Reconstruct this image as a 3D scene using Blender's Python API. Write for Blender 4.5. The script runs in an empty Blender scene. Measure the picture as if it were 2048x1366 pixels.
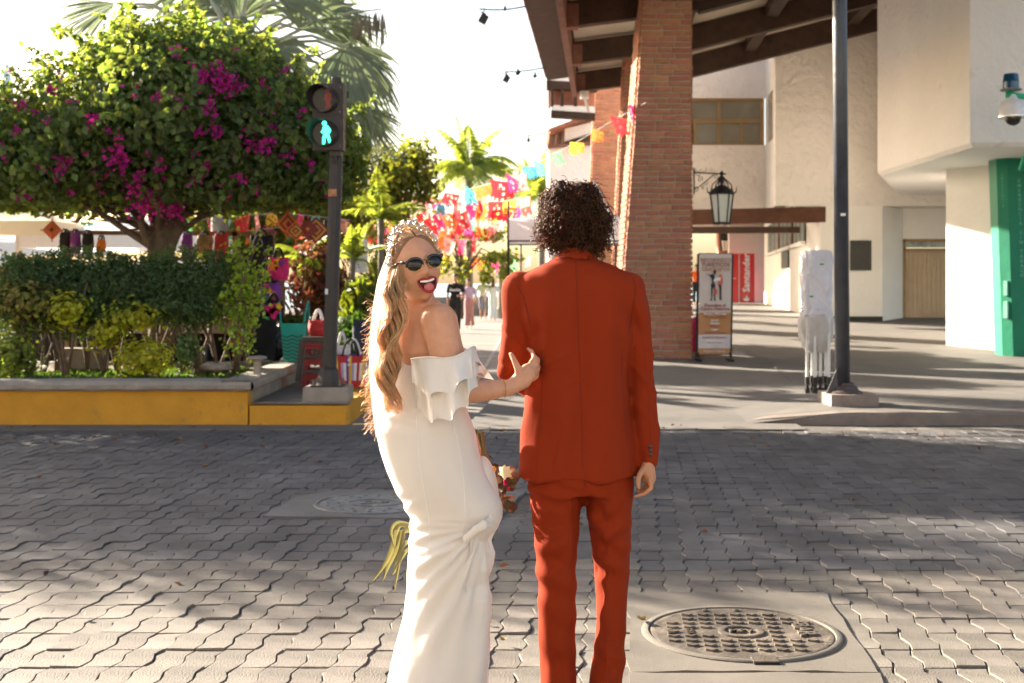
import bpy, bmesh, math, random
import numpy as np
from mathutils import Vector, Matrix, noise
from mathutils.bvhtree import BVHTree
rnd = random.Random(7)
SC = bpy.context.scene
COL = SC.collection
PI = math.pi
# ---------------------------------------------------------------- camera
F = 2500.0; HY = 565.0; CAMZ = 1.5          # focal length and horizon row in photo pixels, eye height in metres
cam_d = bpy.data.cameras.new('camera'); cam = bpy.data.objects.new('camera', cam_d); COL.objects.link(cam)
cam.location = (0, 0, CAMZ); cam.rotation_euler = (PI/2, 0, 0)
cam_d.sensor_width = 36; cam_d.lens = F/2048*36
cam_d.shift_x = 0; cam_d.shift_y = (HY-683)/2048
cam_d.clip_start = 0.05; cam_d.clip_end = 6000
cam_d.dof.use_dof = True; cam_d.dof.focus_distance = 3.93; cam_d.dof.aperture_fstop = 5.6
SC.camera = cam
# ---------------------------------------------------------------- world, sun, exposure
SUN_AZ, SUN_EL = math.radians(52), math.radians(21)    # azimuth left of the view direction
w = bpy.data.worlds.new('World'); SC.world = w; w.use_nodes = True
nt = w.node_tree; nt.nodes.clear()
sky = nt.nodes.new('ShaderNodeTexSky'); sky.sky_type = 'NISHITA'; sky.sun_disc = False
sky.sun_elevation = SUN_EL; sky.sun_rotation = -SUN_AZ
sky.air_density = 1.0; sky.dust_density = 2.6; sky.ozone_density = 1.0; sky.altitude = 0
bgn = nt.nodes.new('ShaderNodeBackground'); bgn.inputs[1].default_value = 0.065
wo = nt.nodes.new('ShaderNodeOutputWorld')
wb = nt.nodes.new('ShaderNodeMix'); wb.data_type = 'RGBA'; wb.blend_type = 'MULTIPLY'; wb.inputs[0].default_value = 1; wb.inputs[7].default_value = (1.05, .98, .91, 1)
nt.links.new(sky.outputs[0], wb.inputs[6]); nt.links.new(wb.outputs[2], bgn.inputs[0]); nt.links.new(bgn.outputs[0], wo.inputs[0])
sun_d = bpy.data.lights.new('sun', 'SUN'); sun = bpy.data.objects.new('sun', sun_d); COL.objects.link(sun)
sun_d.energy = 5.0; sun_d.angle = math.radians(0.55); sun_d.color = (1.0, 0.88, 0.72)
SUNV = Vector((-math.sin(SUN_AZ)*math.cos(SUN_EL), math.cos(SUN_AZ)*math.cos(SUN_EL), math.sin(SUN_EL)))
sun.rotation_euler = SUNV.to_track_quat('Z', 'Y').to_euler()
SC.view_settings.view_transform = 'Standard'; SC.view_settings.look = 'None'
SC.view_settings.exposure = 2.45; SC.view_settings.gamma = 1; SC.view_settings.use_curve_mapping = False
SC.cycles.max_bounces = 7; SC.cycles.diffuse_bounces = 4; SC.cycles.glossy_bounces = 2
SC.cycles.transmission_bounces = 4; SC.cycles.transparent_max_bounces = 12
SC.cycles.use_adaptive_sampling = True; SC.cycles.adaptive_threshold = 0.02
SC.cycles.use_denoising = True; SC.cycles.sample_clamp_indirect = 6

# ---------------------------------------------------------------- helpers
def P(px, py, d):
    return Vector(((px-1024)*d/F, d, CAMZ-(py-HY)*d/F))
def GP(px, py, z=0.0):
    d = (CAMZ-z)*F/(py-HY)
    return Vector(((px-1024)*d/F, d, z))
def link(o):
    COL.objects.link(o); return o
ORG = {}
def tag(o, label=None, cat=None, group=None, kind=None):
    if label: o['label'] = label
    if cat: o['category'] = cat
    if group: o['group'] = group
    if kind: o['kind'] = kind
    return o
def thing(name, loc, label, cat, group=None):
    o = link(bpy.data.objects.new(name, None)); o.location = loc; o.empty_display_size = .1
    ORG[o.name] = Vector(loc)
    return tag(o, label, cat, group)

class MB:
    def __init__(s): s.v = []; s.f = []; s.m = []
    def add(s, vs, fs, mi=0):
        b = len(s.v); s.v.extend([tuple(v) for v in vs]); s.f.extend([tuple(b+i for i in f) for f in fs]); s.m.extend([mi]*len(fs)); return s
    def box(s, c, sz, R=None, mi=0, taper=1.0):
        x, y, z = sz[0]/2, sz[1]/2, sz[2]/2; c = Vector(c); vs = []
        for k in (-1, 1):
            t = taper if k > 0 else 1
            for (i, j) in ((-1,-1),(1,-1),(1,1),(-1,1)):
                p = Vector((i*x*t, j*y*t, k*z))
                if R is not None: p = R @ p
                vs.append(c+p)
        return s.add(vs, [(3,2,1,0),(4,5,6,7),(0,1,5,4),(1,2,6,5),(2,3,7,6),(3,0,4,7)], mi)
    def beam(s, a, b, wdt, hgt, up=Vector((0,0,1)), mi=0):
        a, b = Vector(a), Vector(b); d = (b-a); L = d.length; d.normalize()
        x = d.cross(up); x.normalize(); u = x.cross(d)
        R = Matrix((x, d, u)).transposed()
        return s.box((a+b)/2, (wdt, L, hgt), R, mi)
    def prism(s, pts, ext, mi=0):
        n = len(pts); ext = Vector(ext); a = [Vector(p) for p in pts]; b = [p+ext for p in a]
        fs = [tuple(range(n)), tuple(range(2*n-1, n-1, -1))] + [(i, i+n, (i+1)%n+n, (i+1)%n) for i in range(n)]
        return s.add(a+b, fs, mi)
    def tube(s, path, r, n=8, mi=0, cap=True, up=None, flat=None):
        path = [Vector(p) for p in path]; m = len(path)
        if not hasattr(r, '__len__'): r = [r]*m
        vs = []; fs = []; prev = None
        for i, p in enumerate(path):
            t = (path[min(i+1, m-1)]-path[max(i-1, 0)])
            if t.length < 1e-9: t = Vector((0,0,1))
            t.normalize()
            if prev is None:
                a = Vector(up) if up is not None else (Vector((0,0,1)) if abs(t.z) < .9 else Vector((1,0,0)))
            else: a = prev
            x = a - t*a.dot(t)
            if x.length < 1e-6: x = t.orthogonal()
            x.normalize(); y = t.cross(x); prev = x
            ri = r[i]; rx, ry = (ri if hasattr(ri, '__len__') else (ri, ri))
            for k in range(n):
                an = 2*PI*k/n; vs.append(p + x*(math.cos(an)*rx) + y*(math.sin(an)*ry))
        for i in range(m-1):
            for k in range(n):
                k2 = (k+1) % n; fs.append((i*n+k, i*n+k2, (i+1)*n+k2, (i+1)*n+k))
        if cap:
            fs.append(tuple(range(n-1, -1, -1))); fs.append(tuple((m-1)*n+k for k in range(n)))
        return s.add(vs, fs, mi)
    def cyl(s, a, b, r, n=12, mi=0, r2=None): return s.tube([a, b], [r, r if r2 is None else r2], n, mi)
    def lathe(s, prof, c=(0,0,0), n=16, mi=0, sx=1, sy=1):
        c = Vector(c); vs = []; m = len(prof)
        for (r, z) in prof:
            for k in range(n):
                a = 2*PI*k/n; vs.append(c+Vector((r*math.cos(a)*sx, r*math.sin(a)*sy, z)))
        fs = [(i*n+k, i*n+(k+1)%n, (i+1)*n+(k+1)%n, (i+1)*n+k) for i in range(m-1) for k in range(n)]
        if prof[0][0] > 1e-5: fs.append(tuple(range(n-1, -1, -1)))
        if prof[-1][0] > 1e-5: fs.append(tuple((m-1)*n+k for k in range(n)))
        return s.add(vs, fs, mi)
    def ell(s, c, r, n=12, R=None, mi=0):
        c = Vector(c); 
        if not hasattr(r, '__len__'): r = (r, r, r)
        vs = []; m = max(4, n//2)
        for i in range(m+1):
            th = PI*i/m
            for k in range(n):
                a = 2*PI*k/n; p = Vector((r[0]*math.sin(th)*math.cos(a), r[1]*math.sin(th)*math.sin(a), -r[2]*math.cos(th)))
                if R is not None: p = R @ p
                vs.append(c+p)
        fs = [(i*n+k, i*n+(k+1)%n, (i+1)*n+(k+1)%n, (i+1)*n+k) for i in range(m) for k in range(n)]
        return s.add(vs, fs, mi)
    def caps(s, a, b, ra, rb, n=10):      # tapered capsule
        a, b = Vector(a), Vector(b); s.tube([a, b], [ra, rb], n); s.ell(a, ra, n); s.ell(b, rb, n); return s
    def chain(s, pts, rs, n=10):
        for i in range(len(pts)-1): s.caps(pts[i], pts[i+1], rs[i], rs[i+1], n)
        return s
    def rings(s, rs, n=24, mi=0, cap=True):
        """rs: list of (centre, rx, ry, power) horizontal rings"""
        vs = []; m = len(rs)
        for (c, rx, ry, pw) in rs:
            for k in range(n):
                a = 2*PI*k/n; ca, sa = math.cos(a), math.sin(a)
                vs.append((c[0]+rx*math.copysign(abs(ca)**(2/pw), ca), c[1]+ry*math.copysign(abs(sa)**(2/pw), sa), c[2]))
        fs = [(i*n+k, i*n+(k+1)%n, (i+1)*n+(k+1)%n, (i+1)*n+k) for i in range(m-1) for k in range(n)]
        if cap: fs += [tuple(range(n-1, -1, -1)), tuple((m-1)*n+k for k in range(n))]
        return s.add(vs, fs, mi)
    def grid(s, fn, nu, nv, mi=0, thick=0.0):
        pts = [[Vector(fn(i/nu, j/nv)) for j in range(nv+1)] for i in range(nu+1)]
        vs = [p for row in pts for p in row]; q = nv+1
        fs = [(i*q+j, (i+1)*q+j, (i+1)*q+j+1, i*q+j+1) for i in range(nu) for j in range(nv)]
        return s.add(vs, fs, mi)
    def text(s, txt, c, size, right, up, mi=0, depth=.002, align='CENTER', sx=1.0, bold=0.0):
        V, Fc = text_geo(txt, depth/size, bold/size)
        c = Vector(c); right = Vector(right).normalized(); up = Vector(up).normalized(); nrm = right.cross(up)
        return s.add([c + right*(v[0]*size*sx) + up*(v[1]*size) + nrm*(v[2]*size) for v in V], Fc, mi)
    def mesh(s, name, org=(0,0,0)):
        me = bpy.data.meshes.new(name); o = Vector(org)
        me.from_pydata([(v[0]-o.x, v[1]-o.y, v[2]-o.z) for v in s.v], [], s.f)
        if any(s.m): me.polygons.foreach_set('material_index', s.m)
        me.update(); return me
    def build(s, name, mat, parent=None, smooth=False, recalc=True):
        org = ORG[parent.name] if parent is not None else Vector((0,0,0))
        me = s.mesh(name, org)
        return put(me, name, mat, parent, smooth, recalc)
def put(me, name, mat, parent=None, smooth=False, recalc=True, loc=None):
    if recalc and len(me.polygons) < 200000:
        bm = bmesh.new(); bm.from_mesh(me); bmesh.ops.recalc_face_normals(bm, faces=bm.faces); bm.to_mesh(me); bm.free()
    for m_ in (mat if isinstance(mat, (list, tuple)) else [mat]): me.materials.append(m_)
    if smooth: me.polygons.foreach_set('use_smooth', [True]*len(me.polygons))
    if smooth == 'auto' :
        try: me.set_sharp_from_angle(angle=math.radians(40))
        except Exception: pass
    o = link(bpy.data.objects.new(name, me))
    if parent is not None:
        o.parent = parent; ORG[o.name] = ORG[parent.name]
    if loc is not None: o.location = loc
    return o
def inst(me, name, parent, loc, rot=(0,0,0), scale=(1,1,1)):
    """object sharing mesh data; loc in world coordinates"""
    o = link(bpy.data.objects.new(name, me)); o.parent = parent; o.location = Vector(loc)-ORG[parent.name]
    o.rotation_euler = rot; o.scale = scale; ORG[o.name] = Vector(loc); return o
def solo(mb, name, mat, label, cat, group=None, smooth=False, recalc=True):
    return tag(mb.build(name, mat, None, smooth, recalc), label, cat, group)
_tg = {}
def text_geo(txt, depth, bold=0.0):
    k = (txt, round(depth, 4), round(bold, 4))
    if k in _tg: return _tg[k]
    cu = bpy.data.curves.new('t', 'FONT'); cu.body = txt; cu.size = 1; cu.align_x = 'CENTER'; cu.align_y = 'CENTER'
    cu.extrude = depth; cu.resolution_u = 2; cu.offset = bold
    o = link(bpy.data.objects.new('t', cu)); bpy.context.view_layer.update()
    me = bpy.data.meshes.new_from_object(o.evaluated_get(bpy.context.evaluated_depsgraph_get()))
    V = [tuple(v.co) for v in me.vertices]; Fc = [tuple(p.vertices) for p in me.polygons]
    bpy.data.objects.remove(o); bpy.data.curves.remove(cu); bpy.data.meshes.remove(me)
    _tg[k] = (V, Fc); return _tg[k]
def fuse(mb, voxel, smooth=4, org=(0,0,0), factor=.5):
    me = mb.mesh('tmp'); bm = bmesh.new(); bm.from_mesh(me); bmesh.ops.recalc_face_normals(bm, faces=bm.faces); bm.to_mesh(me); bm.free()
    o = link(bpy.data.objects.new('tmp', me))
    m = o.modifiers.new('r', 'REMESH'); m.mode = 'VOXEL'; m.voxel_size = voxel; m.adaptivity = 0
    if smooth:
        q = o.modifiers.new('s', 'SMOOTH'); q.factor = factor; q.iterations = smooth
    bpy.context.view_layer.update()
    out = bpy.data.meshes.new_from_object(o.evaluated_get(bpy.context.evaluated_depsgraph_get()))
    bpy.data.objects.remove(o); bpy.data.meshes.remove(me); out.materials.clear()
    return out
def vco(me):
    a = np.empty(len(me.vertices)*3, 'f'); me.vertices.foreach_get('co', a); return a.reshape(-1, 3)
def vno(me):
    a = np.empty(len(me.vertices)*3, 'f'); me.vertices.foreach_get('normal', a); return a.reshape(-1, 3)
def setco(me, a): me.vertices.foreach_set('co', a.astype('f').ravel()); me.update()
def shift(me, org):
    a = vco(me); a -= np.array(org, 'f'); setco(me, a)
def np_mesh(name, V, Fq, smooth=False):
    """V (n,3), Fq (m,k)"""
    me = bpy.data.meshes.new(name); n, (m, k) = len(V), Fq.shape
    me.vertices.add(n); me.vertices.foreach_set('co', V.astype('f').ravel())
    me.loops.add(m*k); me.loops.foreach_set('vertex_index', Fq.astype('i').ravel())
    me.polygons.add(m); me.polygons.foreach_set('loop_start', np.arange(0, m*k, k, dtype='i'))
    if smooth: me.polygons.foreach_set('use_smooth', np.ones(m, bool))
    me.update(calc_edges=True); me.validate(); return me

# ---------------------------------------------------------------- materials
MATS = {}
def M(name, col, rough=.75, var=.12, scale=6.0, bump=.15, bscale=40.0, metal=0.0, trans=0.0, obj_rand=0.0, isl=0.0, col2=None, stain=None, spec=.4, coat=0.0, sheen=0.0, tint=None):
    if name in MATS: return MATS[name]
    m = bpy.data.materials.new(name); m.use_nodes = True; t = m.node_tree; N = t.nodes; L = t.links
    b = N['Principled BSDF']; b.inputs['Roughness'].default_value = rough; b.inputs['Metallic'].default_value = metal
    b.inputs['Specular IOR Level'].default_value = spec
    if coat: b.inputs['Coat Weight'].default_value = coat
    if sheen: b.inputs['Sheen Weight'].default_value = sheen; b.inputs['Sheen Roughness'].default_value = .5
    tc = N.new('ShaderNodeTexCoord'); tex = N.new('ShaderNodeTexNoise'); tex.inputs['Scale'].default_value = scale; tex.inputs['Detail'].default_value = 6; tex.inputs['Roughness'].default_value = .65
    L.new(tc.outputs['Object'], tex.inputs['Vector'])
    rgb = N.new('ShaderNodeMix'); rgb.data_type = 'RGBA'
    c1 = tuple(max(0, c*(1-var)) for c in col); c2 = tuple(min(1, c*(1+var)) for c in col) if col2 is None else col2
    rgb.inputs[6].default_value = (*c1, 1); rgb.inputs[7].default_value = (*c2, 1)
    rmp = N.new('ShaderNodeMapRange'); rmp.inputs[1].default_value = .3; rmp.inputs[2].default_value = .7
    L.new(tex.outputs['Fac'], rmp.inputs[0]); L.new(rmp.outputs[0], rgb.inputs[0]); out = rgb.outputs[2]
    if stain:   # (colour, scale, threshold, softness)
        sc_, ss, th, so = stain; s2 = N.new('ShaderNodeTexNoise'); s2.inputs['Scale'].default_value = ss; s2.inputs['Detail'].default_value = 8; s2.inputs['Roughness'].default_value = .7
        L.new(tc.outputs['Object'], s2.inputs['Vector']); mr = N.new('ShaderNodeMapRange'); mr.inputs[1].default_value = th; mr.inputs[2].default_value = th+so
        L.new(s2.outputs['Fac'], mr.inputs[0]); mx = N.new('ShaderNodeMix'); mx.data_type = 'RGBA'; mx.inputs[7].default_value = (*sc_, 1)
        L.new(mr.outputs[0], mx.inputs[0]); L.new(out, mx.inputs[6]); out = mx.outputs[2]
    for amt, kind in ((obj_rand, 'o'), (isl, 'i')):
        if amt:
            h = N.new('ShaderNodeHueSaturation'); src = N.new('ShaderNodeObjectInfo').outputs['Random'] if kind == 'o' else N.new('ShaderNodeNewGeometry').outputs['Random Per Island']
            a = N.new('ShaderNodeMapRange'); a.inputs[3].default_value = 1-amt; a.inputs[4].default_value = 1+amt*.7; L.new(src, a.inputs[0]); L.new(a.outputs[0], h.inputs['Value'])
            w1 = N.new('ShaderNodeMath'); w1.operation = 'MULTIPLY'; w1.inputs[1].default_value = 7.31; L.new(src, w1.inputs[0])
            w2 = N.new('ShaderNodeMath'); w2.operation = 'FRACT'; L.new(w1.outputs[0], w2.inputs[0])
            a2 = N.new('ShaderNodeMapRange'); a2.inputs[3].default_value = .5-amt*.07; a2.inputs[4].default_value = .5+amt*.07; L.new(w2.outputs[0], a2.inputs[0]); L.new(a2.outputs[0], h.inputs['Hue'])
            L.new(out, h.inputs['Color']); out = h.outputs[0]
    L.new(out, b.inputs['Base Color'])
    if bump:
        bt = N.new('ShaderNodeTexNoise'); bt.inputs['Scale'].default_value = bscale; bt.inputs['Detail'].default_value = 5
        L.new(tc.outputs['Object'], bt.inputs['Vector']); bp = N.new('ShaderNodeBump'); bp.inputs['Strength'].default_value = bump; bp.inputs['Distance'].default_value = .5/bscale
        L.new(bt.outputs['Fac'], bp.inputs['Height']); L.new(bp.outputs[0], b.inputs['Normal'])
    if trans:
        tr = N.new('ShaderNodeBsdfTranslucent'); ms = N.new('ShaderNodeMixShader'); ms.inputs[0].default_value = trans
        if tint:
            mt = N.new('ShaderNodeMix'); mt.data_type = 'RGBA'; mt.blend_type = 'MULTIPLY'; mt.inputs[0].default_value = 1; mt.inputs[7].default_value = (*tint, 1); L.new(out, mt.inputs[6]); L.new(mt.outputs[2], tr.inputs[0])
        else: L.new(out, tr.inputs[0])
        L.new(b.outputs[0], ms.inputs[1]); L.new(tr.outputs[0], ms.inputs[2])
        L.new(ms.outputs[0], N['Material Output'].inputs['Surface'])
    MATS[name] = m; return m
def emit(name, col, strength):
    m = bpy.data.materials.new(name); m.use_nodes = True; N = m.node_tree.nodes; b = N['Principled BSDF']
    b.inputs['Base Color'].default_value = (*col, 1); b.inputs['Emission Color'].default_value = (*col, 1); b.inputs['Emission Strength'].default_value = strength
    return m
def leafmat(name, col, isl=.35, trans=.45, tint=(1.9, 2.0, .8), rough=.55):
    return M(name, col, rough=rough, var=.25, scale=1.3, bump=0, trans=trans, isl=isl, tint=tint, spec=.35)
def fnoise(p, s=1.0): return noise.noise(Vector(p)*s)
# ================================================================ GROUND
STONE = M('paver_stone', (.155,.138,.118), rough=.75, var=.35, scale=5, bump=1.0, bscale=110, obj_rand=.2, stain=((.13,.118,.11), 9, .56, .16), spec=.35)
STONE_SHADED = M('paver_stone_shaded', (.105,.1,.1), rough=.75, var=.35, scale=2, bump=1.0, bscale=110, isl=.2, stain=((.075,.072,.072), 1.1, .48, .2), spec=.35)  # far pavers: tyre-worn tone, with the road's shade also put into the colour
CONC = M('patch_concrete', (.135,.12,.1), rough=.8, var=.16, scale=3, bump=.8, bscale=160, stain=((.2,.185,.17), 2.2, .58, .18))
CONC2 = M('patch_concrete_dark', (.14,.135,.13), rough=.8, var=.2, scale=3, bump=.8, bscale=120, stain=((.09,.088,.085), 2.2, .55, .18))
JOINT = M('joint_dirt', (.1,.088,.075), rough=.95, var=.3, scale=12, bump=.6, bscale=80, stain=((.2,.19,.17), 1.2, .52, .1))
WALKC = M('walk_concrete', (.135,.124,.112), rough=.8, var=.14, scale=1.6, bump=.35, bscale=90, stain=((.19,.175,.155), .9, .55, .2))
STREETC = M('street_concrete', (.19,.178,.163), rough=.75, var=.12, scale=1.2, bump=.3, bscale=60)
SOIL = M('soil', (.11,.08,.05), rough=.95, var=.4, scale=14, bump=.9, bscale=50)
g = MB(); g.add([(-400,-60,-.012),(400,-60,-.012),(400,13.3,-.012),(-400,13.3,-.012)], [(0,1,2,3)])
tag(g.build('road', JOINT), 'block paved street in front of the planter and plaza', None, None, 'structure')
road = bpy.data.objects['road']; ORG['road'] = Vector((0,0,0))
g = MB(); g.add([(-400,13.3,.0),(400,13.3,.0),(400,70,.0),(-400,70,.0)], [(0,1,2,3)])
tag(g.build('plaza_ground', STREETC), None, None, None, 'structure')
SH = .095
PW, PD = .122, .236
sp = [0, .012, .002, -.012]     # side profile x offset at t=0,.3,.5,.7
def paver_outline(w, d):
    gp = .0017
    s = [(0,0),(sp[1],.3*d),(sp[2],.5*d),(sp[3],.7*d),(0,d)]
    return [(x+gp+SH*y, y+(gp if i == 0 else (-gp if i == 4 else 0))) for i, (x, y) in enumerate(s)], [(x+w-gp+SH*y, y+(gp if i == 0 else (-gp if i == 4 else 0))) for i, (x, y) in enumerate(s)]
def paver_poly(r):
    L_, R_ = paver_outline(PW, PD)
    pts = R_ + L_[::-1]
    return [(x-PW/2+r.uniform(-.003,.003), y-PD/2+r.uniform(-.004,.004)) for x, y in pts]
def paver_mb(r, mb, loc=(0,0,0), tilt=(0,0)):
    p = paver_poly(r); n = len(p); cx = sum(a for a, b in p)/n; cy = sum(b for a, b in p)/n
    def z(x, y, b): return b+tilt[0]*x+tilt[1]*y
    top = [(cx+(x-cx)*.965, cy+(y-cy)*.98) for x, y in p]
    vs = [(loc[0]+x, loc[1]+y, loc[2]+z(x,y,0)) for x, y in top]+[(loc[0]+x, loc[1]+y, loc[2]+z(x,y,-.005)) for x, y in p]+[(loc[0]+x, loc[1]+y, loc[2]-.035) for x, y in p]
    fs = [tuple(range(n))]+[(i, n+i, n+(i+1)%n, (i+1)%n) for i in range(n)]+[(n+i, 2*n+i, 2*n+(i+1)%n, n+(i+1)%n) for i in range(n)]
    mb.add(vs, fs)
variants = []
for k in range(10):
    r = random.Random(k); mb = MB(); paver_mb(r, mb); me = mb.mesh('paver')
    bm = bmesh.new(); bm.from_mesh(me); bmesh.ops.recalc_face_normals(bm, faces=bm.faces); bm.to_mesh(me); bm.free()
    me.materials.append(STONE); variants.append(me)
def shx(x, y): return x+SH*(y-5.4)
# concrete patches round the two manholes (in unsheared coordinates x0,x1,y0,y1)
patches = [(.50, 1.455, 4.80, 6.02), (.50, 1.455, 3.9, 4.785), (-1.8, -.2, 8.0, 8.9)]
spots = []
y = 4.05; j = 0
while y < 12.75:
    half = .41*(y+PD)+.75
    i0 = int((-half-SH*(y-5.4))/PW)-1; i1 = int((half-SH*(y-5.4))/PW)+1
    for i in range(i0, i1+1):
        ux = i*PW; x = shx(ux, y)
        if any(a+.03 < ux < b-.03 and c+.02 < y < d-.02 for a, b, c, d in patches): continue
        spots.append((x, y))
    y += PD; j += 1
def inview(s): return s[1] > 4.62 and abs(s[0]) < .41*s[1]+.05
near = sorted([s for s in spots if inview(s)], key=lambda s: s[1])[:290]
ns = set(near); far = MB()
for (x, y) in spots:
    zj = rnd.uniform(-.006, .004)+.004*fnoise((x*.9, y*.9, 3))
    if (x, y) in ns:
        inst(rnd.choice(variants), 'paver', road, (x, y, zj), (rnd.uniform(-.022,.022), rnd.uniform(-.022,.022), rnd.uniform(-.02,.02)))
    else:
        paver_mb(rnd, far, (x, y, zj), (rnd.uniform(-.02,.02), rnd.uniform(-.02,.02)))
o = far.build('paving', STONE_SHADED, road); o['kind'] = 'stuff'
def slab(poly, z, th, mat, name, parent=None, jit=.012, sub=8):
    pts = []
    for k in range(len(poly)):
        a, b = Vector(poly[k]), Vector(poly[(k+1) % len(poly)])
        for q in range(sub):
            p = a.lerp(b, q/sub); pts.append((p.x+rnd.uniform(-jit,jit), p.y+rnd.uniform(-jit,jit), z))
    mb = MB(); mb.prism(pts, (0,0,-th)); return mb.build(name, mat, parent)
for k, (a, b, c, d) in enumerate(patches):
    pl = [(shx(a,c),c),(shx(b,c),c),(shx(b,d),d),(shx(a,d),d)]
    if k == 2: pl = [(-1.6,8.0),(-.1,7.88),(.1,8.98),(-1.25,9.0),(-1.5,8.72)]
    slab(pl, .008, .04, CONC if k < 2 else CONC2, 'concrete_patch', road)
# gutter strips and kerbs
mb = MB(); mb.box((-8.0, 12.9, -.005), (13.3, .42, .03)); mb.build('gutter_strip', WALKC, road)
mb = MB(); mb.add([(-1.3,12.72,.006),(3.0,12.72,.006),(3.0,13.36,.012),(-1.3,13.36,.03)], [(0,1,2,3)]); mb.build('ramp_edge', WALKC, road)
# raised portal walk on the right, rising to the back
FLR = [(12.9,.0),(13.3,.02),(15,.10),(17,.12),(20,.12),(32.5,.60),(62,.62)]
def fz(d):
    for (a, za), (b, zb) in zip(FLR, FLR[1:]):
        if d <= b: return za+(zb-za)*(d-a)/(b-a)
    return .62
mb = MB(); rows = [13.25, 13.6, 14.2, 15, 17, 20, 24, 28, 32.5, 62]
def wl(d): return -.45+.115*(d-13.25) if d < 30 else 1.65
for a, b in zip(rows, rows[1:]):
    za, zb = (fz(a) if a > 13.3 else .006), fz(b)
    ha, hb_ = max(.12, za), max(.12, zb)
    mb.add([(wl(a), a, za),(2.5, a, za),(2.5, b, zb),(wl(b), b, zb)], [(0,1,2,3)])
    mb.add([(2.5, a, za),(3.5, a, ha),(3.5, b, hb_),(2.5, b, zb)], [(0,1,2,3)])
    mb.add([(3.5, a, ha),(30, a, ha),(30, b, hb_),(3.5, b, hb_)], [(0,1,2,3)])
tag(mb.build('portal_pavement', WALKC), 'grey concrete walk running under the brick pillared portal', None, None, 'structure')
# right kerb tapering away where the pavement drops to the street
mb = MB(); n = 26
def kerb(u, v):
    x = 2.55 + u*27; t = min(1, max(0, (x-2.55)/1.0)); h = .02+.10*t**.8+.004*fnoise((x*3,1,1)); yy = 13.25+.16*(1-t)**2
    pr = [(yy-.03, -.03), (yy-.028, h-.02), (yy-.005, h+.004), (yy+.2, h+.006)][int(round(v*3))]
    return (x, pr[0]+.006*fnoise((x*5,2,3)), pr[1])
mb.grid(kerb, 120, 3)
tag(mb.build('kerb', M('kerb_concrete', (.2,.165,.14), var=.2, scale=5, bump=.7, bscale=60), smooth=False), None, None, None, 'structure')
# pavement joint lines (thin dark recess strips)
mb = MB()
for (a, b) in [((1440,712),(1990,716)), ((1590,770),(1528,724))]:
    pa, pb = GP(a[0],a[1],.12), GP(b[0],b[1],.12); pa.z = fz(pa.y)+.005; pb.z = max(fz(pb.y),.02)+.006
    d = (pb-pa).normalized().cross(Vector((0,0,1)))*.008; mb.add([pa-d, pa+d, pb+d, pb-d], [(0,1,2,3)])
mb.build('expansion_joint', JOINT, None); tag(bpy.data.objects['expansion_joint'], None, None, None, 'structure')
# light bands across the pedestrian street
mb = MB()
for d in (21, 25.2, 30.5, 37, 45):
    mb.add([(-5,d,.004),(1.6,d,.004),(1.6,d+.28,.004),(-5,d+.28,.004)], [(0,1,2,3)])
mb.add([(-.55,19,.008),(-.5,19,.008),(.2,60,.008),(.1,60,.008)], [(0,1,2,3)])
tag(mb.build('street_band', M('pale_band', (.34,.32,.29), bump=.1)), None, None, None, 'structure')
# sea and far shore
mb = MB(); mb.add([(-3000,70,-3),(3000,70,-3),(3000,5000,-3),(-3000,5000,-3)], [(0,1,2,3)])
tag(mb.build('sea', M('sea_water', (.3,.42,.46), rough=.35, var=.2, scale=.05, bump=.5, bscale=.6)), None, None, None, 'structure')
mb = MB(); mb.box((0, 69.8, -1.5), (800, .4, 3.0)); tag(mb.build('sea_wall', STREETC), None, None, None, 'structure')

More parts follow.
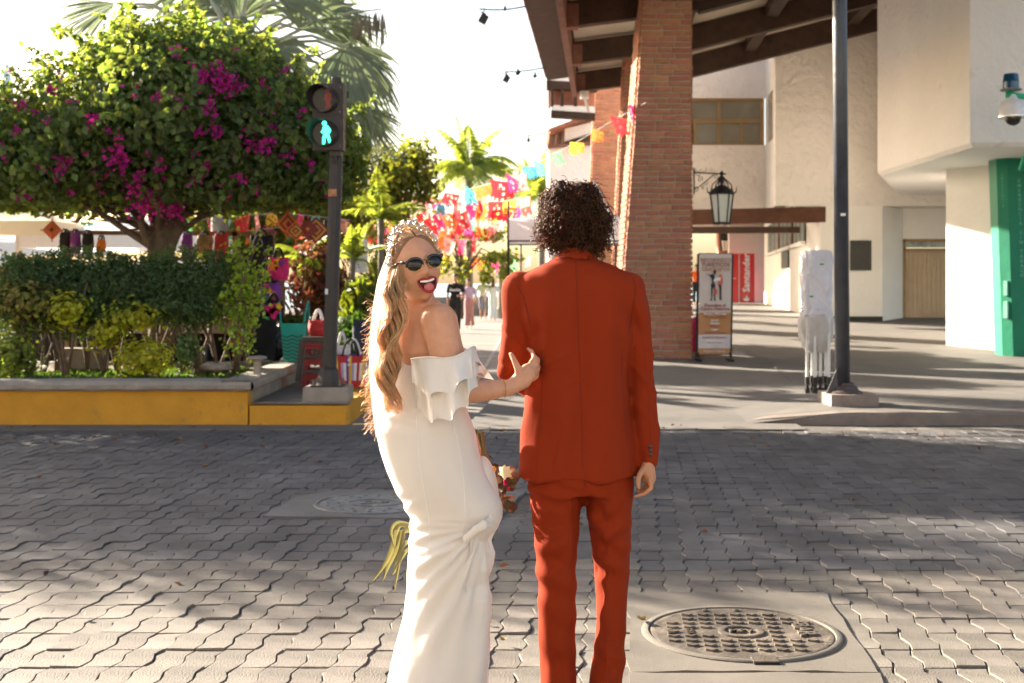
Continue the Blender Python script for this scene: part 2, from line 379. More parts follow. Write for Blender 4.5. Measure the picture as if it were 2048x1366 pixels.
# ================================================================ MANHOLES
IRON = M('cast_iron', (.11,.092,.075), rough=.62, var=.35, scale=7, bump=.5, bscale=70, metal=.35, stain=((.24,.2,.155), 3.5, .5, .16))
IRON2 = M('cast_iron_grey', (.17,.17,.17), rough=.5, var=.3, scale=7, bump=.5, bscale=70, metal=.5, stain=((.3,.28,.25), 3.5, .55, .12))
def manhole(c, R, label, kind, mat):
    t = thing('manhole_cover', (c[0], c[1], .008), label, 'manhole cover'); z = .008
    mb = MB(); mb.lathe([(R*1.055, -.01),(R*1.055, .004),(R*1.04, .009),(R*.985, .009),(R*.975, .0),(R*.975,-.02)], (c[0],c[1],z), 72); mb.build('frame', CONC if kind else mat, t, smooth='auto')
    mb = MB(); mb.lathe([(R*.962, -.015),(R*.962, .003),(R*.955, .005),(R*.9,.0035),(0.0001,.0035)], (c[0],c[1],z), 72); mb.build('lid', mat, t, smooth='auto')
    if kind:
        mb = MB(); k = 0
        for j in range(-5, 6):
            for i in range(-6, 7):
                x, y = (i+.08*j)*.072, j*.067
                if math.hypot(x, y) > R*.84 or (abs(x) < .125 and abs(y) < .075) or (x > .19 and abs(y) < .11) or (x < -.13 and x > -.27 and abs(y) < .04): continue
                mb2 = [(-.025,.0),(0,-.016),(.025,.0),(.025,.013),(0,-.001),(-.025,.013)]
                q = [(c[0]+x+a, c[1]+y+b, z+.003) for a, b in mb2]; mb.prism(q, (0,0,.009))
        mb.build('tread_boss', mat, t)['kind'] = 'stuff'
        mb = MB(); mb.lathe([(.098,.003),(.098,.011),(.092,.013),(.075,.013),(.07,.011),(.07,.003)], (c[0]+.0,c[1],z), 32, sx=1.0, sy=.9); mb.build('centre_ring', mat, t, smooth='auto')
        mb = MB(); mb.text('MPV', (c[0],c[1],z+.007), .055, (1,0,0), (0,1,0), depth=.006, bold=.001); mb.build('lettering', mat, t)
        mb = MB(); mb.text('BAR', (c[0]+.27,c[1]+.02,z+.007), .1, (0,-1,0), (1,0,0), depth=.006, bold=.002); mb.build('lettering', mat, t)
        mb = MB(); mb.text('SEA', (c[0]-.3,c[1],z+.006), .04, (0,1,0), (-1,0,0), depth=.005); mb.text('VALL', (c[0]-.215,c[1],z+.006), .035, (0,1,0), (-1,0,0), depth=.005); mb.build('lettering', mat, t)
        for dx in (-.07, .07):
            mb = MB(); mb.lathe([(.014,.003),(.014,.01),(.008,.012),(0.0001,.012)], (c[0]+dx-.03,c[1]+R*.86,z), 12); mb.build('bolt', mat, t)
        mb = MB(); mb.box((c[0]+.02, c[1]-R*.965-.01, z+.005), (.1, .075, .012)); mb.build('hinge', mat, t)
        mb = MB(); mb.box((c[0]+.02, c[1]-R*.93+.016, z+.0065), (.105, .012, .004)); mb.box((c[0]+.02, c[1]-R*1.09, z+.003), (.1, .012, .004)); mb.build('hinge_gap', M('gap_black', (.015,.013,.012), bump=0), t)
    else:
        mb = MB(); 
        for k in range(20):
            a = 2*PI*k/20; mb.lathe([(.017,.003),(.014,.009),(.0001,.01)], (c[0]+R*.82*math.cos(a), c[1]+R*.82*math.sin(a), z), 8)
        for k in range(12):
            a = 2*PI*k/12; mb.lathe([(.017,.003),(.014,.009),(.0001,.01)], (c[0]+R*.64*math.cos(a), c[1]+R*.64*math.sin(a), z), 8)
        mb.build('stud', mat, t)['kind'] = 'stuff'
        mb = MB(); mb.lathe([(.17,.003),(.17,.009),(.155,.009),(.155,.003)], (c[0],c[1],z), 32, sx=1.1, sy=.8); mb.text('DP', (c[0],c[1],z+.006), .15, (1,0,0), (0,1,0), depth=.005, bold=.004); mb.build('raised_emblem', mat, t)
manhole((.975, 5.32), .4, 'round iron manhole cover with raised chevrons beside the man in the rust suit', True, IRON)
manhole((-.93, 8.44), .385, 'smaller looking grey manhole cover beyond the woman in the shaded roadway', False, IRON2)
# ================================================================ PORTAL BUILDING (right)
BRICK = M('brick_clay', (.44,.19,.112), rough=.85, var=.2, scale=9, bump=.6, bscale=45, obj_rand=.18, stain=((.5,.25,.12), 3, .6, .15))
BRICKS = M('brick_clay_far', (.44,.19,.112), rough=.85, var=.2, scale=5, bump=.5, bscale=40, isl=.16)
MORT = M('mortar', (.5,.41,.34), rough=.9, var=.2, scale=9, bump=.6, bscale=60)
STUCCO = M('stucco', (.76,.71,.65), rough=.9, var=.05, scale=.9, bump=1.0, bscale=5, stain=((.5,.44,.37), 1.6, .6, .14))
STUCCO_W = M('stucco_white', (.84,.82,.8), rough=.88, var=.04, scale=.9, bump=.55, bscale=9, stain=((.6,.56,.52), 1.8, .6, .16))
SMOOTHW = M('painted_plaster', (.8,.77,.71), rough=.8, var=.04, scale=1.5, bump=.15, bscale=9, stain=((.6,.5,.4), 5, .72, .06))
WOOD = M('dark_beam_wood', (.05,.025,.014), rough=.7, var=.4, scale=4, bump=.6, bscale=18)
WOODR = M('fascia_wood', (.2,.095,.065), rough=.75, var=.25, scale=5, bump=.5, bscale=25)
PLANK = M('ceiling_plank', (.5,.42,.33), rough=.8, var=.1, scale=3, bump=.2)
TILE = M('roof_tile', (.36,.15,.075), rough=.85, var=.35, scale=6, bump=.5, bscale=30, obj_rand=.3)
TILES = M('roof_tile_far', (.36,.15,.075), rough=.85, var=.35, scale=6, bump=.5, bscale=30, isl=.3)
WINF = M('window_wood', (.3,.19,.08), rough=.6, var=.2, scale=6)
GLASSD = M('curtained_glass', (.22,.2,.15), rough=.12, var=.15, scale=2, bump=0, spec=.7)
IRONB = M('black_iron', (.025,.023,.025), rough=.5, var=.3, scale=20, bump=.1, metal=.4)
brick_meshes = []
def brick_mesh(L, H, D, seed):
    r = random.Random(seed); mb = MB(); mb.box((0,0,0), (L, D, H)); me = mb.mesh('brick'); bm = bmesh.new(); bm.from_mesh(me)
    bmesh.ops.bevel(bm, geom=[e for e in bm.edges if all(v.co.y < 0 for v in e.verts) or True], offset=.009, segments=1, affect='EDGES')
    for v in bm.verts: v.co += Vector((r.uniform(-.006,.006), r.uniform(-.004,.004), r.uniform(-.005,.005)))
    bmesh.ops.recalc_face_normals(bm, faces=bm.faces); bm.to_mesh(me); bm.free(); me.materials.append(BRICK); return me
def pillar(d, pxtop, pxbot, pybot, width, depth, ztop, label, near, zb=None, course=.097):
    """left edge passes (pxtop at row 0) and (pxbot at row pybot); front face plane at depth d"""
    zb = fz(d)-.05 if zb is None else zb
    z0 = CAMZ-(0-HY)*d/F; z1 = CAMZ-(pybot-HY)*d/F; xa = (pxtop-1024)*d/F; xb = (pxbot-1024)*d/F
    def xl(z): return xb+(xa-xb)*(z-z1)/(z0-z1)
    xr = xl(zb)+width
    t = thing('brick_pillar', (xl(zb), d, zb), label, 'pillar', 'brick pillars along the portal')
    mb = MB(); vs = []
    for z in (zb, ztop):
        e = .012; vs += [(xl(z)+e, d+e, z), (xr-e, d+e, z), (xr-e, d+depth, z), (xl(z)+e, d+depth, z)]
    mb.add(vs, [(3,2,1,0),(4,5,6,7),(0,1,5,4),(1,2,6,5),(2,3,7,6),(3,0,4,7)]); mb.build('core', MORT, t)
    nc = int((ztop-zb)/course); st = MB(); cnt = 0; lens = [.3, .37, .24, .16]
    if near:
        for k, L in enumerate(lens):
            for s in range(3): brick_meshes.append((L, brick_mesh(L-.02, course-.022, .09, k*7+s)))
    for c in range(nc):
        z = zb+(c+.5)*course; x = xl(z); end = xr; first = True
        while x < end-.03:
            L = rnd.choice(lens[:3]) if not first else rnd.choice(lens)
            if end-(x+L) < .12: L = end-x
            cx = x+L/2
            if near and z < ztop-.0 and cnt < 280:
                me = min([b for b in brick_meshes], key=lambda q: abs(q[0]-L)+rnd.random()*.005)
                inst(me[1], 'brick', t, (cx, d+.03+rnd.uniform(-.006,.006), z), (rnd.uniform(-.01,.01), rnd.uniform(-.012,.012), rnd.uniform(-.01,.01)), ((L-.018)/(me[0]-.02), 1, 1)); cnt += 1
            else:
                st.box((cx, d+.03+rnd.uniform(-.006,.006), z), (L-.02, .09, course-.022))
            x += L; first = False
        y = d+.075
        while y < d+depth-.05:
            L = rnd.choice((.3,.22,.15)); L = min(L, d+depth-y); st.box((xl(z)+.03-.012+rnd.uniform(-.008,.006), y+L/2, z), (.09, L-.02, course-.022)); st.box((xr-.03+.012+rnd.uniform(-.006,.006), y+L/2, z), (.09, L-.02, course-.022)); y += L
    o = st.build('brickwork', BRICKS, t); o['kind'] = 'stuff'
    return t
pillar(21.6, 1287, 1240, 640, 1.29, 1.15, 6.75, 'nearest tall brick pillar with a sloping left side, beside the tour banner', True)
pillar(29.0, 1256, 1222, 640, 1.3, .45, 7.4, 'middle brick pillar, narrow strip seen just left of the nearest pillar', False)
pillar(36.0, 1197, 1172, 640, 1.5, .5, 7.2, 'farthest brick pillar, partly behind the white gazebo peak', False)
# roof
AX = Vector((.074, .997, 0)).normalized()
HE = 6.06
def eave(d, off=0, z=HE): return Vector((94*20.2/2500 + .074*(d-20.2)+off, d, z))
t = thing('portal_roof', (1.0, 24, 6.2), 'sloping tiled roof with heavy dark beams over the brick pillars', 'roof')
mb = MB(); a, b = eave(9), eave(30.6)
mb.prism([a+Vector((-.06,0,-.02)), a+Vector((.06,0,-.02)), a+Vector((.06,0,.52)), a+Vector((-.06,0,.52))], b-a); mb.build('fascia_board', WOODR, t)
for k, d in enumerate((30.2, 26.4, 22.6, 18.8, 15.0)):
    mb = MB(); a = eave(d, .06, HE+.27); b = a+Vector((2.6, -.2, .3)); mb.beam(a, b, .26, .46); mb.build('rafter', WOOD, t)
    mb = MB(); c = b+Vector((7.2, -.53, 1.75)); mb.beam(b-Vector((.3,-.02,.06)), c, .28, .5); mb.build('rafter', WOOD, t)
    mb = MB(); mb.box(eave(d, .16, HE+.24), (.2,.3,.42)); mb.build('corbel', WOODR, t)
for q, z in ((2.3, .62), (4.2,1.12), (6.6, 1.72)):
    mb = MB(); mb.beam(eave(9, q, HE+z), eave(31.5, q, HE+z), .26, .34); mb.build('purlin', WOOD, t)
# plank soffit, individual boards
mb = MB(); bd = MB(); y = 9.0; n = 0
bm_ = MB(); bm_.box((0,0,0), (2.7, .21, .03)); 
while y < 31.5:
    a = eave(y, -.0, HE+.56)
    for (p, q) in ((a, a+Vector((2.72,-.2,.3))), (a+Vector((2.72,-.2,.3)), a+Vector((9.9,-.73,2.1)))):
        u = (q-p); w_ = Vector((0, .20, 0)); bd.prism([p, q, q+w_, p+w_], (0,0,.03)); 
    y += .215
bd.build('plank', PLANK, t)['kind'] = 'stuff'
# tiles on the overhang: individual barrel tiles at the edge plus joined rows behind
def barrel(n=7, r=.11, L=.62, th=.014):
    mb = MB(); vs = []
    for k, rr in ((0, r), (1, r*.86)):
        for rad in (rr, rr-th):
            for i in range(n):
                a = PI*i/(n-1); vs.append((k*L, rad*math.cos(a), rad*math.sin(a)))
    fs = []
    for i in range(n-1):
        fs += [(i, i+1, 2*n+i+1, 2*n+i), (n+i+1, n+i, 3*n+i, 3*n+i+1), (i, n+i, n+i+1, i+1)]
    fs += [(0, 2*n, 3*n, n), (n-1, 2*n-1, 4*n-1, 3*n-1)]
    mb.add(vs, fs); return mb
bt = barrel(); tm = bt.mesh('roof_tile'); bm = bmesh.new(); bm.from_mesh(tm); bmesh.ops.recalc_face_normals(bm, faces=bm.faces); bm.to_mesh(tm); bm.free(); tm.materials.append(TILE)
y = 9.5; n = 0; far = MB()
pit = math.radians(-9)
mb = MB(); mb.prism([eave(9,-.69,HE+.45), eave(9,.1,HE+.56), eave(31,.1,HE+.56), eave(31,-.69,HE+.45)], (0,0,.03)); mb.build('overhang_board', WOOD, t)
while y < 31:
    a = eave(y, -.72, HE+.5)
    if 17 < y: inst(tm, 'roof_tile', t, a, (rnd.uniform(-.04,.04), pit+rnd.uniform(-.03,.03), rnd.uniform(-.03,.03))); n += 1
    inst(tm, 'roof_tile', t, a+Vector((.06, .12, .15)), (PI+rnd.uniform(-.04,.04), pit, rnd.uniform(-.03,.03))) if 17 < y else None
    for r_ in range(1, 17):
        for v_ in bt.v: pass
        R = Matrix.Rotation(-math.radians(12), 3, 'Y'); o_ = a+Vector((.58*r_, -.04*r_, .125*r_+.02))
        far.add([o_+R@Vector(v) for v in bt.v], bt.f)
    y += .245
o = far.build('tile_rows', TILES, t); o['kind'] = 'stuff'
# outer walls of the building -------------------------------------------------
B = thing('portal_building', (8, 31, 0), 'cream stuccoed building behind the portal with a deep passage', 'building')
def wallpoly(pts, ext, mat, name, par=B):
    mb = MB(); mb.prism(pts, ext); return mb.build(name, mat, par)
def zy(py, d): return CAMZ-(py-HY)*d/F
def xx(px, d): return (px-1024)*d/F
# upper wall with window : plane d=33, x 1380..1531
dW = 33.0; zl = zy(412, 31)
x0, x1 = xx(1300,dW), xx(1531,dW); zw0, zw1 = zy(290,dW), zy(196,dW)
wx0, wx1 = xx(1378,dW), xx(1530,dW)
wallpoly([(x0,dW,zl),(x1,dW,zl),(x1,dW,zw0),(x0,dW,zw0)], (0,.3,0), STUCCO, 'wall')
wallpoly([(x0,dW,zw1),(x1,dW,zw1),(x1,dW,11),(x0,dW,11)], (0,.3,0), STUCCO, 'wall')
wallpoly([(x0,dW,zw0),(wx0,dW,zw0),(wx0,dW,zw1),(x0,dW,zw1)], (0,.3,0), STUCCO, 'wall')
# return wall with the narrow window
R0, R1 = Vector((x1, dW, 0)), Vector((xx(1551,31), 31, 0))
dr = (R1-R0)*.985
def rp(t_, z): p = R0+dr*t_; return Vector((p.x, p.y, z))
wallpoly([rp(0,zl), rp(1,zl), rp(1,zw0), rp(0,zw0)], (.3,0,0), STUCCO, 'wall')
wallpoly([rp(0,zw1), rp(1,zw1), rp(1,11), rp(0,11)], (.3,0,0), STUCCO, 'wall')
wallpoly([rp(0,zw0), rp(.25,zw0), rp(.25,zw1), rp(0,zw1)], (.3,0,0), STUCCO, 'wall')
wallpoly([rp(.9,zw0), rp(1,zw0), rp(1,zw1), rp(.9,zw1)], (.3,0,0), STUCCO, 'wall')
wallpoly([rp(.25,zw0)+Vector((.2,0,0)), rp(.9,zw0)+Vector((.2,0,0)), rp(.9,zw1)+Vector((.2,0,0)), rp(.25,zw1)+Vector((.2,0,0))], (.02,0,0), GLASSD, 'pane')
# big window: frame bars and panes
wn = MB(); wn.box(((wx0+wx1)/2, dW+.16, (zw0+zw1)/2), (wx1-wx0, .04, zw1-zw0)); W0 = wn.build('window', M('window_back', (.05,.045,.03), bump=0), B)
def bar(px0, py0, px1, py1, th=.06):
    mb = MB(); mb.box(((xx(px0,dW)+xx(px1,dW))/2, dW+.11, (zy(py0,dW)+zy(py1,dW))/2), (abs(xx(px1,dW)-xx(px0,dW)), th, abs(zy(py1,dW)-zy(py0,dW)))); mb.build('frame', WINF, W0)
bar(1378,196,1530,201); bar(1378,285,1530,290); bar(1378,237,1530,244, .05); bar(1436,201,1442,285, .055); bar(1522,201,1530,285,.055); bar(1482,244,1487,285,.05); bar(1388,244,1393,285,.05)
for (a, b, c, d_) in ((1378,201,1436,237),(1442,201,1522,237),(1393,244,1436,285),(1442,244,1482,285),(1487,244,1522,285)):
    mb = MB(); mb.box(((xx(a,dW)+xx(c,dW))/2, dW+.125, (zy(b,dW)+zy(d_,dW))/2), (xx(c,dW)-xx(a,dW), .01, zy(b,dW)-zy(d_,dW))); mb.build('pane', GLASSD, W0)
# textured wall right of the return: plane d=31
d3 = 31.0; xa, xb = xx(1551,d3), xx(2300,d3)
wallpoly([(xa,d3,zl),(xb,d3,zl),(xb,d3,11),(xa,d3,11)], (0,.3,0), STUCCO, 'wall')
# passage: lintel, lower wall right of it
wallpoly([(xx(1300,32.6),32.6,zl-.4),(xx(1620,32.6),30.96,zl-.4),(xx(1620,32.6),30.96,zl-.02),(xx(1300,32.6),32.6,zl-.02)], (0,.28,0), M('lintel_wood', (.1,.04,.02), var=.25, scale=5, bump=.4), 'lintel')
wallpoly([(xx(1300,34),34,zl-.55),(xx(1600,34),34,zl-.55),(xx(1600,34),34,zl-.38),(xx(1300,34),34,zl-.38)], (0,.4,0), WOOD, 'lintel')
xj = xx(1641,d3); xc = xx(1765,d3)
wallpoly([(xj,d3+.01,.4),(xc,d3+.01,.4),(xc,d3+.01,zl),(xj,d3+.01,zl)], (0,.3,0), SMOOTHW, 'wall')
wallpoly([(xx(1605,31.5),31.05,.4),(xj,d3+.012,.4),(xj,d3+.012,zl),(xx(1605,31.5),31.05,zl)], (.02,.25,0), SMOOTHW, 'wall') if False else None
wallpoly([(xj+.01,d3-.02,.45),(xc,d3-.02,.45),(xc,d3-.02,.66),(xj+.01,d3-.02,.66)], (0,.03,0), M('base_board', (.03,.028,.025)), 'base_board')
# inner right wall of the passage (oblique) with jamb
I0, I1 = Vector((xj+.02, 31.3, 0)), Vector((10.7, 53, 0))
di = (I1-I0); 
wallpoly([I0+Vector((0,0,.4)), I1+Vector((0,0,.4)), I1+Vector((0,0,4.4)), I0+Vector((0,0,4.4))], (.3,.0,0), SMOOTHW, 'wall')
# far end walls of the passage
wallpoly([(xx(1458,57),57,.5),(xx(1600,57),57,.5),(xx(1600,57),57,zy(416,57)),(xx(1458,57),57,zy(416,57))], (0,.3,0), SMOOTHW, 'wall')
wallpoly([(xx(1385,60),60,zy(462,60)),(xx(1470,60),60,zy(462,60)),(xx(1470,60),60,zy(400,60)),(xx(1385,60),60,zy(400,60))], (0,.3,0), SMOOTHW, 'wall')
wallpoly([(xx(1437,58),58,.5),(xx(1459,58),58,.5),(xx(1459,58),58,zy(462,58)),(xx(1437,58),58,zy(462,58))], (0,.6,0), BRICKS, 'pier')
wallpoly([(4.5,33.3,zl+.72),(14,33.3,zl+.72),(14,60,zl+.72),(4.5,60,zl+.72)], (0,0,.2), PLANK, 'ceiling')
# wall going to the door, door with glass transom
D0 = Vector((xc, d3+.02, 0)); D1 = Vector((xx(1806,32.2), 32.2, 0))
wallpoly([D0+Vector((0,0,.4)), D1+Vector((0,0,.4)), D1+Vector((0,0,zl)), D0+Vector((0,0,zl))], (.0,.25,0), SMOOTHW, 'wall')
dd = 32.2; xd0 = D1.x; xd1 = xx(1935,dd); zt = zy(478,dd)
wallpoly([(xd0,dd,zt),(xd1+3,dd,zt),(xd1+3,dd,zl+.4),(xd0,dd,zl+.4)], (0,.25,0), SMOOTHW, 'wall')
wallpoly([(xd1,dd,.4),(xd1+3,dd,.4),(xd1+3,dd,zt),(xd1,dd,zt)], (0,.25,0), SMOOTHW, 'wall')
wallpoly([(xc,d3+.3,zl+.02),(xb,d3+.3,zl+.02),(xb,d3+2,zl+.02),(xc,d3+2,zl+.02)], (0,0,.2), SMOOTHW, 'soffit')
DOORW = M('door_wood', (.5,.37,.23), rough=.6, var=.12, scale=2, bump=.15)
mb = MB(); mb.box(((xd0+xd1)/2, dd+.12, (zy(637,dd)+zy(500,dd))/2), (xd1-xd0, .03, zy(500,dd)-zy(637,dd))); dr_ = mb.build('door', DOORW, B)
x = xd0+.04
while x < xd1-.1:
    mb = MB(); mb.box((x+.06, dd+.095, (zy(632,dd)+zy(502,dd))/2), (.112, .02+rnd.uniform(-.003,.003), zy(502,dd)-zy(632,dd)-.06)); mb.build('board', DOORW, dr_); x += .12
for (x_, z_, sx_, sz_) in (((xd0+.03), (zy(635,dd)+zt)/2, .07, zt-zy(635,dd)), ((xd0+xd1)/2, zt-.03, xd1-xd0, .06) if False else ((xd0+xd1)/2, zt-.035, xd1-xd0, .07), ((xd0+xd1)/2, zy(499,dd), xd1-xd0, .05)):
    mb = MB(); mb.box((x_, dd+.05, z_), (sx_, .14, sz_)); mb.build('frame', WINF, dr_)
mb = MB(); mb.box(((xd0+xd1)/2, dd+.1, (zy(497,dd)+zt)/2), (xd1-xd0-.1, .02, zt-zy(497,dd)-.06)); mb.build('transom', M('transom_glass', (.35,.4,.36), rough=.15, var=.5, scale=5, bump=0), dr_)
# projecting upper mass and its column
dA, dB = 25.7, 20.2; A1 = Vector((xx(1755,dA), dA, zy(345,dA))); A2 = Vector((xx(1940,dB), dB, zy(285,dB))); A3 = Vector((12.0, 19.7, A2.z))
mb = MB(); base = [A1, A2, A3, Vector((14,23,A1.z)), Vector((14,31,A1.z)), Vector((A1.x+2.0,30.98,A1.z))]
zb_ = (A1.z+A2.z)/2; ring = [Vector((p.x,p.y,zb_)) for p in base]
ins = [Vector((p.x+(.07 if i in (0,1,5) else 0), p.y+(.07 if i in (1,2) else 0), zb_-.07)) for i, p in enumerate(base)]
top = [Vector((p.x,p.y,11)) for p in base]; n = 6
mb.add(ins+ring+top, [tuple(range(n))]+[(i, (i+1)%n, n+(i+1)%n, n+i) for i in range(n)]+[(n+i, n+(i+1)%n, 2*n+(i+1)%n, 2*n+i) for i in range(n)]+[tuple(range(3*n-1, 2*n-1, -1))])
mb.build('upper_storey', STUCCO_W, B)
C0 = Vector((xx(1892,24.3), 24.3, 0)); C1 = Vector((xx(2012,23.0), 23.0, 0))
zb2 = fz(24)-.06; top_z = zb_-.06
mb = MB(); mb.prism([Vector((C0.x,C0.y,zb2)), Vector((C1.x,C1.y,zb2)), Vector((C1.x+1.6,C1.y+.2,zb2)), Vector((C0.x+1.8,C0.y+1.6,zb2))], (0,0,top_z-zb2)); mb.build('column', SMOOTHW, B)
# things on the walls
def panel(name, pts, th, mat, label, cat):
    mb = MB(); mb.prism(pts, th); return tag(mb.build(name, mat), label, cat)
panel('wall_plaque', [(xx(1700,d3),d3-.012,zy(541,d3)),(xx(1742,d3),d3-.012,zy(541,d3)),(xx(1742,d3),d3-.012,zy(481,d3)),(xx(1700,d3),d3-.012,zy(481,d3))], (0,-.04,0), M('plaque_black', (.03,.027,.022), rough=.45, var=.5, scale=30, bump=.6, bscale=60), 'black square plaque on the cream wall right of the lamp post', 'plaque')
ip = lambda t_, z: Vector(((I0+di*t_).x-.02, (I0+di*t_).y, z))
def t_at(px):     # parameter where a photo column meets the oblique inner wall
    s = (px-1024)/F; return (s*I0.y-I0.x)/(di.x-s*di.y)
BB = M('black_board', (.022,.025,.022), rough=.6, var=.3, bump=.1); CH = M('chalk_lettering', (.3,.33,.3), bump=0); TRAY = M('board_tray', (.75,.73,.7))
for g_, (pa, pb) in enumerate(((1538,1560),(1562,1587),(1589,1613))):
    ta, tb = t_at(pa), t_at(pb); pA, pB = ip(ta,0), ip(tb,0); dpm = (pA.y+pB.y)/2
    z_lo, z_hi = 2.65, 3.75
    t = thing('menu_board', ((pA+pB)/2+Vector((0,0,2.6))), ['deepest of the three blackboards high on the passage wall','middle of the three blackboards high on the passage wall','nearest of the three blackboards, beside the wooden lintel end'][g_], 'blackboard', 'blackboards on the passage wall')
    mb = MB(); q = [Vector((pA.x,pA.y,z_lo)), Vector((pB.x,pB.y,z_lo)), Vector((pB.x,pB.y,z_hi)), Vector((pA.x,pA.y,z_hi))]; mb.prism(q, (-.03,0,0)); mb.build('board', BB, t)
    mb = MB(); v = (pB-pA)
    for k in range(3):
        for r_ in range(22):
            z = z_hi-.06-r_*.047; a_ = pA+v*(k/3+.06); b_ = pA+v*(k/3+.06+.22*rnd.uniform(.5,1)); 
            mb.add([Vector((a_.x-.034,a_.y,z)), Vector((b_.x-.034,b_.y,z)), Vector((b_.x-.034,b_.y,z+.018)), Vector((a_.x-.034,a_.y,z+.018))], [(0,1,2,3)])
    mb.build('writing', CH, t)['kind'] = 'stuff'
    mb = MB(); mb.prism([Vector((pA.x,pA.y,z_lo-.1)), Vector((pB.x,pB.y,z_lo-.1)), Vector((pB.x,pB.y,z_lo-.01)), Vector((pA.x,pA.y,z_lo-.01))], (-.14,0,0)); mb.build('tray', TRAY, t)
    if g_: 
        mb = MB(); mb.box((pA.x-.06, pA.y, 3.3), (.05,.12,1.5)); mb.build('post', WOODR, t)
ta, tb = t_at(1565), t_at(1579); pA, pB = ip(ta,0), ip(tb,0); dm = (pA.y+pB.y)/2
t = panel('notice_board', [Vector((pA.x,pA.y,zy(536,dm))), Vector((pB.x,pB.y,zy(536,dm))), Vector((pB.x,pB.y,zy(489,dm))), Vector((pA.x,pA.y,zy(489,dm)))], (-.03,0,0), M('slate_notice', (.07,.08,.075), var=.6, scale=25, bump=0), 'narrow dark notice board under the row of blackboards', 'notice board')
# red bank panel
dS = 55.0; zS0, zS1 = zy(607,dS), zy(507,dS)
RED = M('bank_red', (.62,.01,.012), rough=.35, var=.05, bump=0, spec=.5); WHT = M('print_white', (.8,.8,.8), rough=.5, bump=0)
t = thing('bank_panel', (xx(1480,dS), dS, zS0), 'red bank machine kiosk with white vertical Santander lettering', 'bank kiosk')
mb = MB(); mb.box((xx(1494,dS), dS+.5, (zS0+zS1)/2), (xx(1509,dS)-xx(1479,dS), 1.0, zS1-zS0)); mb.build('cabinet', RED, t)
mb = MB(); mb.box((xx(1462,dS), dS+.5, (zS0+zS1)/2), (xx(1477.5,dS)-xx(1440,dS), 1.0, zS1-zS0)); mb.build('door_panel', RED, t)
mb = MB(); mb.box((xx(1478.3,dS), dS+.2, (zS0+zS1)/2), (.03, .44, zS1-zS0)); mb.build('trim_strip', WHT, t)
mb = MB(); mb.text('Santander', (xx(1493,dS), dS-.012, zS0+1.35), .42, (0,0,1), (-1,0,0), depth=.01, bold=.01); mb.build('lettering', WHT, t)
mb = MB(); c = Vector((xx(1493,dS), dS-.008, zS0+.2)); mb.prism([c+Vector((math.cos(a)*.13, 0, math.sin(a)*.075-.02)) for a in [i*PI/8 for i in range(16)]], (0,-.01,0)); mb.prism([c+Vector((-.05,0,.0)), c+Vector((.06,0,.0)), c+Vector((.02,0,.2)), c+Vector((-.0,0,.14))], (0,-.014,0)); mb.build('logo', WHT, t)
mb = MB(); mb.box((xx(1468,dS), dS-.012, zS0+1.1), (.14,.02,.03)); mb.build('handle', WHT, t)
# small wall lantern on the far pier
def lantern(t, c, s, flat=False):
    """hexagon glass lantern; c = bottom centre"""
    FROST = M('frosted_glass', (.9,.9,.78), rough=.4, var=.05, scale=3, bump=0, trans=.2)
    c = Vector(c); rb, rt, h = .13*s, .2*s, .5*s
    mb = MB()
    for r_, z_ in ((rb, .0), (rt, h)):
        for i in range(6):
            a, b = i*PI/3, (i+1)*PI/3; mb.beam(c+Vector((r_*math.cos(a), r_*math.sin(a), z_)), c+Vector((r_*math.cos(b), r_*math.sin(b), z_)), .022*s, .03*s)
    for i in range(6):
        a = i*PI/3; mb.beam(c+Vector((rb*math.cos(a), rb*math.sin(a), -.04*s)), c+Vector((rt*math.cos(a), rt*math.sin(a), h+.02*s)), .022*s, .022*s, up=Vector((0,1,0)))
        mb.tube([c+Vector((rt*math.cos(a)*k, rt*math.sin(a)*k, z_)) for k, z_ in ((1.0,h),(1.22,h+.03*s),(1.3,h+.13*s))], [.014*s,.012*s,.004*s], 5)
        mb.tube([c+Vector((rt*math.cos(a)*k, rt*math.sin(a)*k, z_)) for k, z_ in ((.95,h+.02*s),(.8,h+.16*s),(.35,h+.24*s),(.08,h+.3*s))], .011*s, 5)
    mb.lathe([(rt*1.15,h),(rt*1.1,h+.03*s),(rt*.5,h+.12*s),(.03*s,h+.15*s),(.025*s,h+.32*s),(.045*s,h+.34*s),(.02*s,h+.38*s),(.0001,h+.4*s)], c, 12)
    mb.build('cage', IRONB, t)
    mb = MB(); mb.lathe([(rb*.93,.005),(rt*.93,h-.005)], c, 6); mb.build('glass', FROST, t)
    mb = MB(); mb.lathe([(rb*1.05,-.02*s),(rb*1.05,.01*s),(.0001,.01*s)], c, 6); mb.build('bottom_plate', IRONB, t)
t = thing('wall_lantern', (xx(1448,57.9), 57.8, zy(502,57.9)), 'tiny lantern on the brick pier far down the passage', 'lantern'); lantern(t, (xx(1448,57.9), 57.55, zy(503,57.9)), 1.0)
mb = MB(); mb.box((xx(1447,58), 57.92, zy(482,58)), (.3,.06,.9)); mb.build('back_plate', BB, t)
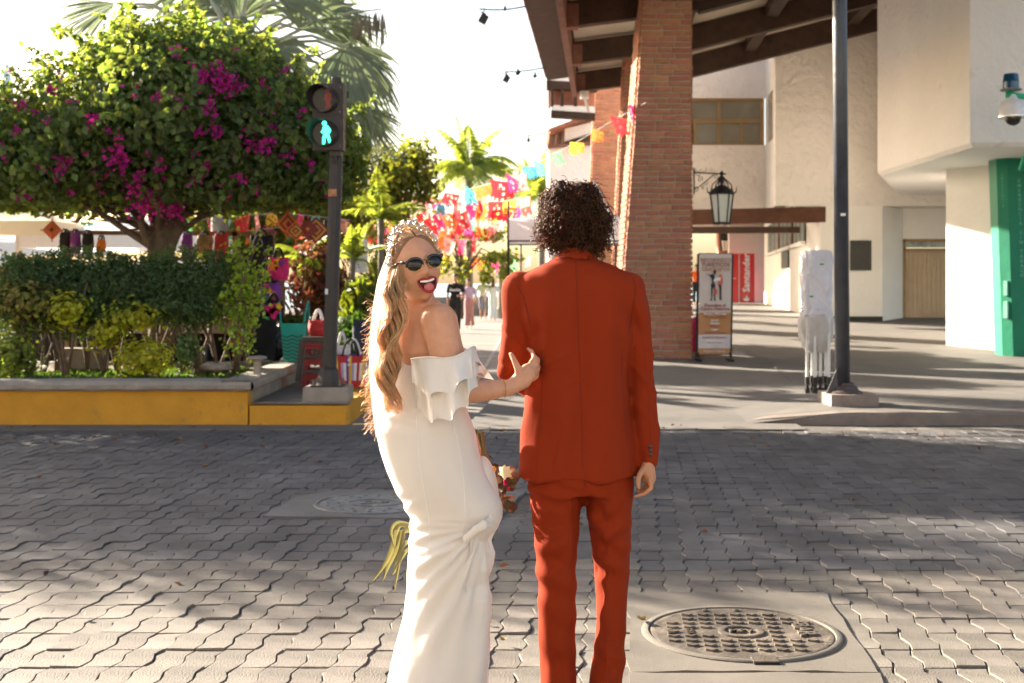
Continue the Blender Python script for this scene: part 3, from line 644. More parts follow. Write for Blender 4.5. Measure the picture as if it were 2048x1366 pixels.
# main hanging lantern with scroll bracket
dL = 21.4; t = thing('hanging_lantern', (xx(1443,dL), dL, zy(350,dL)), 'black iron lantern with frosted glass hanging from a scroll bracket on the brick pillar', 'lantern')
lc = Vector((xx(1443.5,dL), dL, zy(446,dL))); lantern(t, lc, 1.0)
mb = MB(); ya = dL+.2
pw = lambda px, py: Vector((xx(px,dL), dL, zy(py,dL)))
mb.tube([pw(1386,345), pw(1452,348)], .012, 6); mb.tube([pw(1388,379), pw(1400,372), pw(1428,349)], .009, 6)
def spiral(c, r0, turns, s=1, ph=0): return [pw(c[0]+s*math.cos(ph+2*PI*turns*i/24)*r0*(1-i/26), c[1]+math.sin(ph+2*PI*turns*i/24)*r0*(1-i/26)) for i in range(25)]
for c_, r_, s_, ph in (((1433,352),6,1,0),((1392,377),6,-1,1),((1402,358),6,1,2),((1412,365),5,-1,0),((1396,350),5,1,3),((1406,374),4,1,1)): mb.tube(spiral(c_, r_, 1.3, s_, ph), .006, 5)
for k in range(5): mb.tube([pw(1390+k*5,344), pw(1393+k*5,338+k%2*3)], .005, 4)
mb.box(pw(1388,362), (.02,.06,.45)); mb.build('bracket', IRONB, t)
mb = MB()
for k in range(5): mb.lathe([(.016,-.008),(.02,0),(.016,.008),(.01,.0),(.016,-.008)], pw(1443.5,350+k*3.4), 8)
mb.build('chain', IRONB, t)
# tour banner stand
dK = 21.3; kx0, kx1 = xx(1399,dK), xx(1463,dK); kz0, kz1 = fz(dK)+.02, zy(508,dK)
t = thing('banner_stand', ((kx0+kx1)/2, dK, fz(dK)), 'tall printed banner for free walking tours in a dark frame beside the pillar', 'banner sign')
BAN = M('banner_cloth', (.66,.58,.53), rough=.6, var=.05, bump=.1, bscale=10); TER = M('banner_ochre', (.5,.24,.1), rough=.6, var=.1, bump=0); LIG = M('banner_light', (.66,.6,.6), rough=.6, bump=0)
MAR = M('print_maroon', (.3,.05,.04), bump=0); TAN = M('print_tan', (.45,.2,.1), bump=0); NAV = M('print_navy', (.035,.035,.05), bump=0); COR = M('print_coral', (.65,.14,.08), bump=0); SKN = M('print_skin', (.6,.32,.2), bump=0)
kw = kx1-kx0; kh = zy(508,dK)-zy(708,dK); kb = zy(708,dK); lean = lambda z: -.03*(1-(z-kb)/kh)
def kp(u, v, e=0): z = kb+kh*v; return Vector((kx0+kw*u+lean(z), dK-.03-e, z))
mb = MB(); mb.grid(lambda u, v: kp(u, v, .006*math.sin(v*9+u*4)), 8, 24); o = mb.build('banner', BAN, t, smooth=True)
mb = MB(); mb.grid(lambda u, v: kp(u, .195+v*.22, .012+.006*math.sin((.195+v*.22)*9+u*4)), 6, 8); mb.build('ochre_panel', TER, t)
mb = MB(); mb.grid(lambda u, v: kp(u, .06+v*.135, .012+.006*math.sin((.06+v*.135)*9+u*4)), 6, 8); mb.build('white_panel', LIG, t)
mb = MB(); mb.grid(lambda u, v: kp(u, v*.058, .012+.006*math.sin(v*.058*9+u*4)), 6, 3); mb.build('foot_panel', TER, t)
def ktext(s, v, size, m, b=.0005, sx=1.0):
    mb = MB(); mb.text(s, kp(.5, v, .022), size, (1,0,0), (0,0,1), depth=.001, bold=b, sx=sx); mb.build('lettering', m, t)
ktext('RECORRIDOS', .938, .088, TAN, .001); ktext('TURÍSTICOS', .892, .088, MAR, .0015); ktext('GRATUITOS', .845, .088, TAN, .001)
ktext('Descubre el', .487, .075, MAR, .0015); ktext('Centro Histórico', .452, .075, MAR, .0015, .95)
ktext('Martes y Miércoles', .403, .05, WHT, .001); ktext('9:00 am y 12:00 pm', .371, .05, MAR); ktext('Jueves', .34, .05, WHT, .001); ktext('Sábados', .308, .05, WHT, .001); ktext('9:00 am', .277, .05, MAR); ktext('Lugar:', .247, .05, WHT, .001); ktext('Oficina de Turismo', .215, .045, MAR)
ktext('PUNTO DE REUNIÓN', .165, .042, MAR); ktext('Oficina de Turismo', .115, .032, TAN); ktext('Puerto Vallarta', .03, .06, LIG)
def fig(name, pts, m, e=.02): mb = MB(); mb.prism([kp(u, v, e) for u, v in pts], (0,-.002,0)); mb.build(name, m, t)
fig('print_figure', [(.36,.70),(.50,.70),(.5,.56),(.53,.535),(.47,.535),(.45,.66),(.42,.66),(.40,.535),(.34,.535),(.38,.56)], NAV)
fig('print_figure', [(.29,.79),(.38,.755),(.40,.70),(.47,.70),(.47,.785),(.41,.80)][::-1], NAV, .024)
fig('print_figure', [(.2,.80),(.31,.78),(.31,.79),(.21,.81)], SKN); fig('print_figure', [(.43,.80),(.5,.79),(.52,.83),(.47,.845),(.42,.83)], M('print_hair', (.12,.04,.03), bump=0), .026)
fig('print_figure', [(.58,.70),(.69,.70),(.69,.57),(.71,.54),(.64,.54),(.62,.66)], NAV); fig('print_figure', [(.57,.69),(.71,.69),(.73,.75),(.68,.80),(.60,.80)], COR, .024)
fig('print_figure', [(.6,.82),(.66,.82),(.67,.855),(.6,.86)], SKN, .024); fig('print_figure', [(.42,.725),(.66,.735),(.65,.77),(.47,.76)], WHT, .028); fig('print_figure', [(.45,.6),(.56,.6),(.55,.65),(.46,.65)], COR, .028)
fr = MB()
for u in (-.035, 1.035): fr.beam(kp(u,-.03)+Vector((0,.04,0)), kp(u,1.0)+Vector((0,.04,0)), .035, .035, up=Vector((0,1,0)))
fr.beam(kp(-.03,1)+Vector((0,.04,0)), kp(1.03,1)+Vector((0,.04,0)), .03, .03); fr.beam(kp(-.03,-.0)+Vector((0,.04,0)), kp(1.03,0)+Vector((0,.04,0)), .03, .03); fr.build('frame', IRONB, t)
for u in (0, 1):
    mb = MB(); mb.box(kp(u, -.055)+Vector((0,.0,0)), (.06, .5, .035)); mb.beam(kp(u,-.03)+Vector((0,-.1,0)), kp(u,.02)+Vector((0,.03,0)), .03,.03); mb.build('foot', IRONB, t)
# lamp post on plinth (right)
dP = 14.15; PX = xx(1685,dP); POST = M('post_paint', (.045,.05,.065), rough=.35, var=.3, scale=5, bump=.12, bscale=12, spec=.55, stain=((.1,.085,.08), 6, .66, .08))
t = thing('lamp_post', (PX, dP, .2), 'thick dark blue painted post on a concrete plinth at the right kerb', 'post')
zp = zy(788,dP)+.02
mb = MB(); mb.tube([(PX-.0,dP,zp+.08),(PX-.03,dP,zp+4),(PX-.05,dP,zp+7)], [.083,.081,.08], 24); mb.build('shaft', POST, t, smooth=True)
mb = MB(); mb.lathe([(.17,0),(.19,.015),(.19,.03),(.15,.05),(.13,.09),(.1,.1),(.095,.13)], (PX+.03,dP,zp-.02), 24); mb.build('base_flange', M('rusty_flange', (.08,.06,.06), rough=.6, var=.4, scale=9, bump=.4), t, smooth='auto')
mb = MB(); mb.prism([(PX-.2,dP-.05,zp-.02),(PX-.08,dP-.05,zp-.02),(PX-.08,dP-.05,zp+.26)], (0,.015,0)); mb.build('gusset', POST, t)
mb = MB(); mb.box((PX-.015, dP-.085, zy(430,dP)), (.055,.004,.03)); mb.build('sticker', WHT, t)
mb = MB(); mb.box((xx(1708,13.95), dP+.06, .105), (xx(1755,13.95)-xx(1660,13.95), .62, .29)); o = mb.build('plinth', M('plinth_concrete', (.25,.2,.17), var=.2, scale=4, bump=.6, bscale=40), t)
# folded white canopy frame
dC = 15.7; cx = xx(1632,dC); zc = fz(dC)
t = thing('folded_canopy', (cx, dC, zc), 'folded white pop-up canopy standing upright in its wrapped cover beside the post', 'folded canopy')
LEG = M('canopy_leg', (.72,.72,.7), rough=.4, var=.06, bump=0); BLK = M('black_plastic', (.02,.02,.022), rough=.45, bump=0); CVR = M('wrap_plastic', (.66,.64,.68), rough=.5, var=.12, scale=4, bump=1.0, bscale=9, spec=.5); CLO = M('canopy_cloth', (.5,.47,.44), rough=.8, var=.12, scale=6, bump=.4, bscale=12)
lp = [(-.135,-.1),(-.05,-.14),(.05,-.02),(.13,-.12),(-.1,.06),(.08,.1),(.0,.02),(.135,.05),(-.02,.12)]
for k, (a, b) in enumerate(lp):
    mb = MB(); mb.box((cx+a, dC+b, zc+.62), (.03,.03,1.0)); lg = mb.build('leg', LEG, t)
    mb = MB(); mb.box((cx+a, dC+b, zc+.035), (.055,.055,.07)); mb.box((cx+a, dC+b, zc+.17), (.045,.045,.09)); mb.box((cx+a,dC+b,zc+.1),(.03,.03,.08)); mb.build('foot', BLK, lg)
def wrapf(prof, sq, amp, nf, seed):
    def f(u, v):
        a = 2*PI*u; i = v*(len(prof)-1); k = min(int(i), len(prof)-2); q = i-k; r_ = prof[k][0]*(1-q)+prof[k+1][0]*q; z = prof[k][1]*(1-q)+prof[k+1][1]*q
        ca, sa = math.cos(a), math.sin(a); e = 2/sq
        x, y = math.copysign(abs(ca)**e, ca), math.copysign(abs(sa)**e, sa)
        n_ = fnoise((ca*2.2, sa*2.2, z*4+seed))*amp+fnoise((ca*6, sa*6, z*11+seed))*amp*.45 + amp*.5*math.sin(nf*a+3*z)*max(0, 1-v*.7)*(1 if nf else 0)
        return (cx+x*(r_+n_), dC+y*(r_*.9+n_), zc+z)
    return f
mb = MB(); mb.grid(wrapf([(.11,.52),(.17,.62),(.205,.78),(.2,.95),(.16,1.04),(.1,1.06)], 2.2, .035, 9, 3), 64, 18); mb.build('loose_cloth', CLO, t, smooth=True)
mb = MB(); mb.grid(wrapf([(.17,.94),(.19,1.0),(.17,1.06),(.18,1.12),(.185,1.3),(.182,1.5),(.188,1.68),(.175,1.78),(.12,1.8),(.0,1.78)], 3.2, .03, 0, 9), 72, 44); mb.build('plastic_wrap', CVR, t, smooth=True)
mb = MB()
for z in (1.01,1.06): mb.tube([(cx+.19*math.cos(a), dC+.175*math.sin(a), zc+z+.015*math.sin(a*2+z*9)) for a in [i*PI/10 for i in range(21)]], .014, 6)
mb.build('tie', CVR, t)
GRN = M('tape_green', (.05,.3,.08), bump=0)
for (u, z) in ((.03,1.62),(-.1,1.22)): mb = MB(); mb.box((cx+u, dC-.175, zc+z), (.05,.01,.018)); mb.build('tape', GRN, t)
# green emergency totem with camera and beacon
dG = 22.0; GREEN = M('totem_green', (.006,.2,.11), rough=.5, var=.12, scale=2, bump=.08, bscale=6, spec=.35, stain=((.012,.25,.15), 1.5, .6, .2))
zg0, zg1 = fz(dG), zy(313,dG)
t = thing('emergency_totem', (xx(2030,dG), dG, zg0), 'tall bright green emergency totem with faint vertical lettering at the right edge', 'totem')
gx0, gx1 = xx(2012,dG), xx(2012,dG)+.75; tilt = xx(1999,dG)-xx(2012,dG)
mb = MB(); mb.prism([(gx0+.13,dG,zg0),(gx1,dG,zg0),(gx1+tilt,dG,zg1),(gx0+.13+tilt,dG,zg1)], (0,.55,0)); mb.build('front_panel', GREEN, t)
mb = MB(); mb.prism([(gx0,dG+.16,zg0),(gx0+.13-.004,dG-.004,zg0),(gx0+.126+tilt,dG-.004,zg1),(gx0+tilt,dG+.16,zg1)], (0,.35,0)); mb.build('side_panel', GREEN, t)
mb = MB(); mb.box(((gx0+gx1)/2+tilt+.03, dG+.27, zg1+.02), (.85,.64,.05)); mb.build('cap', GREEN, t)
GL = M('totem_print', (.15,.42,.33), bump=0)
for k, ch in enumerate('EMERGENCIA SIN TABACO'):
    if ch == ' ': continue
    z = zy(362,dG)-k*.083; x = gx0+.33+tilt*(z-zg0)/(zg1-zg0)
    mb = MB(); mb.text(ch, (x, dG-.003, z), .085, (1,0,0), (0,0,1), depth=.001, bold=.001); mb.build('letter', GL, t)
for k, ch in enumerate('EMERGENCIA'):
    z = zy(350,dG)-k*.06; x = gx0+.06+tilt*(z-zg0)/(zg1-zg0); mb = MB(); mb.text(ch, (x, dG+.065, z), .05, (.6,-.8,0), (0,0,1), depth=.001); mb.build('letter', GL, t)
mb = MB(); mb.box((gx0+.045, dG+.08, 1.0+.4), (.07,.1,.26), Matrix.Rotation(-.9,3,'Z')); mb.box((gx0+.045, dG+.08, 1.0+.02), (.08,.1,.3), Matrix.Rotation(-.9,3,'Z')); mb.build('side_label', M('label_grey', (.2,.45,.38), bump=0), t)
dQ = 19.0; q = lambda px, py, o=0: Vector((xx(px,dQ), dQ+o, zy(py,dQ)))
t = thing('security_camera', q(2026,190), 'white dome camera with a blue beacon on a green arm at the right edge', 'camera')
GP_ = M('arm_green', (.02,.4,.22), rough=.4, bump=0)
mb = MB(); mb.tube([q(2012,190), q(2028,190), q(2052,194), q(2075,200), q(2085,240,.2), q(2085,330,.8)], .045, 10); mb.cyl(q(2022,180), q(2022,202), .035, 12); mb.build('arm', GP_, t, smooth=True)
mb = MB(); mb.lathe([(.155,0),(.155,.02),(.12,.03)], q(2022,181), 20); mb.build('beacon_base', M('beacon_base', (.2,.22,.2), bump=0), t)
mb = MB(); mb.lathe([(.118,.03),(.115,.13),(.123,.135),(.115,.15),(.11,.22),(.1,.25),(.0001,.25)], q(2022,181), 24); mb.build('beacon', M('beacon_blue', (.004,.06,.13), rough=.12, bump=0, spec=.8), t, smooth='auto')
mb = MB(); mb.lathe([(.205,0),(.205,.03),(.2,.06),(.19,.16),(.16,.23),(.08,.28),(.05,.34),(.0001,.34)], q(2025,234), 24); mb.build('housing', M('camera_white', (.75,.75,.78), rough=.3, bump=0), t, smooth='auto')
mb = MB(); mb.lathe([(.215,-.01),(.215,.012),(.19,.02)], q(2025,234), 24); mb.build('rim', M('chrome', (.6,.55,.5), rough=.25, metal=1, bump=0), t)
mb = MB(); mb.ell(q(2026,236), (.12,.12,.12), 20); mb.build('dome', M('smoked_dome', (.01,.01,.012), rough=.08, bump=0, spec=.8), t, smooth=True)
# ================================================================ PLANTER AND RAISED CORNER (left)
YEL = M('kerb_yellow', (.60,.29,.025), rough=.8, var=.12, scale=3, bump=.4, bscale=30, stain=((.26,.18,.08), 3.2, .6, .1))
CAP = M('cap_concrete', (.3,.26,.215), rough=.85, var=.22, scale=4, bump=.7, bscale=35)
TH = .23
PLX = -2.75
t = thing('planter', (-7, 13.1, 0), 'long low planter with yellow painted wall and rounded grey coping', 'planter')
mb = MB(); mb.prism([(-16,13.1,-.02),(PLX-.02,13.1,-.02),(PLX-.02,13.1,.375),(-16,13.1,.375)], (0,.22,0)); mb.build('front_wall', YEL, t)
mb = MB(); mb.prism([(PLX-.24,13.3,0),(PLX-.03,13.3,0),(PLX-.03,13.3,.37),(PLX-.24,13.3,.37)], (0,3.3,0)); mb.build('side_wall', CAP, t)
def coping(u, v, ax):
    pr = [(.05,.365),(-.03,.368),(-.055,.39),(-.058,.43),(-.045,.46),(-.01,.478),(.28,.478),(.28,.38)]
    k = int(round(v*7)); o_, z_ = pr[k]; n_ = .009*fnoise((u*60, k, ax*9))
    if ax == 0: return (-16+(PLX+16.03)*u, 13.08+o_+n_, z_+n_)
    return (PLX-.0-o_+n_+.0, 13.03+(3.5)*u, z_+n_+.001)
mb = MB(); mb.grid(lambda u, v: coping(u, v, 0), 140, 7); mb.build('coping', CAP, t, smooth=False)
mb = MB(); mb.grid(lambda u, v: coping(u, v, 1), 60, 7); mb.build('coping', CAP, t, smooth=False)
mb = MB(); mb.grid(lambda u, v: (-16+13.1*u, 13.32+3.2*v, .43+.03*fnoise((u*30,v*6,2))+.02*fnoise((u*90,v*20,2))), 120, 30); mb.build('earth', SOIL, t)
mb = MB(); mb.prism([(-16,16.45,.0),(PLX,16.45,.0),(PLX,16.45,.45),(-16,16.45,.45)], (0,.2,0)); mb.build('back_wall', CAP, t)
# raised corner pavement
mb = MB(); mb.prism([(PLX,13.32,-.02),(-1.72,13.32,-.02),(-1.72,19.5,-.02),(PLX,19.5,-.02)], (0,0,TH+.02)); o = mb.build('raised_pavement', WALKC); tag(o, None, None, None, 'structure')
mb = MB(); mb.prism([(-30,16.65,-.02),(PLX-.01,16.65,-.02),(PLX-.01,40,-.02),(-30,40,-.02)], (0,0,TH+.016)); o = mb.build('market_pavement', WALKC); tag(o, None, None, None, 'structure')
t = thing('corner_kerb', (-2.2, 13.1, 0), 'short yellow painted kerb wrapping the raised street corner', 'kerb')
mb = MB(); mb.prism([(PLX+.0,13.09,-.02),(-1.74,13.09,-.02),(-1.715,13.12,-.02),(-1.715,13.12,TH-.015),(-1.74,13.09,TH-.015),(PLX,13.09,TH-.015)][:3]+[(-1.715,13.33,-.02),(PLX,13.33,-.02)], (0,0,TH-.0)); mb.build('front_face', YEL, t)
mb = MB(); mb.prism([(-1.9,13.335,-.02),(-1.712,13.335,-.02),(-1.712,15.6,-.02),(-1.9,15.6,-.02)], (0,0,TH+.022)); mb.build('side_face', YEL, t)
mb = MB(); mb.grid(lambda u, v: (PLX+.01+1.03*u, 13.085+.17*v, TH+.003+.006*fnoise((u*20,v*3,1))), 30, 3); mb.build('worn_top', CAP, t)

# ================================================================ PEDESTRIAN SIGNAL
BRN = M('signal_housing', (.03,.023,.022), rough=.5, var=.25, scale=8, bump=.15, bscale=30, spec=.5)
dT = 13.5; T = lambda px, py, o=0: Vector((xx(px,dT), dT+o, zy(py,dT)))
t = thing('pedestrian_signal', (xx(655,dT), dT, TH), 'pedestrian traffic signal with green walking figure on a dark post', 'traffic signal')
mb = MB(); z0_ = TH; c_ = (xx(656,dT), dT+.03); mb.box((c_[0], c_[1], z0_+.075), (.49,.46,.15), taper=.97); mb.build('plinth', CAP, t)
pb_ = T(656,770); pt_ = T(675,165)
mb = MB(); R45 = None; mb.tube([(pb_.x, dT+.03, z0_+.15),(pb_.x+.005, dT+.03, z0_+.33),(pb_.x+.012,dT+.03,z0_+.36),(pt_.x,dT+.09,pt_.z)], [(.135,.135),(.105,.105),(.078,.078),(.072,.072)], 8, up=(.924,.383,0)); mb.build('post', BRN, t)
mb = MB(); mb.box((c_[0], dT+.03, z0_+.155), (.34,.34,.02)); mb.build('base_plate', BRN, t)
for (a, b) in ((-.14,-.14),(.14,-.14),(-.14,.14),(.14,.14)): mb = MB(); mb.cyl((c_[0]+a, dT+.03+b, z0_+.16), (c_[0]+a, dT+.03+b, z0_+.225), .014, 6); mb.build('bolt', M('rusty_bolt', (.25,.15,.09), rough=.7), t)
mb = MB(); mb.box(T(666,386,-.045), (.09,.01,.075)); mb.build('sticker', M('sticker_orange', (.45,.2,.1), var=.5, scale=30), t)
def sighead(cy, on):
    c = T(659, cy, -.08); w_, h_ = .325, .355
    mb = MB(); mb.box(c+Vector((0,.06,0)), (w_, .2, h_)); mb.box(c+Vector((0,-.045,0)), (w_*.94,.02,h_*.94)); hd = mb.build('signal_head', BRN, t)
    lc_ = c+Vector((-.02,-.055,0)); r_ = .142
    # hood turned a little to the left of the viewer
    mb = MB(); dv = Vector((-.32,-.95,-.0)).normalized(); sx_ = Vector((dv.y*-1, dv.x, 0)).normalized(); n = 28; pr = []
    for L_, rr in ((0,1.0),(1,1.0),(1,.965),(0,.965)):
        for i in range(n):
            a = 2*PI*i/n; cut = .2*(.72+.28*math.sin(a)) if math.sin(a) > -.9 else .09
            pr.append(lc_+Vector((math.cos(a)*r_*rr, 0, math.sin(a)*r_*rr))+dv*(L_*cut))
    mb.add(pr, [(k*n+i, k*n+(i+1)%n, (k+1)%4*n+(i+1)%n, (k+1)%4*n+i) for k in range(4) for i in range(n)]); mb.build('hood', BRN, hd, smooth='auto')
    mb = MB(); mb.prism([lc_+Vector((math.cos(i*PI/14)*r_*.96, 0, math.sin(i*PI/14)*r_*.96)) for i in range(28)], (0,-.012,0)); mb.build('lens', M('lens_black', (.012,.012,.012), rough=.3, bump=0), hd)
    for sx2 in (1,):
        for q_ in (-1,1): mb = MB(); mb.ell(c+Vector((.135*sx2,-.06,.13*q_)), .009, 6); mb.build('screw', M('chrome', (.6,.55,.5)), hd)
    return hd, lc_
def figure(hd, c, scale, mat, walk):
    mb = MB(); y = -.02
    def cap2(a, b, r): 
        a = Vector((a[0],0,a[1])); b = Vector((b[0],0,b[1])); d = (b-a).normalized(); s = Vector((-d.z,0,d.x)); pts = []
        for i in range(7): an = PI/2+PI*i/6; pts.append(a+(d*math.cos(an)+s*math.sin(an))*r)
        for i in range(7): an = -PI/2+PI*i/6; pts.append(b+(d*math.cos(an)+s*math.sin(an))*r)
        mb.prism([c+p*scale+Vector((0,y-rnd.random()*.0008,0)) for p in pts], (0,-.003,0))
    cap2((-.012,.098),(-.011,.1),.021)
    if walk:
        cap2((.005,.055),(.008,.0),.026); cap2((-.012,.06),(-.016,.03),.012); cap2((-.014,.035),(-.033,.012),.01); cap2((.02,.06),(.04,.03),.012); cap2((.04,.03),(.036,.012),.011)
        cap2((.0,.0),(-.016,-.05),.014); cap2((-.016,-.05),(-.018,-.095),.012); cap2((.012,.0),(.03,-.045),.014); cap2((.03,-.045),(.044,-.092),.012)
    else:
        cap2((0,.055),(0,.0),.026); cap2((-.025,.06),(-.032,.0),.01); cap2((.025,.06),(.03,.0),.01); cap2((-.01,0),(-.014,-.095),.012); cap2((.01,0),(.016,-.095),.012)
    mb.build('figure', mat, hd)
h1, c1 = sighead(203, False); figure(h1, c1+Vector((.03,0,-.005)), 1.0, M('signal_red_off', (.33,.07,.05), rough=.5, var=.3, scale=60), False)
h2, c2 = sighead(270, True); figure(h2, c2, 1.08, emit('signal_green_lit', (.04,.9,.52), 1.1), True)
mb = MB(); mb.box(T(660,236.5,-.03), (.3,.2,.02)); mb.build('spacer', BRN, t)
mb = MB(); mb.cyl(T(671,170,-.0), T(672,155,0), .045, 10); mb.box(T(674,160,0), (.09,.07,.05)); mb.box(T(696,190,0), (.02,.05,.07)); mb.build('top_clamp', BRN, t)
mb = MB(); mb.tube([T(669,300,-.02), T(670,315,-.05), T(671,326,-.03)], .02, 8); mb.box(T(672,308,-.02), (.12,.1,.06)); mb.build('clamp', BRN, t)
mb = MB(); mb.box(T(655,583,-.07), (.03,.02,.06)); mb.build('push_label', WHT, t)

# ================================================================ FOLIAGE
def leaves(pts, nrm, size, aspect=.75, rs=1, droop=.3, fold=.18):
    """pts (n,3), nrm (n,3): folded 6-vertex leaves"""
    R = np.random.RandomState(rs); n = len(pts)
    nz = nrm + R.normal(0, .55, (n,3)); nz /= np.linalg.norm(nz, axis=1)[:,None]+1e-9
    a = R.normal(0, 1, (n,3)); a[:,2] -= droop*2; a -= nz*(a*nz).sum(1)[:,None]; a /= np.linalg.norm(a, axis=1)[:,None]+1e-9
    b = np.cross(nz, a); s = size*R.uniform(.6, 1.25, n)[:,None]
    w_ = s*aspect*.5
    v0 = pts; v3 = pts+a*s; m = pts+a*s*.45; f_ = nz*s*fold
    v1 = m-b*w_+f_; v2 = m+b*w_+f_; c = m-f_*.2; q1 = pts+a*s*.8-b*w_*.45+f_*.5; q2 = pts+a*s*.8+b*w_*.45+f_*.5
    V = np.stack([v0, v1, q1, v3, q2, v2, c], 1).reshape(-1,3)
    base = np.arange(n)[:,None]*7
    Fq = np.concatenate([base+np.array([[0,6,2,1]]), base+np.array([[6,3,2,2]])[:, :4]*0+base*0+np.array([[6,3,2,1]])*0+base*0 if False else base+np.array([[6,3,2,6]])*0+0], 0) if False else None
    tri = np.concatenate([base+np.array([[0,6,1]]), base+np.array([[1,6,2]]), base+np.array([[2,6,3]]), base+np.array([[0,5,6]]), base+np.array([[5,4,6]]), base+np.array([[4,3,6]])], 0)
    return V, tri
def cloud(blobs, n, rs=0, shell=.45, bump=.25, bs=1.2, zflat=None):
    """points near the surface of lumpy ellipsoids: blobs = (c, r(3), weight)"""
    R = np.random.RandomState(rs); P_, N_ = [], []
    tot = sum(b[2] for b in blobs)
    for (c, r_, w_) in blobs:
        k = int(n*w_/tot); d = R.normal(0,1,(k,3)); d /= np.linalg.norm(d, axis=1)[:,None]
        c = np.array(c); r_ = np.array(r_)
        lum = np.array([noise.noise(Vector(x*bs*2)+Vector(c))+.5*noise.noise(Vector(x*bs*5)+Vector(c)) for x in d])
        rad = (1+bump*lum)*(1-shell*R.uniform(0,1,k)**1.8)
        p = c+d*r_*rad[:,None]; P_.append(p); nn = d/r_; nn /= np.linalg.norm(nn, axis=1)[:,None]; N_.append(nn)
    P_ = np.concatenate(P_); N_ = np.concatenate(N_)
    if zflat is not None: k = P_[:,2] > zflat + .15*np.array([noise.noise(Vector(x*2)) for x in P_]); P_, N_ = P_[k], N_[k]
    return P_, N_
def leaf_obj(name, P_, N_, size, mat, parent, rs=0, aspect=.75, droop=.3, kind='stuff', fold=.18):
    V, T_ = leaves(P_, N_, size, aspect, rs, droop, fold); org = np.array(ORG[parent.name]) if parent else 0
    me = np_mesh(name, V-org, T_); o = put(me, name, mat, parent, False, recalc=False)
    if kind: o['kind'] = kind
    return o
BOUG = leafmat('bougainvillea_leaf', (.095,.138,.052), isl=.55, trans=.48, tint=(3.4,3.0,.9))
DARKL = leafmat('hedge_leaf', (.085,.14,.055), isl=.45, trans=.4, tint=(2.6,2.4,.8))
LIME_SUN = leafmat('lime_sun_leaf', (.4,.42,.04), isl=.4, trans=.5, tint=(2.0,1.8,.5))  # lime leaves; for the hedge patches, sunlight is put into this colour
MAG = M('bract_magenta', (.5,.02,.27), rough=.6, var=.2, bump=0, trans=.4, isl=.3, tint=(1.5,1.3,1.3))
BARK = M('bark', (.12,.085,.06), rough=.95, var=.35, scale=6, bump=1.0, bscale=16)
BARK2 = M('bark_thin', (.14,.1,.07), rough=.95, var=.3, scale=10, bump=.4)
def twigs(mb, c, n, L, r_, rs, up=.3):
    R = random.Random(rs)
    for k in range(n):
        a = R.uniform(0, 2*PI); d = Vector((math.cos(a), math.sin(a), R.uniform(-.1,.5)+up)).normalized(); p = Vector(c); pts = [p]
        for q in range(4): d = (d+Vector((R.uniform(-.3,.3), R.uniform(-.3,.3), R.uniform(-.2,.2)))).normalized(); p = p+d*L/4; pts.append(p)
        mb.tube(pts, [r_*(1-i*.2) for i in range(5)], 5)
def bougain(cx, cy, label, blobs, n, seed, zflat=None):
    t = thing('bougainvillea_tree', (cx, cy, .43), label, 'tree', 'bougainvillea trees in the planter')
    mb = MB(); mb.tube([(cx,cy,.4),(cx+.02,cy,.9),(cx-.05,cy,1.5),(cx+.05,cy,2.1),(cx+.1,cy,2.7)], [.2,.15,.14,.14,.12], 12)
    mb.tube([(cx+.12,cy-.05,.5),(cx+.19,cy,1.2),(cx+.12,cy,1.9),(cx+.3,cy,2.4)], [.09,.08,.08,.08], 10)
    R = random.Random(seed)
    for k in range(11):
        a = k*.571+.3; L = R.uniform(.9, 1.6); pts = [Vector((cx,cy,2.0+R.uniform(-.2,.3)))]; d = Vector((math.cos(a), math.sin(a)*.6, .62))
        for q in range(6): pts.append(pts[-1]+d.normalized()*L/6+Vector((0,0,R.uniform(-.06,.1)))); d += Vector((R.uniform(-.3,.3), R.uniform(-.3,.3), R.uniform(-.25,.2)))
        mb.tube(pts, [.055*(1-i*.13) for i in range(7)], 7)
        for q in (2,4,6): twigs(mb, pts[q], 3, .8, .018, seed*31+k*7+q, .0)
    mb.build('trunk', BARK, t, smooth=True)
    P_, N_ = cloud(blobs, n, seed, .5, .34, 1.6, zflat)
    leaf_obj('crown', P_, N_, .098, BOUG, t, seed, .8, .45)
    # shoots that stand out of the top
    Q, QN = [], []
    for k in range(110):
        b = blobs[R.randrange(len(blobs))]; a = R.uniform(0, 2*PI); e = R.uniform(.15, 1.3)
        d = Vector((math.cos(a)*math.cos(e), math.sin(a)*math.cos(e), math.sin(e))); p = Vector(b[0])+Vector((d.x*b[1][0], d.y*b[1][1], d.z*b[1][2]))*.95
        dr2 = (d+Vector((0,0,.6))).normalized()
        for q in range(14): p = p+dr2*.035; dr2 = (dr2+Vector((R.uniform(-.2,.2),R.uniform(-.2,.2),-.05))).normalized(); Q += [tuple(p)]*2; QN += [(R.uniform(-1,1),R.uniform(-1,1),.5)]*2
    leaf_obj('new_shoots', np.array(Q), np.array(QN), .085, BOUG, t, seed+5, .8, .2)
    return t
D1t = 15.6; W_ = lambda px, py, d=D1t: tuple(P(px, py, d))
bl = [(W_(345,250),(1.75,1.7,1.1),5), (W_(400,200),(1.3,1.3,.95),3), (W_(120,330),(1.35,1.4,.8),3), (W_(560,310),(1.05,1.3,.78),3), (W_(300,160),(.85,1,.62),1.6), (W_(20,330),(.9,1.2,.85),2), (W_(620,330),(.6,.9,.6),1.3),(W_(180,300),(.9,1.6,.8),1.5),(W_(470,360),(1.1,1.4,.55),1.8)]
t1 = bougain(W_(318,500)[0], D1t, 'big umbrella shaped bougainvillea with magenta blossom left of the signal', bl, 62000, 3, 2.43)
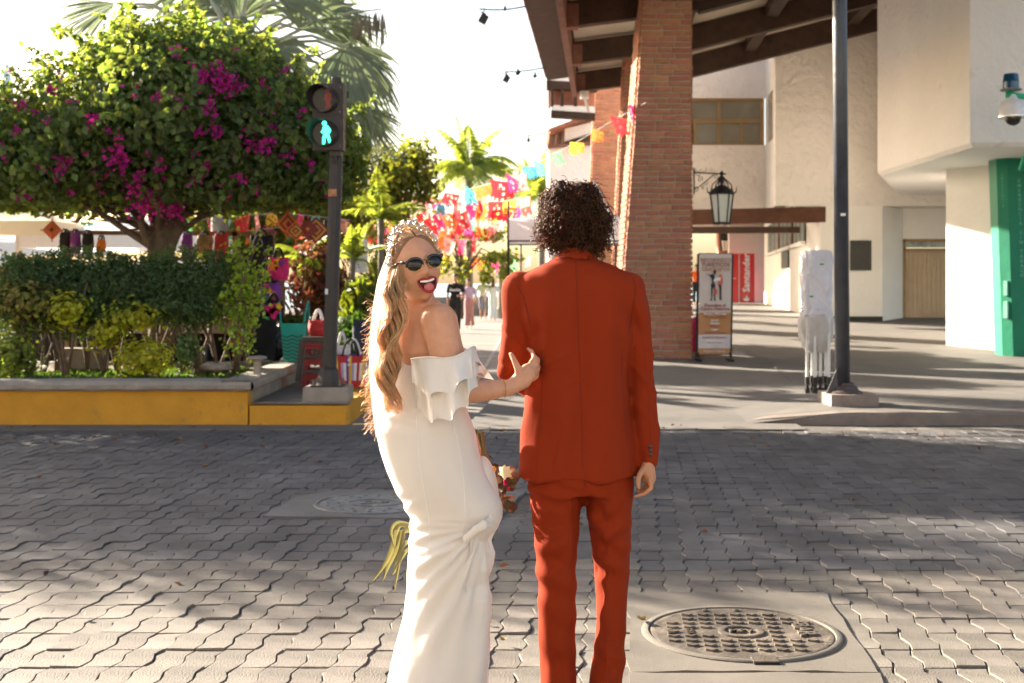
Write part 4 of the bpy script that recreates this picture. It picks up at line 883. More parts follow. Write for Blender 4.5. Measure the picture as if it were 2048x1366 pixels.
# blossom clusters
R = random.Random(5)
cl = [(435,155,26),(460,170,22),(400,150,16),(415,215,14),(235,315,20),(300,400,32),(318,425,26),(348,415,22),(265,375,14),(130,320,14),(505,290,16),(540,285,12),(190,240,14),(175,255,8),(470,110,12),(355,105,10),(20,215,14),(45,210,12),(100,240,8),(105,180,10),(150,205,8),(400,262,10),(430,265,12),(395,360,10),(480,360,10),(560,205,8),(195,360,8),(120,340,10),(5,290,6),(245,330,12),(590,300,8),(350,195,8),(60,395,6),(280,350,12),(320,340,8),(512,380,9),(530,175,7)]+[(R.uniform(10,660), R.uniform(130,400), R.uniform(4,8)) for _ in range(70)]
Q, QN = [], []
blb = [(np.array(b[0]), np.array(b[1])) for b in bl]
for (px, py, rr) in cl:
    # push the cluster out to the front of the crown along the view ray
    d = 13.3
    while d < 16:
        p = np.array(P(px, py, d))
        if any((((p-c)/r_)**2).sum() < .98 for c, r_ in blb): break
        d += .05
    k = int(rr*rr*.17); s_ = rr*1.15*d/F
    for q in range(k):
        o_ = np.array([R.gauss(0,.5), R.gauss(0,.35)-.3, R.gauss(0,.5)])*s_; Q.append(p+o_); QN.append((R.uniform(-1,1),-1,R.uniform(-.5,1)))
leaf_obj('blossom', np.array(Q), np.array(QN), .052, MAG, t1, 8, .95, 0, fold=.3)
bl2 = [((-11.8,16.2,4.2),(3.2,2.2,1.7),6),((-9.6,15.8,4.3),(2.2,1.8,1.4),4),((-9.3,16,3.2),(2.0,1.6,1.2),2),((-13.6,16.2,4.4),(1.8,1.6,1.6),2),((-11.6,16.2,5.2),(2.2,1.6,.8),2)]
bougain(-11, 16.2, 'neighbouring bougainvillea crown at the left edge of the view', bl2, 34000, 11)
# hedge of sheared shrubs with bare stems
t = thing('hedge', (-5, 14.3, .43), 'dark green trimmed hedge on bare stems in the planter', 'hedge')
hb = []
for px in range(20, 470, 42): hb.append((W_(px+R.uniform(-6,6), 566+R.uniform(-10,14), 14.3), (.33,.45,.30+R.uniform(-.03,.05)), 1))
for px in range(30, 440, 40): hb.append((W_(px, 622+R.uniform(-18,18), 14.2), (.27,.4,.24), .5))
P_, N_ = cloud(hb, 42000, 21, .6, .35, 1.6); leaf_obj('leaves', P_, N_, .052, DARKL, t, 4, .5, .2)
Q, QN = [], []
for k in range(230):
    px = R.uniform(15,470); p = Vector(W_(px, 532+10*math.sin(px*.03), 14.3+R.uniform(-.4,.4))); d = Vector((R.uniform(-.5,.5), R.uniform(-.4,.4), 1)).normalized()
    for q in range(7): p = p+d*.025; Q += [tuple(p)]*2; QN += [(R.uniform(-1,1),R.uniform(-1,1),.3)]*2
leaf_obj('sprigs', np.array(Q), np.array(QN), .045, DARKL, t, 5, .45, .1)
mb = MB()
for px in (60,75,88,150,160,210,228,300,310,372,392,430,455):
    x, y = W_(px, 700, 14.2)[0], 14.2+R.uniform(-.3,.5)
    for q in range(3):
        tx = R.uniform(-.35,.35); mb.tube([(x+R.uniform(-.04,.04),y,.42),(x+tx*.3,y,.75),(x+tx*.8,y+R.uniform(-.1,.1),1.1),(x+tx*1.3,y,1.5)], [.024,.02,.016,.01], 6)
mb.build('stems', BARK2, t, smooth=True)['kind'] = 'stuff'
def shrub(px0, px1, py0, py1, d, n, size, mat, label, name='shrub', cat='shrub', asp=.7, seed=1, depth=.3, sh=.8):
    c = P((px0+px1)/2, (py0+py1)/2, d); w_ = (px1-px0)/2*d/F; h_ = (py1-py0)/2*d/F
    t = thing(name, (c.x, d, c.z-h_), label, cat); P_, N_ = cloud([(tuple(c),(w_,depth,h_),1)], n, seed, .95, .9, 1.2); leaf_obj('leaves', P_, N_, size, mat, t, seed, asp, .1)
    mb = MB(); twigs(mb, (c.x,d,c.z-h_), 7, h_*1.6, .012, seed, 1.2); mb.build('stems', BARK2, t); return t
shrub(232,345,680,756,13.7,1700,.05,LIME_SUN,'small bright yellow-green bush at the planter front', seed=2)
shrub(-20,75,660,756,13.8,1700,.06,leafmat('mid_leaf',(.16,.2,.04)),'low green bush at the far left end of the planter', seed=3)
shrub(-20,120,560,650,13.9,1300,.065,leafmat('warm_leaf',(.22,.2,.05),isl=.6),'loose sunlit creeper with reddish leaves at the left edge of the hedge', seed=4)
shrub(200,330,600,665,14.0,700,.075,LIME_SUN,'leafy branch in sunlit colour hanging under the hedge', seed=6)  # this and the next two: hedge sun patches, light put into leaf colour
shrub(100,180,590,660,13.85,500,.07,LIME_SUN,'leaves coloured sunlit yellow low in the left half of the hedge', seed=8)
shrub(180,240,640,700,13.8,300,.07,LIME_SUN,'small sprig in sunlit colour just above the bright bush', seed=12)
shrub(350,400,660,735,13.9,500,.055,DARKL,'small dark bush beside the stone block', seed=7)
# hanging bright vine on the right of the hedge
t = thing('climbing_vine', P(490,700,13.9), 'bright green arching vine between hedge and hanging bags', 'vine')
Q, QN = [], []; mb = MB()
for k in range(16):
    s0 = P(R.uniform(445,500), R.uniform(650,740), 13.9+R.uniform(-.2,.3)); e0 = P(R.uniform(440,545), R.uniform(470,640), 13.9+R.uniform(-.3,.3)); m0 = (s0+e0)/2+Vector((R.uniform(-.2,.25),0,R.uniform(0,.2)))
    pts = [s0*(1-u)**2+m0*2*u*(1-u)+e0*u*u for u in [i/14 for i in range(15)]]; mb.tube(pts, .006, 4)
    for p in pts[2:]:
        for q in range(4): Q.append(tuple(p+Vector((R.gauss(0,.045),R.gauss(0,.045),R.gauss(0,.045))))); QN.append((R.uniform(-1,1),-.5,R.uniform(-.5,1)))
leaf_obj('leaves', np.array(Q), np.array(QN), .062, leafmat('vine_leaf', (.27,.38,.04), tint=(2.0,1.9,.5)), t, 9, .8, .3); mb.build('stems', BARK2, t)['kind'] = 'stuff'
# ground cover in the planter
n = 5200; RR = np.random.RandomState(4); gp = np.stack([RR.uniform(-7.2,-2.95,n), RR.uniform(13.34,15,n), np.full(n,.44)], 1); keep = np.array([noise.noise(Vector((p[0]*1.3,p[1]*2,1))) > -.12 for p in gp]); gp = gp[keep]
o = leaf_obj('ground_cover', gp, np.tile([0,-.6,.8],(len(gp),1)), .06, leafmat('cover_leaf', (.07,.12,.03)), None, 7, .5, -1.2)
o['kind'] = 'stuff'
# stones and small concrete things in the planter
ROCK = M('rock', (.24,.2,.16), rough=.9, var=.3, scale=6, bump=.9, bscale=20)
def rock(px, py, d, sz, label, seed=0):
    c = P(px, py, d); mb = MB(); mb.ell((0,0,0), (1,1,1), 14); 
    mb.v = [(c.x+v[0]*sz[0]*(1+.35*fnoise((v[0]*1.5+seed,v[1]*1.5,v[2]*1.5))), c.y+v[1]*sz[1], c.z+max(-.5,min(.7,v[2]))*sz[2]*(1+.35*fnoise((v[0]*2,v[1]*2+seed,v[2]*2)))) for v in mb.v]
    solo(mb, 'rock', ROCK, label, 'stone')
rock(437,734,13.9,(.19,.15,.07),'flat grey rock lying in the planter near the path light')
rock(390,718,14.5,(.09,.1,.17),'upright squared stone behind the flat rock', 3)
def block(px0,px1,py0,py1,d,label): mb = MB(); c = P((px0+px1)/2,(py0+py1)/2,d); mb.box(c, ((px1-px0)*d/F,.2,(py1-py0)*d/F)); solo(mb,'concrete_block',CAP,label,'block')
block(118,212,696,748,14.9,'low rough concrete block behind the hedge stems at left')
block(376,404,694,744,14.8,'square concrete stub behind the small rock at the right end of the hedge')
t = thing('path_light', P(515,745,13.75), 'small mushroom shaped garden light in the planter corner', 'garden light')
c = P(515,742,13.75); mb = MB(); mb.lathe([(.045,-.03),(.04,.12)], c, 12); mb.build('stem', CAP, t); mb = MB(); mb.lathe([(.04,.12),(.105,.135),(.1,.16),(.05,.168),(.0001,.17)], c, 16); mb.build('cap', CAP, t)
# ================================================================ PALMS
FANL = M('fan_palm_leaf', (.17,.2,.14), rough=.5, var=.15, scale=3, bump=0, trans=.3, isl=.15, tint=(1.5,1.6,1.1))
DEADL = M('dead_palm_leaf', (.2,.17,.12), rough=.7, bump=0, trans=.25)
PALML = M('palm_leaf', (.2,.25,.06), rough=.5, var=.2, scale=3, bump=0, trans=.45, isl=.3, tint=(2.2,2.0,.8))
PETI = M('petiole', (.35,.36,.27), rough=.6, var=.2, scale=5, bump=.2)
PTR = M('palm_trunk', (.2,.17,.14), rough=.9, var=.3, scale=7, bump=.8, bscale=14)
def fan(hub, ang, spread, rad, toward, R, solid=.55, n=32, droop=.35):
    """one fan leaf: segments spread round ang in the x-z plane, leaning by `toward` in depth"""
    mb = MB(); V, Fc = [], []
    for k in range(n):
        a = math.radians(ang + spread*(k/(n-1)-.5)); L = rad*(1-.25*abs(k/(n-1)-.5)*2)*R.uniform(.88,1.05)
        d = Vector((math.cos(a), toward+R.uniform(-.08,.08), math.sin(a))).normalized(); wv = Vector((-math.sin(a), 0, math.cos(a)))
        w0 = rad*math.radians(spread)/(n-1)*.62; pts = []
        bend = droop*R.uniform(.6,1.4)
        for i, s_ in enumerate((0.03,.3,.55,.78,1.0)):
            p = hub+d*(L*s_)+Vector((0,0,-bend*rad*s_**2.6)); wd = w0*(s_ if s_ <= .55 else .55*(1-(s_-.55)/.47)); fo = Vector((0,-.35*wd*(1 if k % 2 else -1),0))
            pts.append((p-wv*wd, p+wv*wd+fo))
        b = len(V)
        for a_, b_ in pts: V += [a_, b_]
        Fc += [(b+2*i, b+2*i+1, b+2*i+3, b+2*i+2) for i in range(4)]
    mb.add(V, Fc); return mb
dF = 21.0; R = random.Random(12)
t = thing('fan_palm', (xx(437,dF), dF, .2), 'tall grey-green fan palm rising behind the bougainvillea', 'palm tree')
cc = P(470,120,dF)
mb = MB(); pts = [(xx(437,dF),dF,.2),(xx(439,dF),dF,1.5),(xx(440,dF),dF,2.6),(xx(455,dF),dF,3.9),(cc.x,dF,cc.z+.2)]; mb.tube(pts, [.19,.16,.15,.15,.2], 14); mb.build('trunk', PTR, t, smooth=True)
fr = [(232,6,203,62,165,-.1,.12),(244,14,262,50,95,.1,.1),(196,96,188,48,80,0,.15),(420,10,120,140,150,.2,.3),(560,5,55,150,160,-.2,.3),(640,30,20,130,130,.2,.5),(490,30,262,90,150,-.4,.35),(520,60,290,60,140,-.2,.3),(690,95,285,150,175,-.35,.45),(705,110,325,110,120,-.1,.5),(650,120,245,90,150,.1,.4),(715,215,318,75,135,-.2,.15),(640,190,285,80,130,.2,.3),(520,-70,90,160,160,0,.3),(390,-30,150,120,160,.1,.3),(330,60,200,90,110,.3,.25),(600,-30,40,130,160,.3,.4),(560,150,300,100,120,.3,.4),(480,40,95,150,170,.1,.25),(600,60,60,140,150,-.1,.35),(540,100,330,130,140,-.3,.4),(660,50,10,140,140,.2,.45),(620,140,300,130,150,-.1,.4),(700,170,340,120,110,.1,.5),(450,-20,140,150,170,.3,.3)]
for (px, py, an, sp_, r_, tw, dp) in fr:
    h = P(px, py, dF+tw*1.2); mb = MB(); m_ = (cc+h)/2+Vector((0,0,.35)); mb.tube([cc, cc*.25+m_*.75, h*.4+m_*.6+Vector((0,0,.05)), h], [.05,.035,.028,.02], 6); mb.build('petiole', PETI, t, smooth=True)
    fan(h, an, sp_, r_*dF/F, tw, R, droop=dp).build('frond', FANL, t, recalc=False)
h = P(765,18,dF); mb = MB(); mb.tube([cc, P(600,60,dF), P(700,25,dF), h], [.04,.03,.02,.01], 6); mb.tube([P(700,85,dF),P(640,110,dF),cc],[.012,.02,.03],6); mb.build('petiole', PETI, t)
mb = MB()
for k in range(34):
    u = R.random(); p = P(700+70*u, 28-8*u+R.uniform(-3,6), dF+R.uniform(-.2,.2)); L = R.uniform(.3,.8); wd = R.uniform(.012,.028)
    mb.add([p, p+Vector((wd,0,-L*.4)), p+Vector((R.uniform(-.05,.1),0,-L)), p+Vector((-wd,0,-L*.4))], [(0,1,2,3)])
mb.build('dead_frond', DEADL, t, recalc=False)['kind'] = 'stuff'
def feather(base, az, el, L, droop, R, n=26, ll=.35, w0=.03):
    mb = MB(); d = Vector((math.cos(az)*math.cos(el), math.sin(az)*math.cos(el), math.sin(el))); p = Vector(base); pts = [p.copy()]
    for i in range(n): d = (d+Vector((0,0,-droop/n))).normalized(); p = p+d*L/n; pts.append(p.copy())
    mb.tube(pts[::3]+[pts[-1]], [.012*L*(1-i/(n/3+3)) for i in range(len(pts[::3])+1)], 4)
    V, Fc = [], []
    for i in range(3, n+1):
        t_ = (pts[i]-pts[i-1]).normalized(); s_ = t_.cross(Vector((0,0,1))); 
        if s_.length < .1: s_ = Vector((1,0,0))
        s_.normalize(); u = i/n; l = ll*math.sin(PI*min(1,.12+u*.85))*R.uniform(.85,1.1)
        for sg in (-1,1):
            e = (s_*sg+t_*.55+Vector((0,0,-.35-R.uniform(0,.4)))).normalized(); b = len(V); q = pts[i]; wv = t_*w0
            V += [q, q+e*l*.45+wv+Vector((0,0,.02)), q+e*l+Vector((0,0,-.1*l)), q+e*l*.45-wv]; Fc.append((b,b+1,b+2,b+3))
    mb.add(V, Fc); return mb
def palm(px, py, d, r_px, label, nf=16, seed=1, zb=.2, trunk=True, rt=.12, name='coconut_palm', lean=0, up=.5, droop=1.7, ll=.4, ns=26):
    R = random.Random(seed); c = P(px, py, d); L = r_px*d/F*1.35
    t = thing(name, (c.x+lean, d, zb), label, 'palm tree')
    if trunk: mb = MB(); mb.tube([(c.x+lean,d,zb),(c.x+lean*.6,d,zb+(c.z-zb)*.4),(c.x+lean*.15,d,zb+(c.z-zb)*.8),(c.x,d,c.z)], [rt*1.3,rt,rt*.9,rt*1.1], 10); mb.build('trunk', PTR, t, smooth=True)
    for k in range(nf): feather(c, k*2.4+R.uniform(-.2,.2), up+R.uniform(-.5,.75), L*R.uniform(.8,1.1), droop*R.uniform(.7,1.2), R, ns, ll*L*.55, .016*L).build('frond', PALML, t, recalc=False)
    return t
palm(938,350,60,88,'coconut palm standing over the far end of the street', 30, 3, 0, rt=.17, up=.8, droop=2.3, ll=.5, ns=34)
palm(1083,395,55,75,'smaller coconut palm half hidden behind the gazebo', 20, 5, 0, rt=.14, up=.7, droop=1.9, ll=.5, ns=30)
palm(762,440,19.5,85,'bright feathery palm behind the woman and the signal', 16, 7, .2, rt=.05, name='areca_palm', up=.7)
palm(612,520,18.6,80,'drooping young palm behind the black hanging bags', 14, 9, .2, rt=.05, name='areca_palm', up=.5)
palm(705,520,18.0,62,'low palm clump directly behind the signal post', 12, 10, .2, rt=.04, name='areca_palm', up=.9)

def tree(px, py, d, blobs_px, n, size, mat, label, seed, zb=.1, tr=.12, name='tree', asp=.7, bump=.35):
    c = P(px, py, d); t = thing(name, (c.x, d, zb), label, 'tree')
    bl = [(tuple(P(a, b, d+o_)), (rx*d/F, ry_*d/F, rz*d/F), wt) for (a, b, rx, ry_, rz, o_, wt) in blobs_px]
    P_, N_ = cloud(bl, n, seed, .75, bump, 1.6); leaf_obj('crown', P_, N_, size, mat, t, seed, asp, .3)
    mb = MB(); b0 = Vector(bl[0][0]); mb.tube([(c.x,d,zb),(c.x+.05,d,zb+(b0.z-zb)*.5),(b0.x,b0.y,b0.z)], [tr,tr*.75,tr*.45], 8)
    for (bc, br, _w) in bl: mb.tube([(c.x+.05,d,zb+(b0.z-zb)*.55), ((c.x+bc[0])/2,(d+bc[1])/2,(b0.z+bc[2])/2), bc], [tr*.5,tr*.35,tr*.15], 6); twigs(mb, bc, 5, br[0]*.9, tr*.12, seed, .3)
    mb.build('trunk', BARK, t, smooth=True); return t
YG = leafmat('street_leaf', (.14,.17,.035), isl=.4, trans=.5, tint=(2.2,1.9,.7))
tree(800,620,29,[(785,350,66,80,60,0,4),(830,320,40,50,46,0,1.6),(760,400,70,70,50,0,2),(720,330,40,50,50,.5,1.5),(850,380,30,40,40,0,.8)], 4200, .14, YG, 'loose yellow-green street tree right of the bougainvillea', 31, bump=.7)
tree(925,630,48,[(905,478,50,60,17,0,2),(975,466,45,60,15,0,1.3),(925,545,13,50,34,0,.8),(1000,515,44,60,11,0,1.4),(972,545,12,40,26,0,.6),(886,530,20,50,22,0,.8),(1010,545,16,40,16,0,.5)], 1900, .22, YG, 'airy flowering creeper on posts at the far end of the street', 33, tr=.1, bump=.6)
tree(560,620,30,[(520,470,150,90,60,0,3),(640,440,120,90,60,0,3),(430,470,90,90,50,2,2)], 9000, .17, YG, 'low green trees behind the market stalls in the middle left', 35)
tree(300,620,25.5,[(300,290,190,120,120,0,5),(120,330,120,100,80,0,3),(480,320,120,100,90,0,3),(600,300,90,110,95,-1,4),(530,240,90,90,70,0,2)], 21000, .17, YG, 'broad tree added behind the bougainvillea crown to shade the right pavement', 37)  # hidden tree, added to cast shade on the right pavement
tree(120,620,31,[(120,330,170,120,100,0,4),(350,320,150,120,95,0,3)], 9000, .2, YG, 'second added plaza tree further back, shading the ground by the pillars', 38)  # another hidden tree, added for shade nearer the pillars
tree(-60,620,32,[(-160,300,150,120,110,0,3),(-330,260,160,140,120,0,3)], 9000, .2, YG, 'tall plaza tree beyond the left frame edge', 36)
CRO = M('croton_leaf', (.3,.045,.05), rough=.5, var=.5, scale=3, bump=0, trans=.4, isl=.5, tint=(1.9,1.5,1.3), col2=(.16,.1,.04))
def bush(px0,px1,py0,py1,d,n,size,mat,label,seed,asp=.5,dr=-.2,name='shrub',depth=.5): 
    c = P((px0+px1)/2,(py0+py1)/2,d); w_=(px1-px0)/2*d/F; h_=(py1-py0)/2*d/F; t = thing(name,(c.x,d,.2),label,'shrub'); P_,N_ = cloud([(tuple(c),(w_,depth,h_),1)],n,seed,.9,.5,1.5); leaf_obj('leaves',P_,N_,size,mat,t,seed,asp,dr)
    mb = MB(); twigs(mb,(c.x,d,.25),9,max(.3,c.z),.014,seed,1.5); mb.build('stems',BARK2,t)
bush(572,690,480,650,18.8,2400,.12,CRO,'red leaved croton shrubs behind the teal basket',41)
bush(690,760,560,660,17.6,900,.2,leafmat('broad_leaf',(.12,.17,.03),tint=(2.3,2,.6)),'broad leaved yellow-green plant behind the woven bag',42,.45,-.6)
bush(660,760,620,740,17.2,2200,.08,leafmat('bush_leaf',(.06,.12,.03)),'leafy green shrub right of the signal post base',43,.6)
bush(600,700,560,640,19.6,1500,.09,DARKL,'dark shrub between the stools and the red croton',44,.6)
bush(740,800,470,600,20.5,1800,.1,YG,'green shrubs just left of the woman, behind her veil',45,.6)

# ================================================================ MARKET
def polystand(name, mat, pts, th, parent): mb = MB(); mb.prism(pts, th); return mb.build(name, mat, parent)
TENT = M('tent_fabric', (.85,.86,.9), rough=.8, var=.05, scale=2, bump=.3, bscale=5, trans=.35)
CREAM = M('cream_fabric', (.85,.75,.58), rough=.8, var=.05, scale=2, bump=.2, bscale=5, trans=.35)
def parasol(px, py, pyb, half_px, d, mat, label, legs=True, zb=.23, square=True, pole_px=None):
    ap = P(px, py, d); hw = half_px*d/F; ze = CAMZ-(pyb-HY)*d/F
    t = thing('market_tent', (ap.x, d, zb), label, 'tent'); n = 4
    cs = [Vector((ap.x+hw*a, d+hw*b, ze)) for a, b in ((-1,-1),(1,-1),(1,1),(-1,1))]
    for k in range(4):
        a, b = cs[k], cs[(k+1)%4]; mb = MB()
        mb.grid(lambda u, v: ap*(1-v)+(a*(1-u)+b*u)*v+Vector((0,0,-.12*math.sin(PI*v)*hw*.6)), 8, 8); mb.build('roof_panel', mat, t, smooth=True)
        mb = MB(); mb.grid(lambda u, v: a*(1-u)+b*u+Vector((0,0,-.22*v)), 6, 2); mb.build('valance', mat, t)
    if legs:
        for c in cs: mb = MB(); mb.box((c.x*.985+ap.x*.015, c.y, (ze+zb)/2), (.04,.04,ze-zb)); mb.build('leg', LEG, t)
    else:
        x_ = ap.x if pole_px is None else xx(pole_px, d); mb = MB(); mb.tube([(x_,d,zb),(x_,d,ap.z-.1)], .035, 10); mb.build('pole', CREAM, t)
    return t
parasol(262,426,473,165,20.5,TENT,'white pyramid tent seen behind the bougainvillea trunk')
parasol(40,398,446,95,19.5,CREAM,'cream parasol with a single pole at the far left', False)
parasol(60,446,488,120,25,TENT,'white stall tent at the left edge behind the cream parasol')
t = thing('stall_wall', (xx(80,26), 26, .23), 'pale fabric side wall of a market stall at left', 'fabric wall')
mb = MB(); mb.grid(lambda u, v: (xx(-60,26)+(xx(430,26)-xx(-60,26))*u, 26+.1*math.sin(u*30), .25+v*1.7), 60, 6); mb.build('curtain', TENT, t, smooth=True)
# stall with rail and hanging goods
t = thing('market_stall', (xx(320,17.4), 17.4, .23), 'dark wooden stall with rail and table behind the hedge', 'market stall')
SW = M('stall_wood', (.2,.12,.07), rough=.8, var=.3, scale=8, bump=.3)
mb = MB(); mb.beam(P(130,465,17.4), P(540,468,17.4), .06, .06); mb.build('rail', SW, t)
for px in (135, 300, 470, 545): mb = MB(); mb.beam(P(px,462,17.4), Vector((xx(px,17.4),17.4,.23)), .06, .06, up=Vector((0,1,0))); mb.build('post', SW, t)
mb = MB(); mb.box((xx(330,17.2), 17.25, 1.0), (2.6,.9,.05)); mb.build('table_top', SW, t)
mb = MB(); mb.box((xx(330,17.2), 16.86, .9), (2.6,.03,.17)); mb.build('apron', M('apron_tan', (.33,.24,.17), var=.2), t)
for px in (160,330,500): mb = MB(); mb.box((xx(px,17.2),17.0,.6), (.06,.06,.75)); mb.build('leg', SW, t)
SHD = M('dark_cloth', (.02,.018,.022), rough=.9, var=.3, bump=.3)
mb = MB(); mb.box((xx(280,17.9), 17.9, .62), (3.4,.05,.75)); mb.build('back_cloth', SHD, t)
def bag(px0,px1,py0,py1,d,mat,label,handle=40,hmat=None,seed=0,cat='bag',flare=1.1,name='hanging_bag',prints=None):
    c = P((px0+px1)/2, py1, d); w_ = (px1-px0)*d/F/2; h_ = (py1-py0)*d/F
    t = thing(name, tuple(c), label, cat); mb = MB()
    def f(u, v):
        a = 2*PI*u; k = (1-(abs(v-.45)*.9)**2)*1.0; ww = w_*(flare+(1-flare)*(1-v))*(.9+.12*math.sin(PI*v)); th = .07*math.sin(PI*min(1,.15+v*.85))+.025
        return (c.x+math.copysign(abs(math.cos(a))**.6,math.cos(a))*ww+.01*fnoise((u*9,v*5,seed)), d+math.sin(a)*th+.012*fnoise((u*7,v*7,seed+3)), c.z+v*h_+.012*fnoise((u*5,v*3,seed+9)))
    mb.grid(f, 28, 12); mb.add([f(i/28, 0) for i in range(28)], [tuple(range(28))]); mb.build('body', mat, t, smooth=True)
    if handle:
        for y_ in (-.05,.05):
            mb = MB(); H_ = handle*d/F; mb.tube([Vector((c.x-w_*.5+w_*u_, d+y_, c.z+h_*.97+H_*math.sin(PI*u_))) for u_ in [i/12 for i in range(13)]], .011, 6); mb.build('handle', hmat or mat, t, smooth=True)
    if prints:
        for k, (u, v, r_, m_) in enumerate(prints):
            mb = MB(); q = Vector((c.x+u*w_, d-.105, c.z+v*h_)); mb.prism([q+Vector((math.cos(a)*r_*(1+.25*math.cos(5*a)), 0, math.sin(a)*r_*(1+.25*math.cos(5*a)))) for a in [i*PI/10 for i in range(20)]], (0,.03,0)); mb.build('embroidery', m_, t)
    return t
PNK = M('cloth_pink', (.6,.02,.16), bump=.2); ORA = M('cloth_orange', (.75,.2,.02), bump=.2); BLU = M('cloth_blue', (.02,.13,.45), bump=.2); YLW = M('cloth_yellow', (.75,.45,.04), bump=.2); PUR = M('cloth_purple', (.2,.04,.3), bump=.2); REDC = M('cloth_red', (.45,.03,.03), bump=.2); WHC = M('cloth_white', (.75,.72,.7), bump=.2); GRC = M('cloth_green', (.05,.3,.1), bump=.2)
E = lambda s: [(R.uniform(-.6,.6), R.uniform(.15,.85), R.uniform(.03,.07), R.choice([PNK,ORA,YLW,PUR,GRC])) for _ in range(s)]
bag(484,552,505,720,16.5,SHD,'large black bag hanging lowest at the end of the stall rail',40,seed=1)
bag(500,545,470,560,16.9,SHD,'black backpack hanging highest on the stall rail',14,seed=2)
bag(537,577,515,560,16.3,PNK,'pink flower embroidered bag hanging uppermost beside the black ones',20,SHD,3,prints=[(-.3,.6,.06,ORA),(.3,.4,.07,PNK),(0,.8,.04,YLW),(.4,.75,.04,PUR)])
bag(520,560,566,610,16.25,PUR,'embroidered bag with orange and pink flowers, middle of the three',16,SHD,4,prints=E(6))
bag(528,566,602,642,16.0,SHD,'black bag with one big pink flower, lowest of the three embroidered bags',16,SHD,5,prints=[(0,.5,.09,PNK),(.0,.5,.04,ORA),(-.6,.3,.05,GRC),(.6,.7,.05,YLW)])
bag(478,512,570,622,16.6,ORA,'orange cloth bag half hidden by the climbing vine',18,SHD,6)
for k, (a, b, c_, d_, m_, lb) in enumerate(((364,384,468,520,PUR,'plum coloured shawl hanging on the stall rail right of the trunk'),(395,425,470,505,M('straw',(.3,.18,.08),var=.4,bump=.8),'straw coloured woven mat hanging on the rail'),(430,455,468,520,REDC,'dark red cloth hanging at the end of the rail'),(120,140,465,500,SHD,'black pouch hanging at the left end of the rail'),(142,160,465,508,PUR,'purple pouch hanging next to the black one'),(166,186,467,503,SHD,'small black bag hanging on the rail left of the trunk'),(196,210,478,505,ORA,'small orange pouch hanging left of the trunk'))):
    bag(a,b,c_,d_,17.2,m_,lb,8,SHD,20+k,cat='cloth' if 'cloth' in lb or 'shawl' in lb or 'mat' in lb else 'bag')
# goods on the table
for k, (px, py, w_, m_, lb) in enumerate(((180,622,60,REDC,'red flat tray on the stall table at left'),(385,630,70,REDC,'red folded cloth on the stall table at right'),(300,622,40,SHD,'black folded cloth in the middle of the stall table'))):
    c = P(px, py, 16.95); mb = MB(); mb.box((c.x, 17.1, 1.05+.02), (w_*17/F, .3, .05)); solo(mb, 'folded_cloth', m_, lb, 'cloth')
# orange crate
def crate(px0,px1,py1,h_px,d,mat,label):
    x0_, x1_ = xx(px0,d), xx(px1,d); zb = zy(py1,d); h_ = h_px*d/F; dp = .4; t = thing('plastic_crate', ((x0_+x1_)/2,d,zb), label, 'crate')
    for (a, b, c_, e) in ((x0_,d,x1_,d),(x0_,d+dp,x1_,d+dp),(x0_,d,x0_,d+dp),(x1_,d,x1_,d+dp)):
        mb = MB(); A = Vector((a,b,0)); Bv = Vector((c_,e,0)); nz = 5
        for z_ in (0,.4,.93): mb.beam(A+Vector((0,0,zb+.03+z_*h_)), Bv+Vector((0,0,zb+.03+z_*h_)), .03, .055)
        for k in range(6): p = A.lerp(Bv, k/5); mb.box((p.x,p.y,zb+h_/2), (.035,.035,h_))
        mb.prism([A+Vector((0,.004 if b == e else 0,zb+.05)), Bv+Vector((0,.004 if b == e else 0,zb+.05)), Bv+Vector((0,.004 if b == e else 0,zb+h_*.9)), A+Vector((0,.004 if b == e else 0,zb+h_*.9))], (0,.006,0) if b == e else (.006,0,0)); mb.build('side', mat, t)
crate(464,524,712,70,15.9+1.0,M('crate_orange',(.62,.1,.015),rough=.5,bump=.1),'tall orange plastic crate standing under the vine')
mb = MB(); c = P(553,716,16.75); mb.ell((0,0,0),(1,1,1),20); mb.v = [(c.x+v[0]*.13*(1+.3*fnoise((v[0]*3,v[1]*3,v[2]*3))), c.y+v[1]*.12, c.z+.2+v[2]*.24*(1+.3*fnoise((v[0]*4,v[1]*4,v[2]*4+5)))) for v in mb.v]
solo(mb, 'bin_bag', M('bin_bag', (.015,.015,.018), rough=.25, var=.3, bump=.9, bscale=12, spec=.6), 'shiny black plastic bag slumped beside the orange crate', 'bag')
mb = MB(); mb.box((xx(408,17.5),17.3,.42),(.16,.2,.34)); solo(mb,'water_drum',BLU,'blue plastic drum under the stall table','drum')
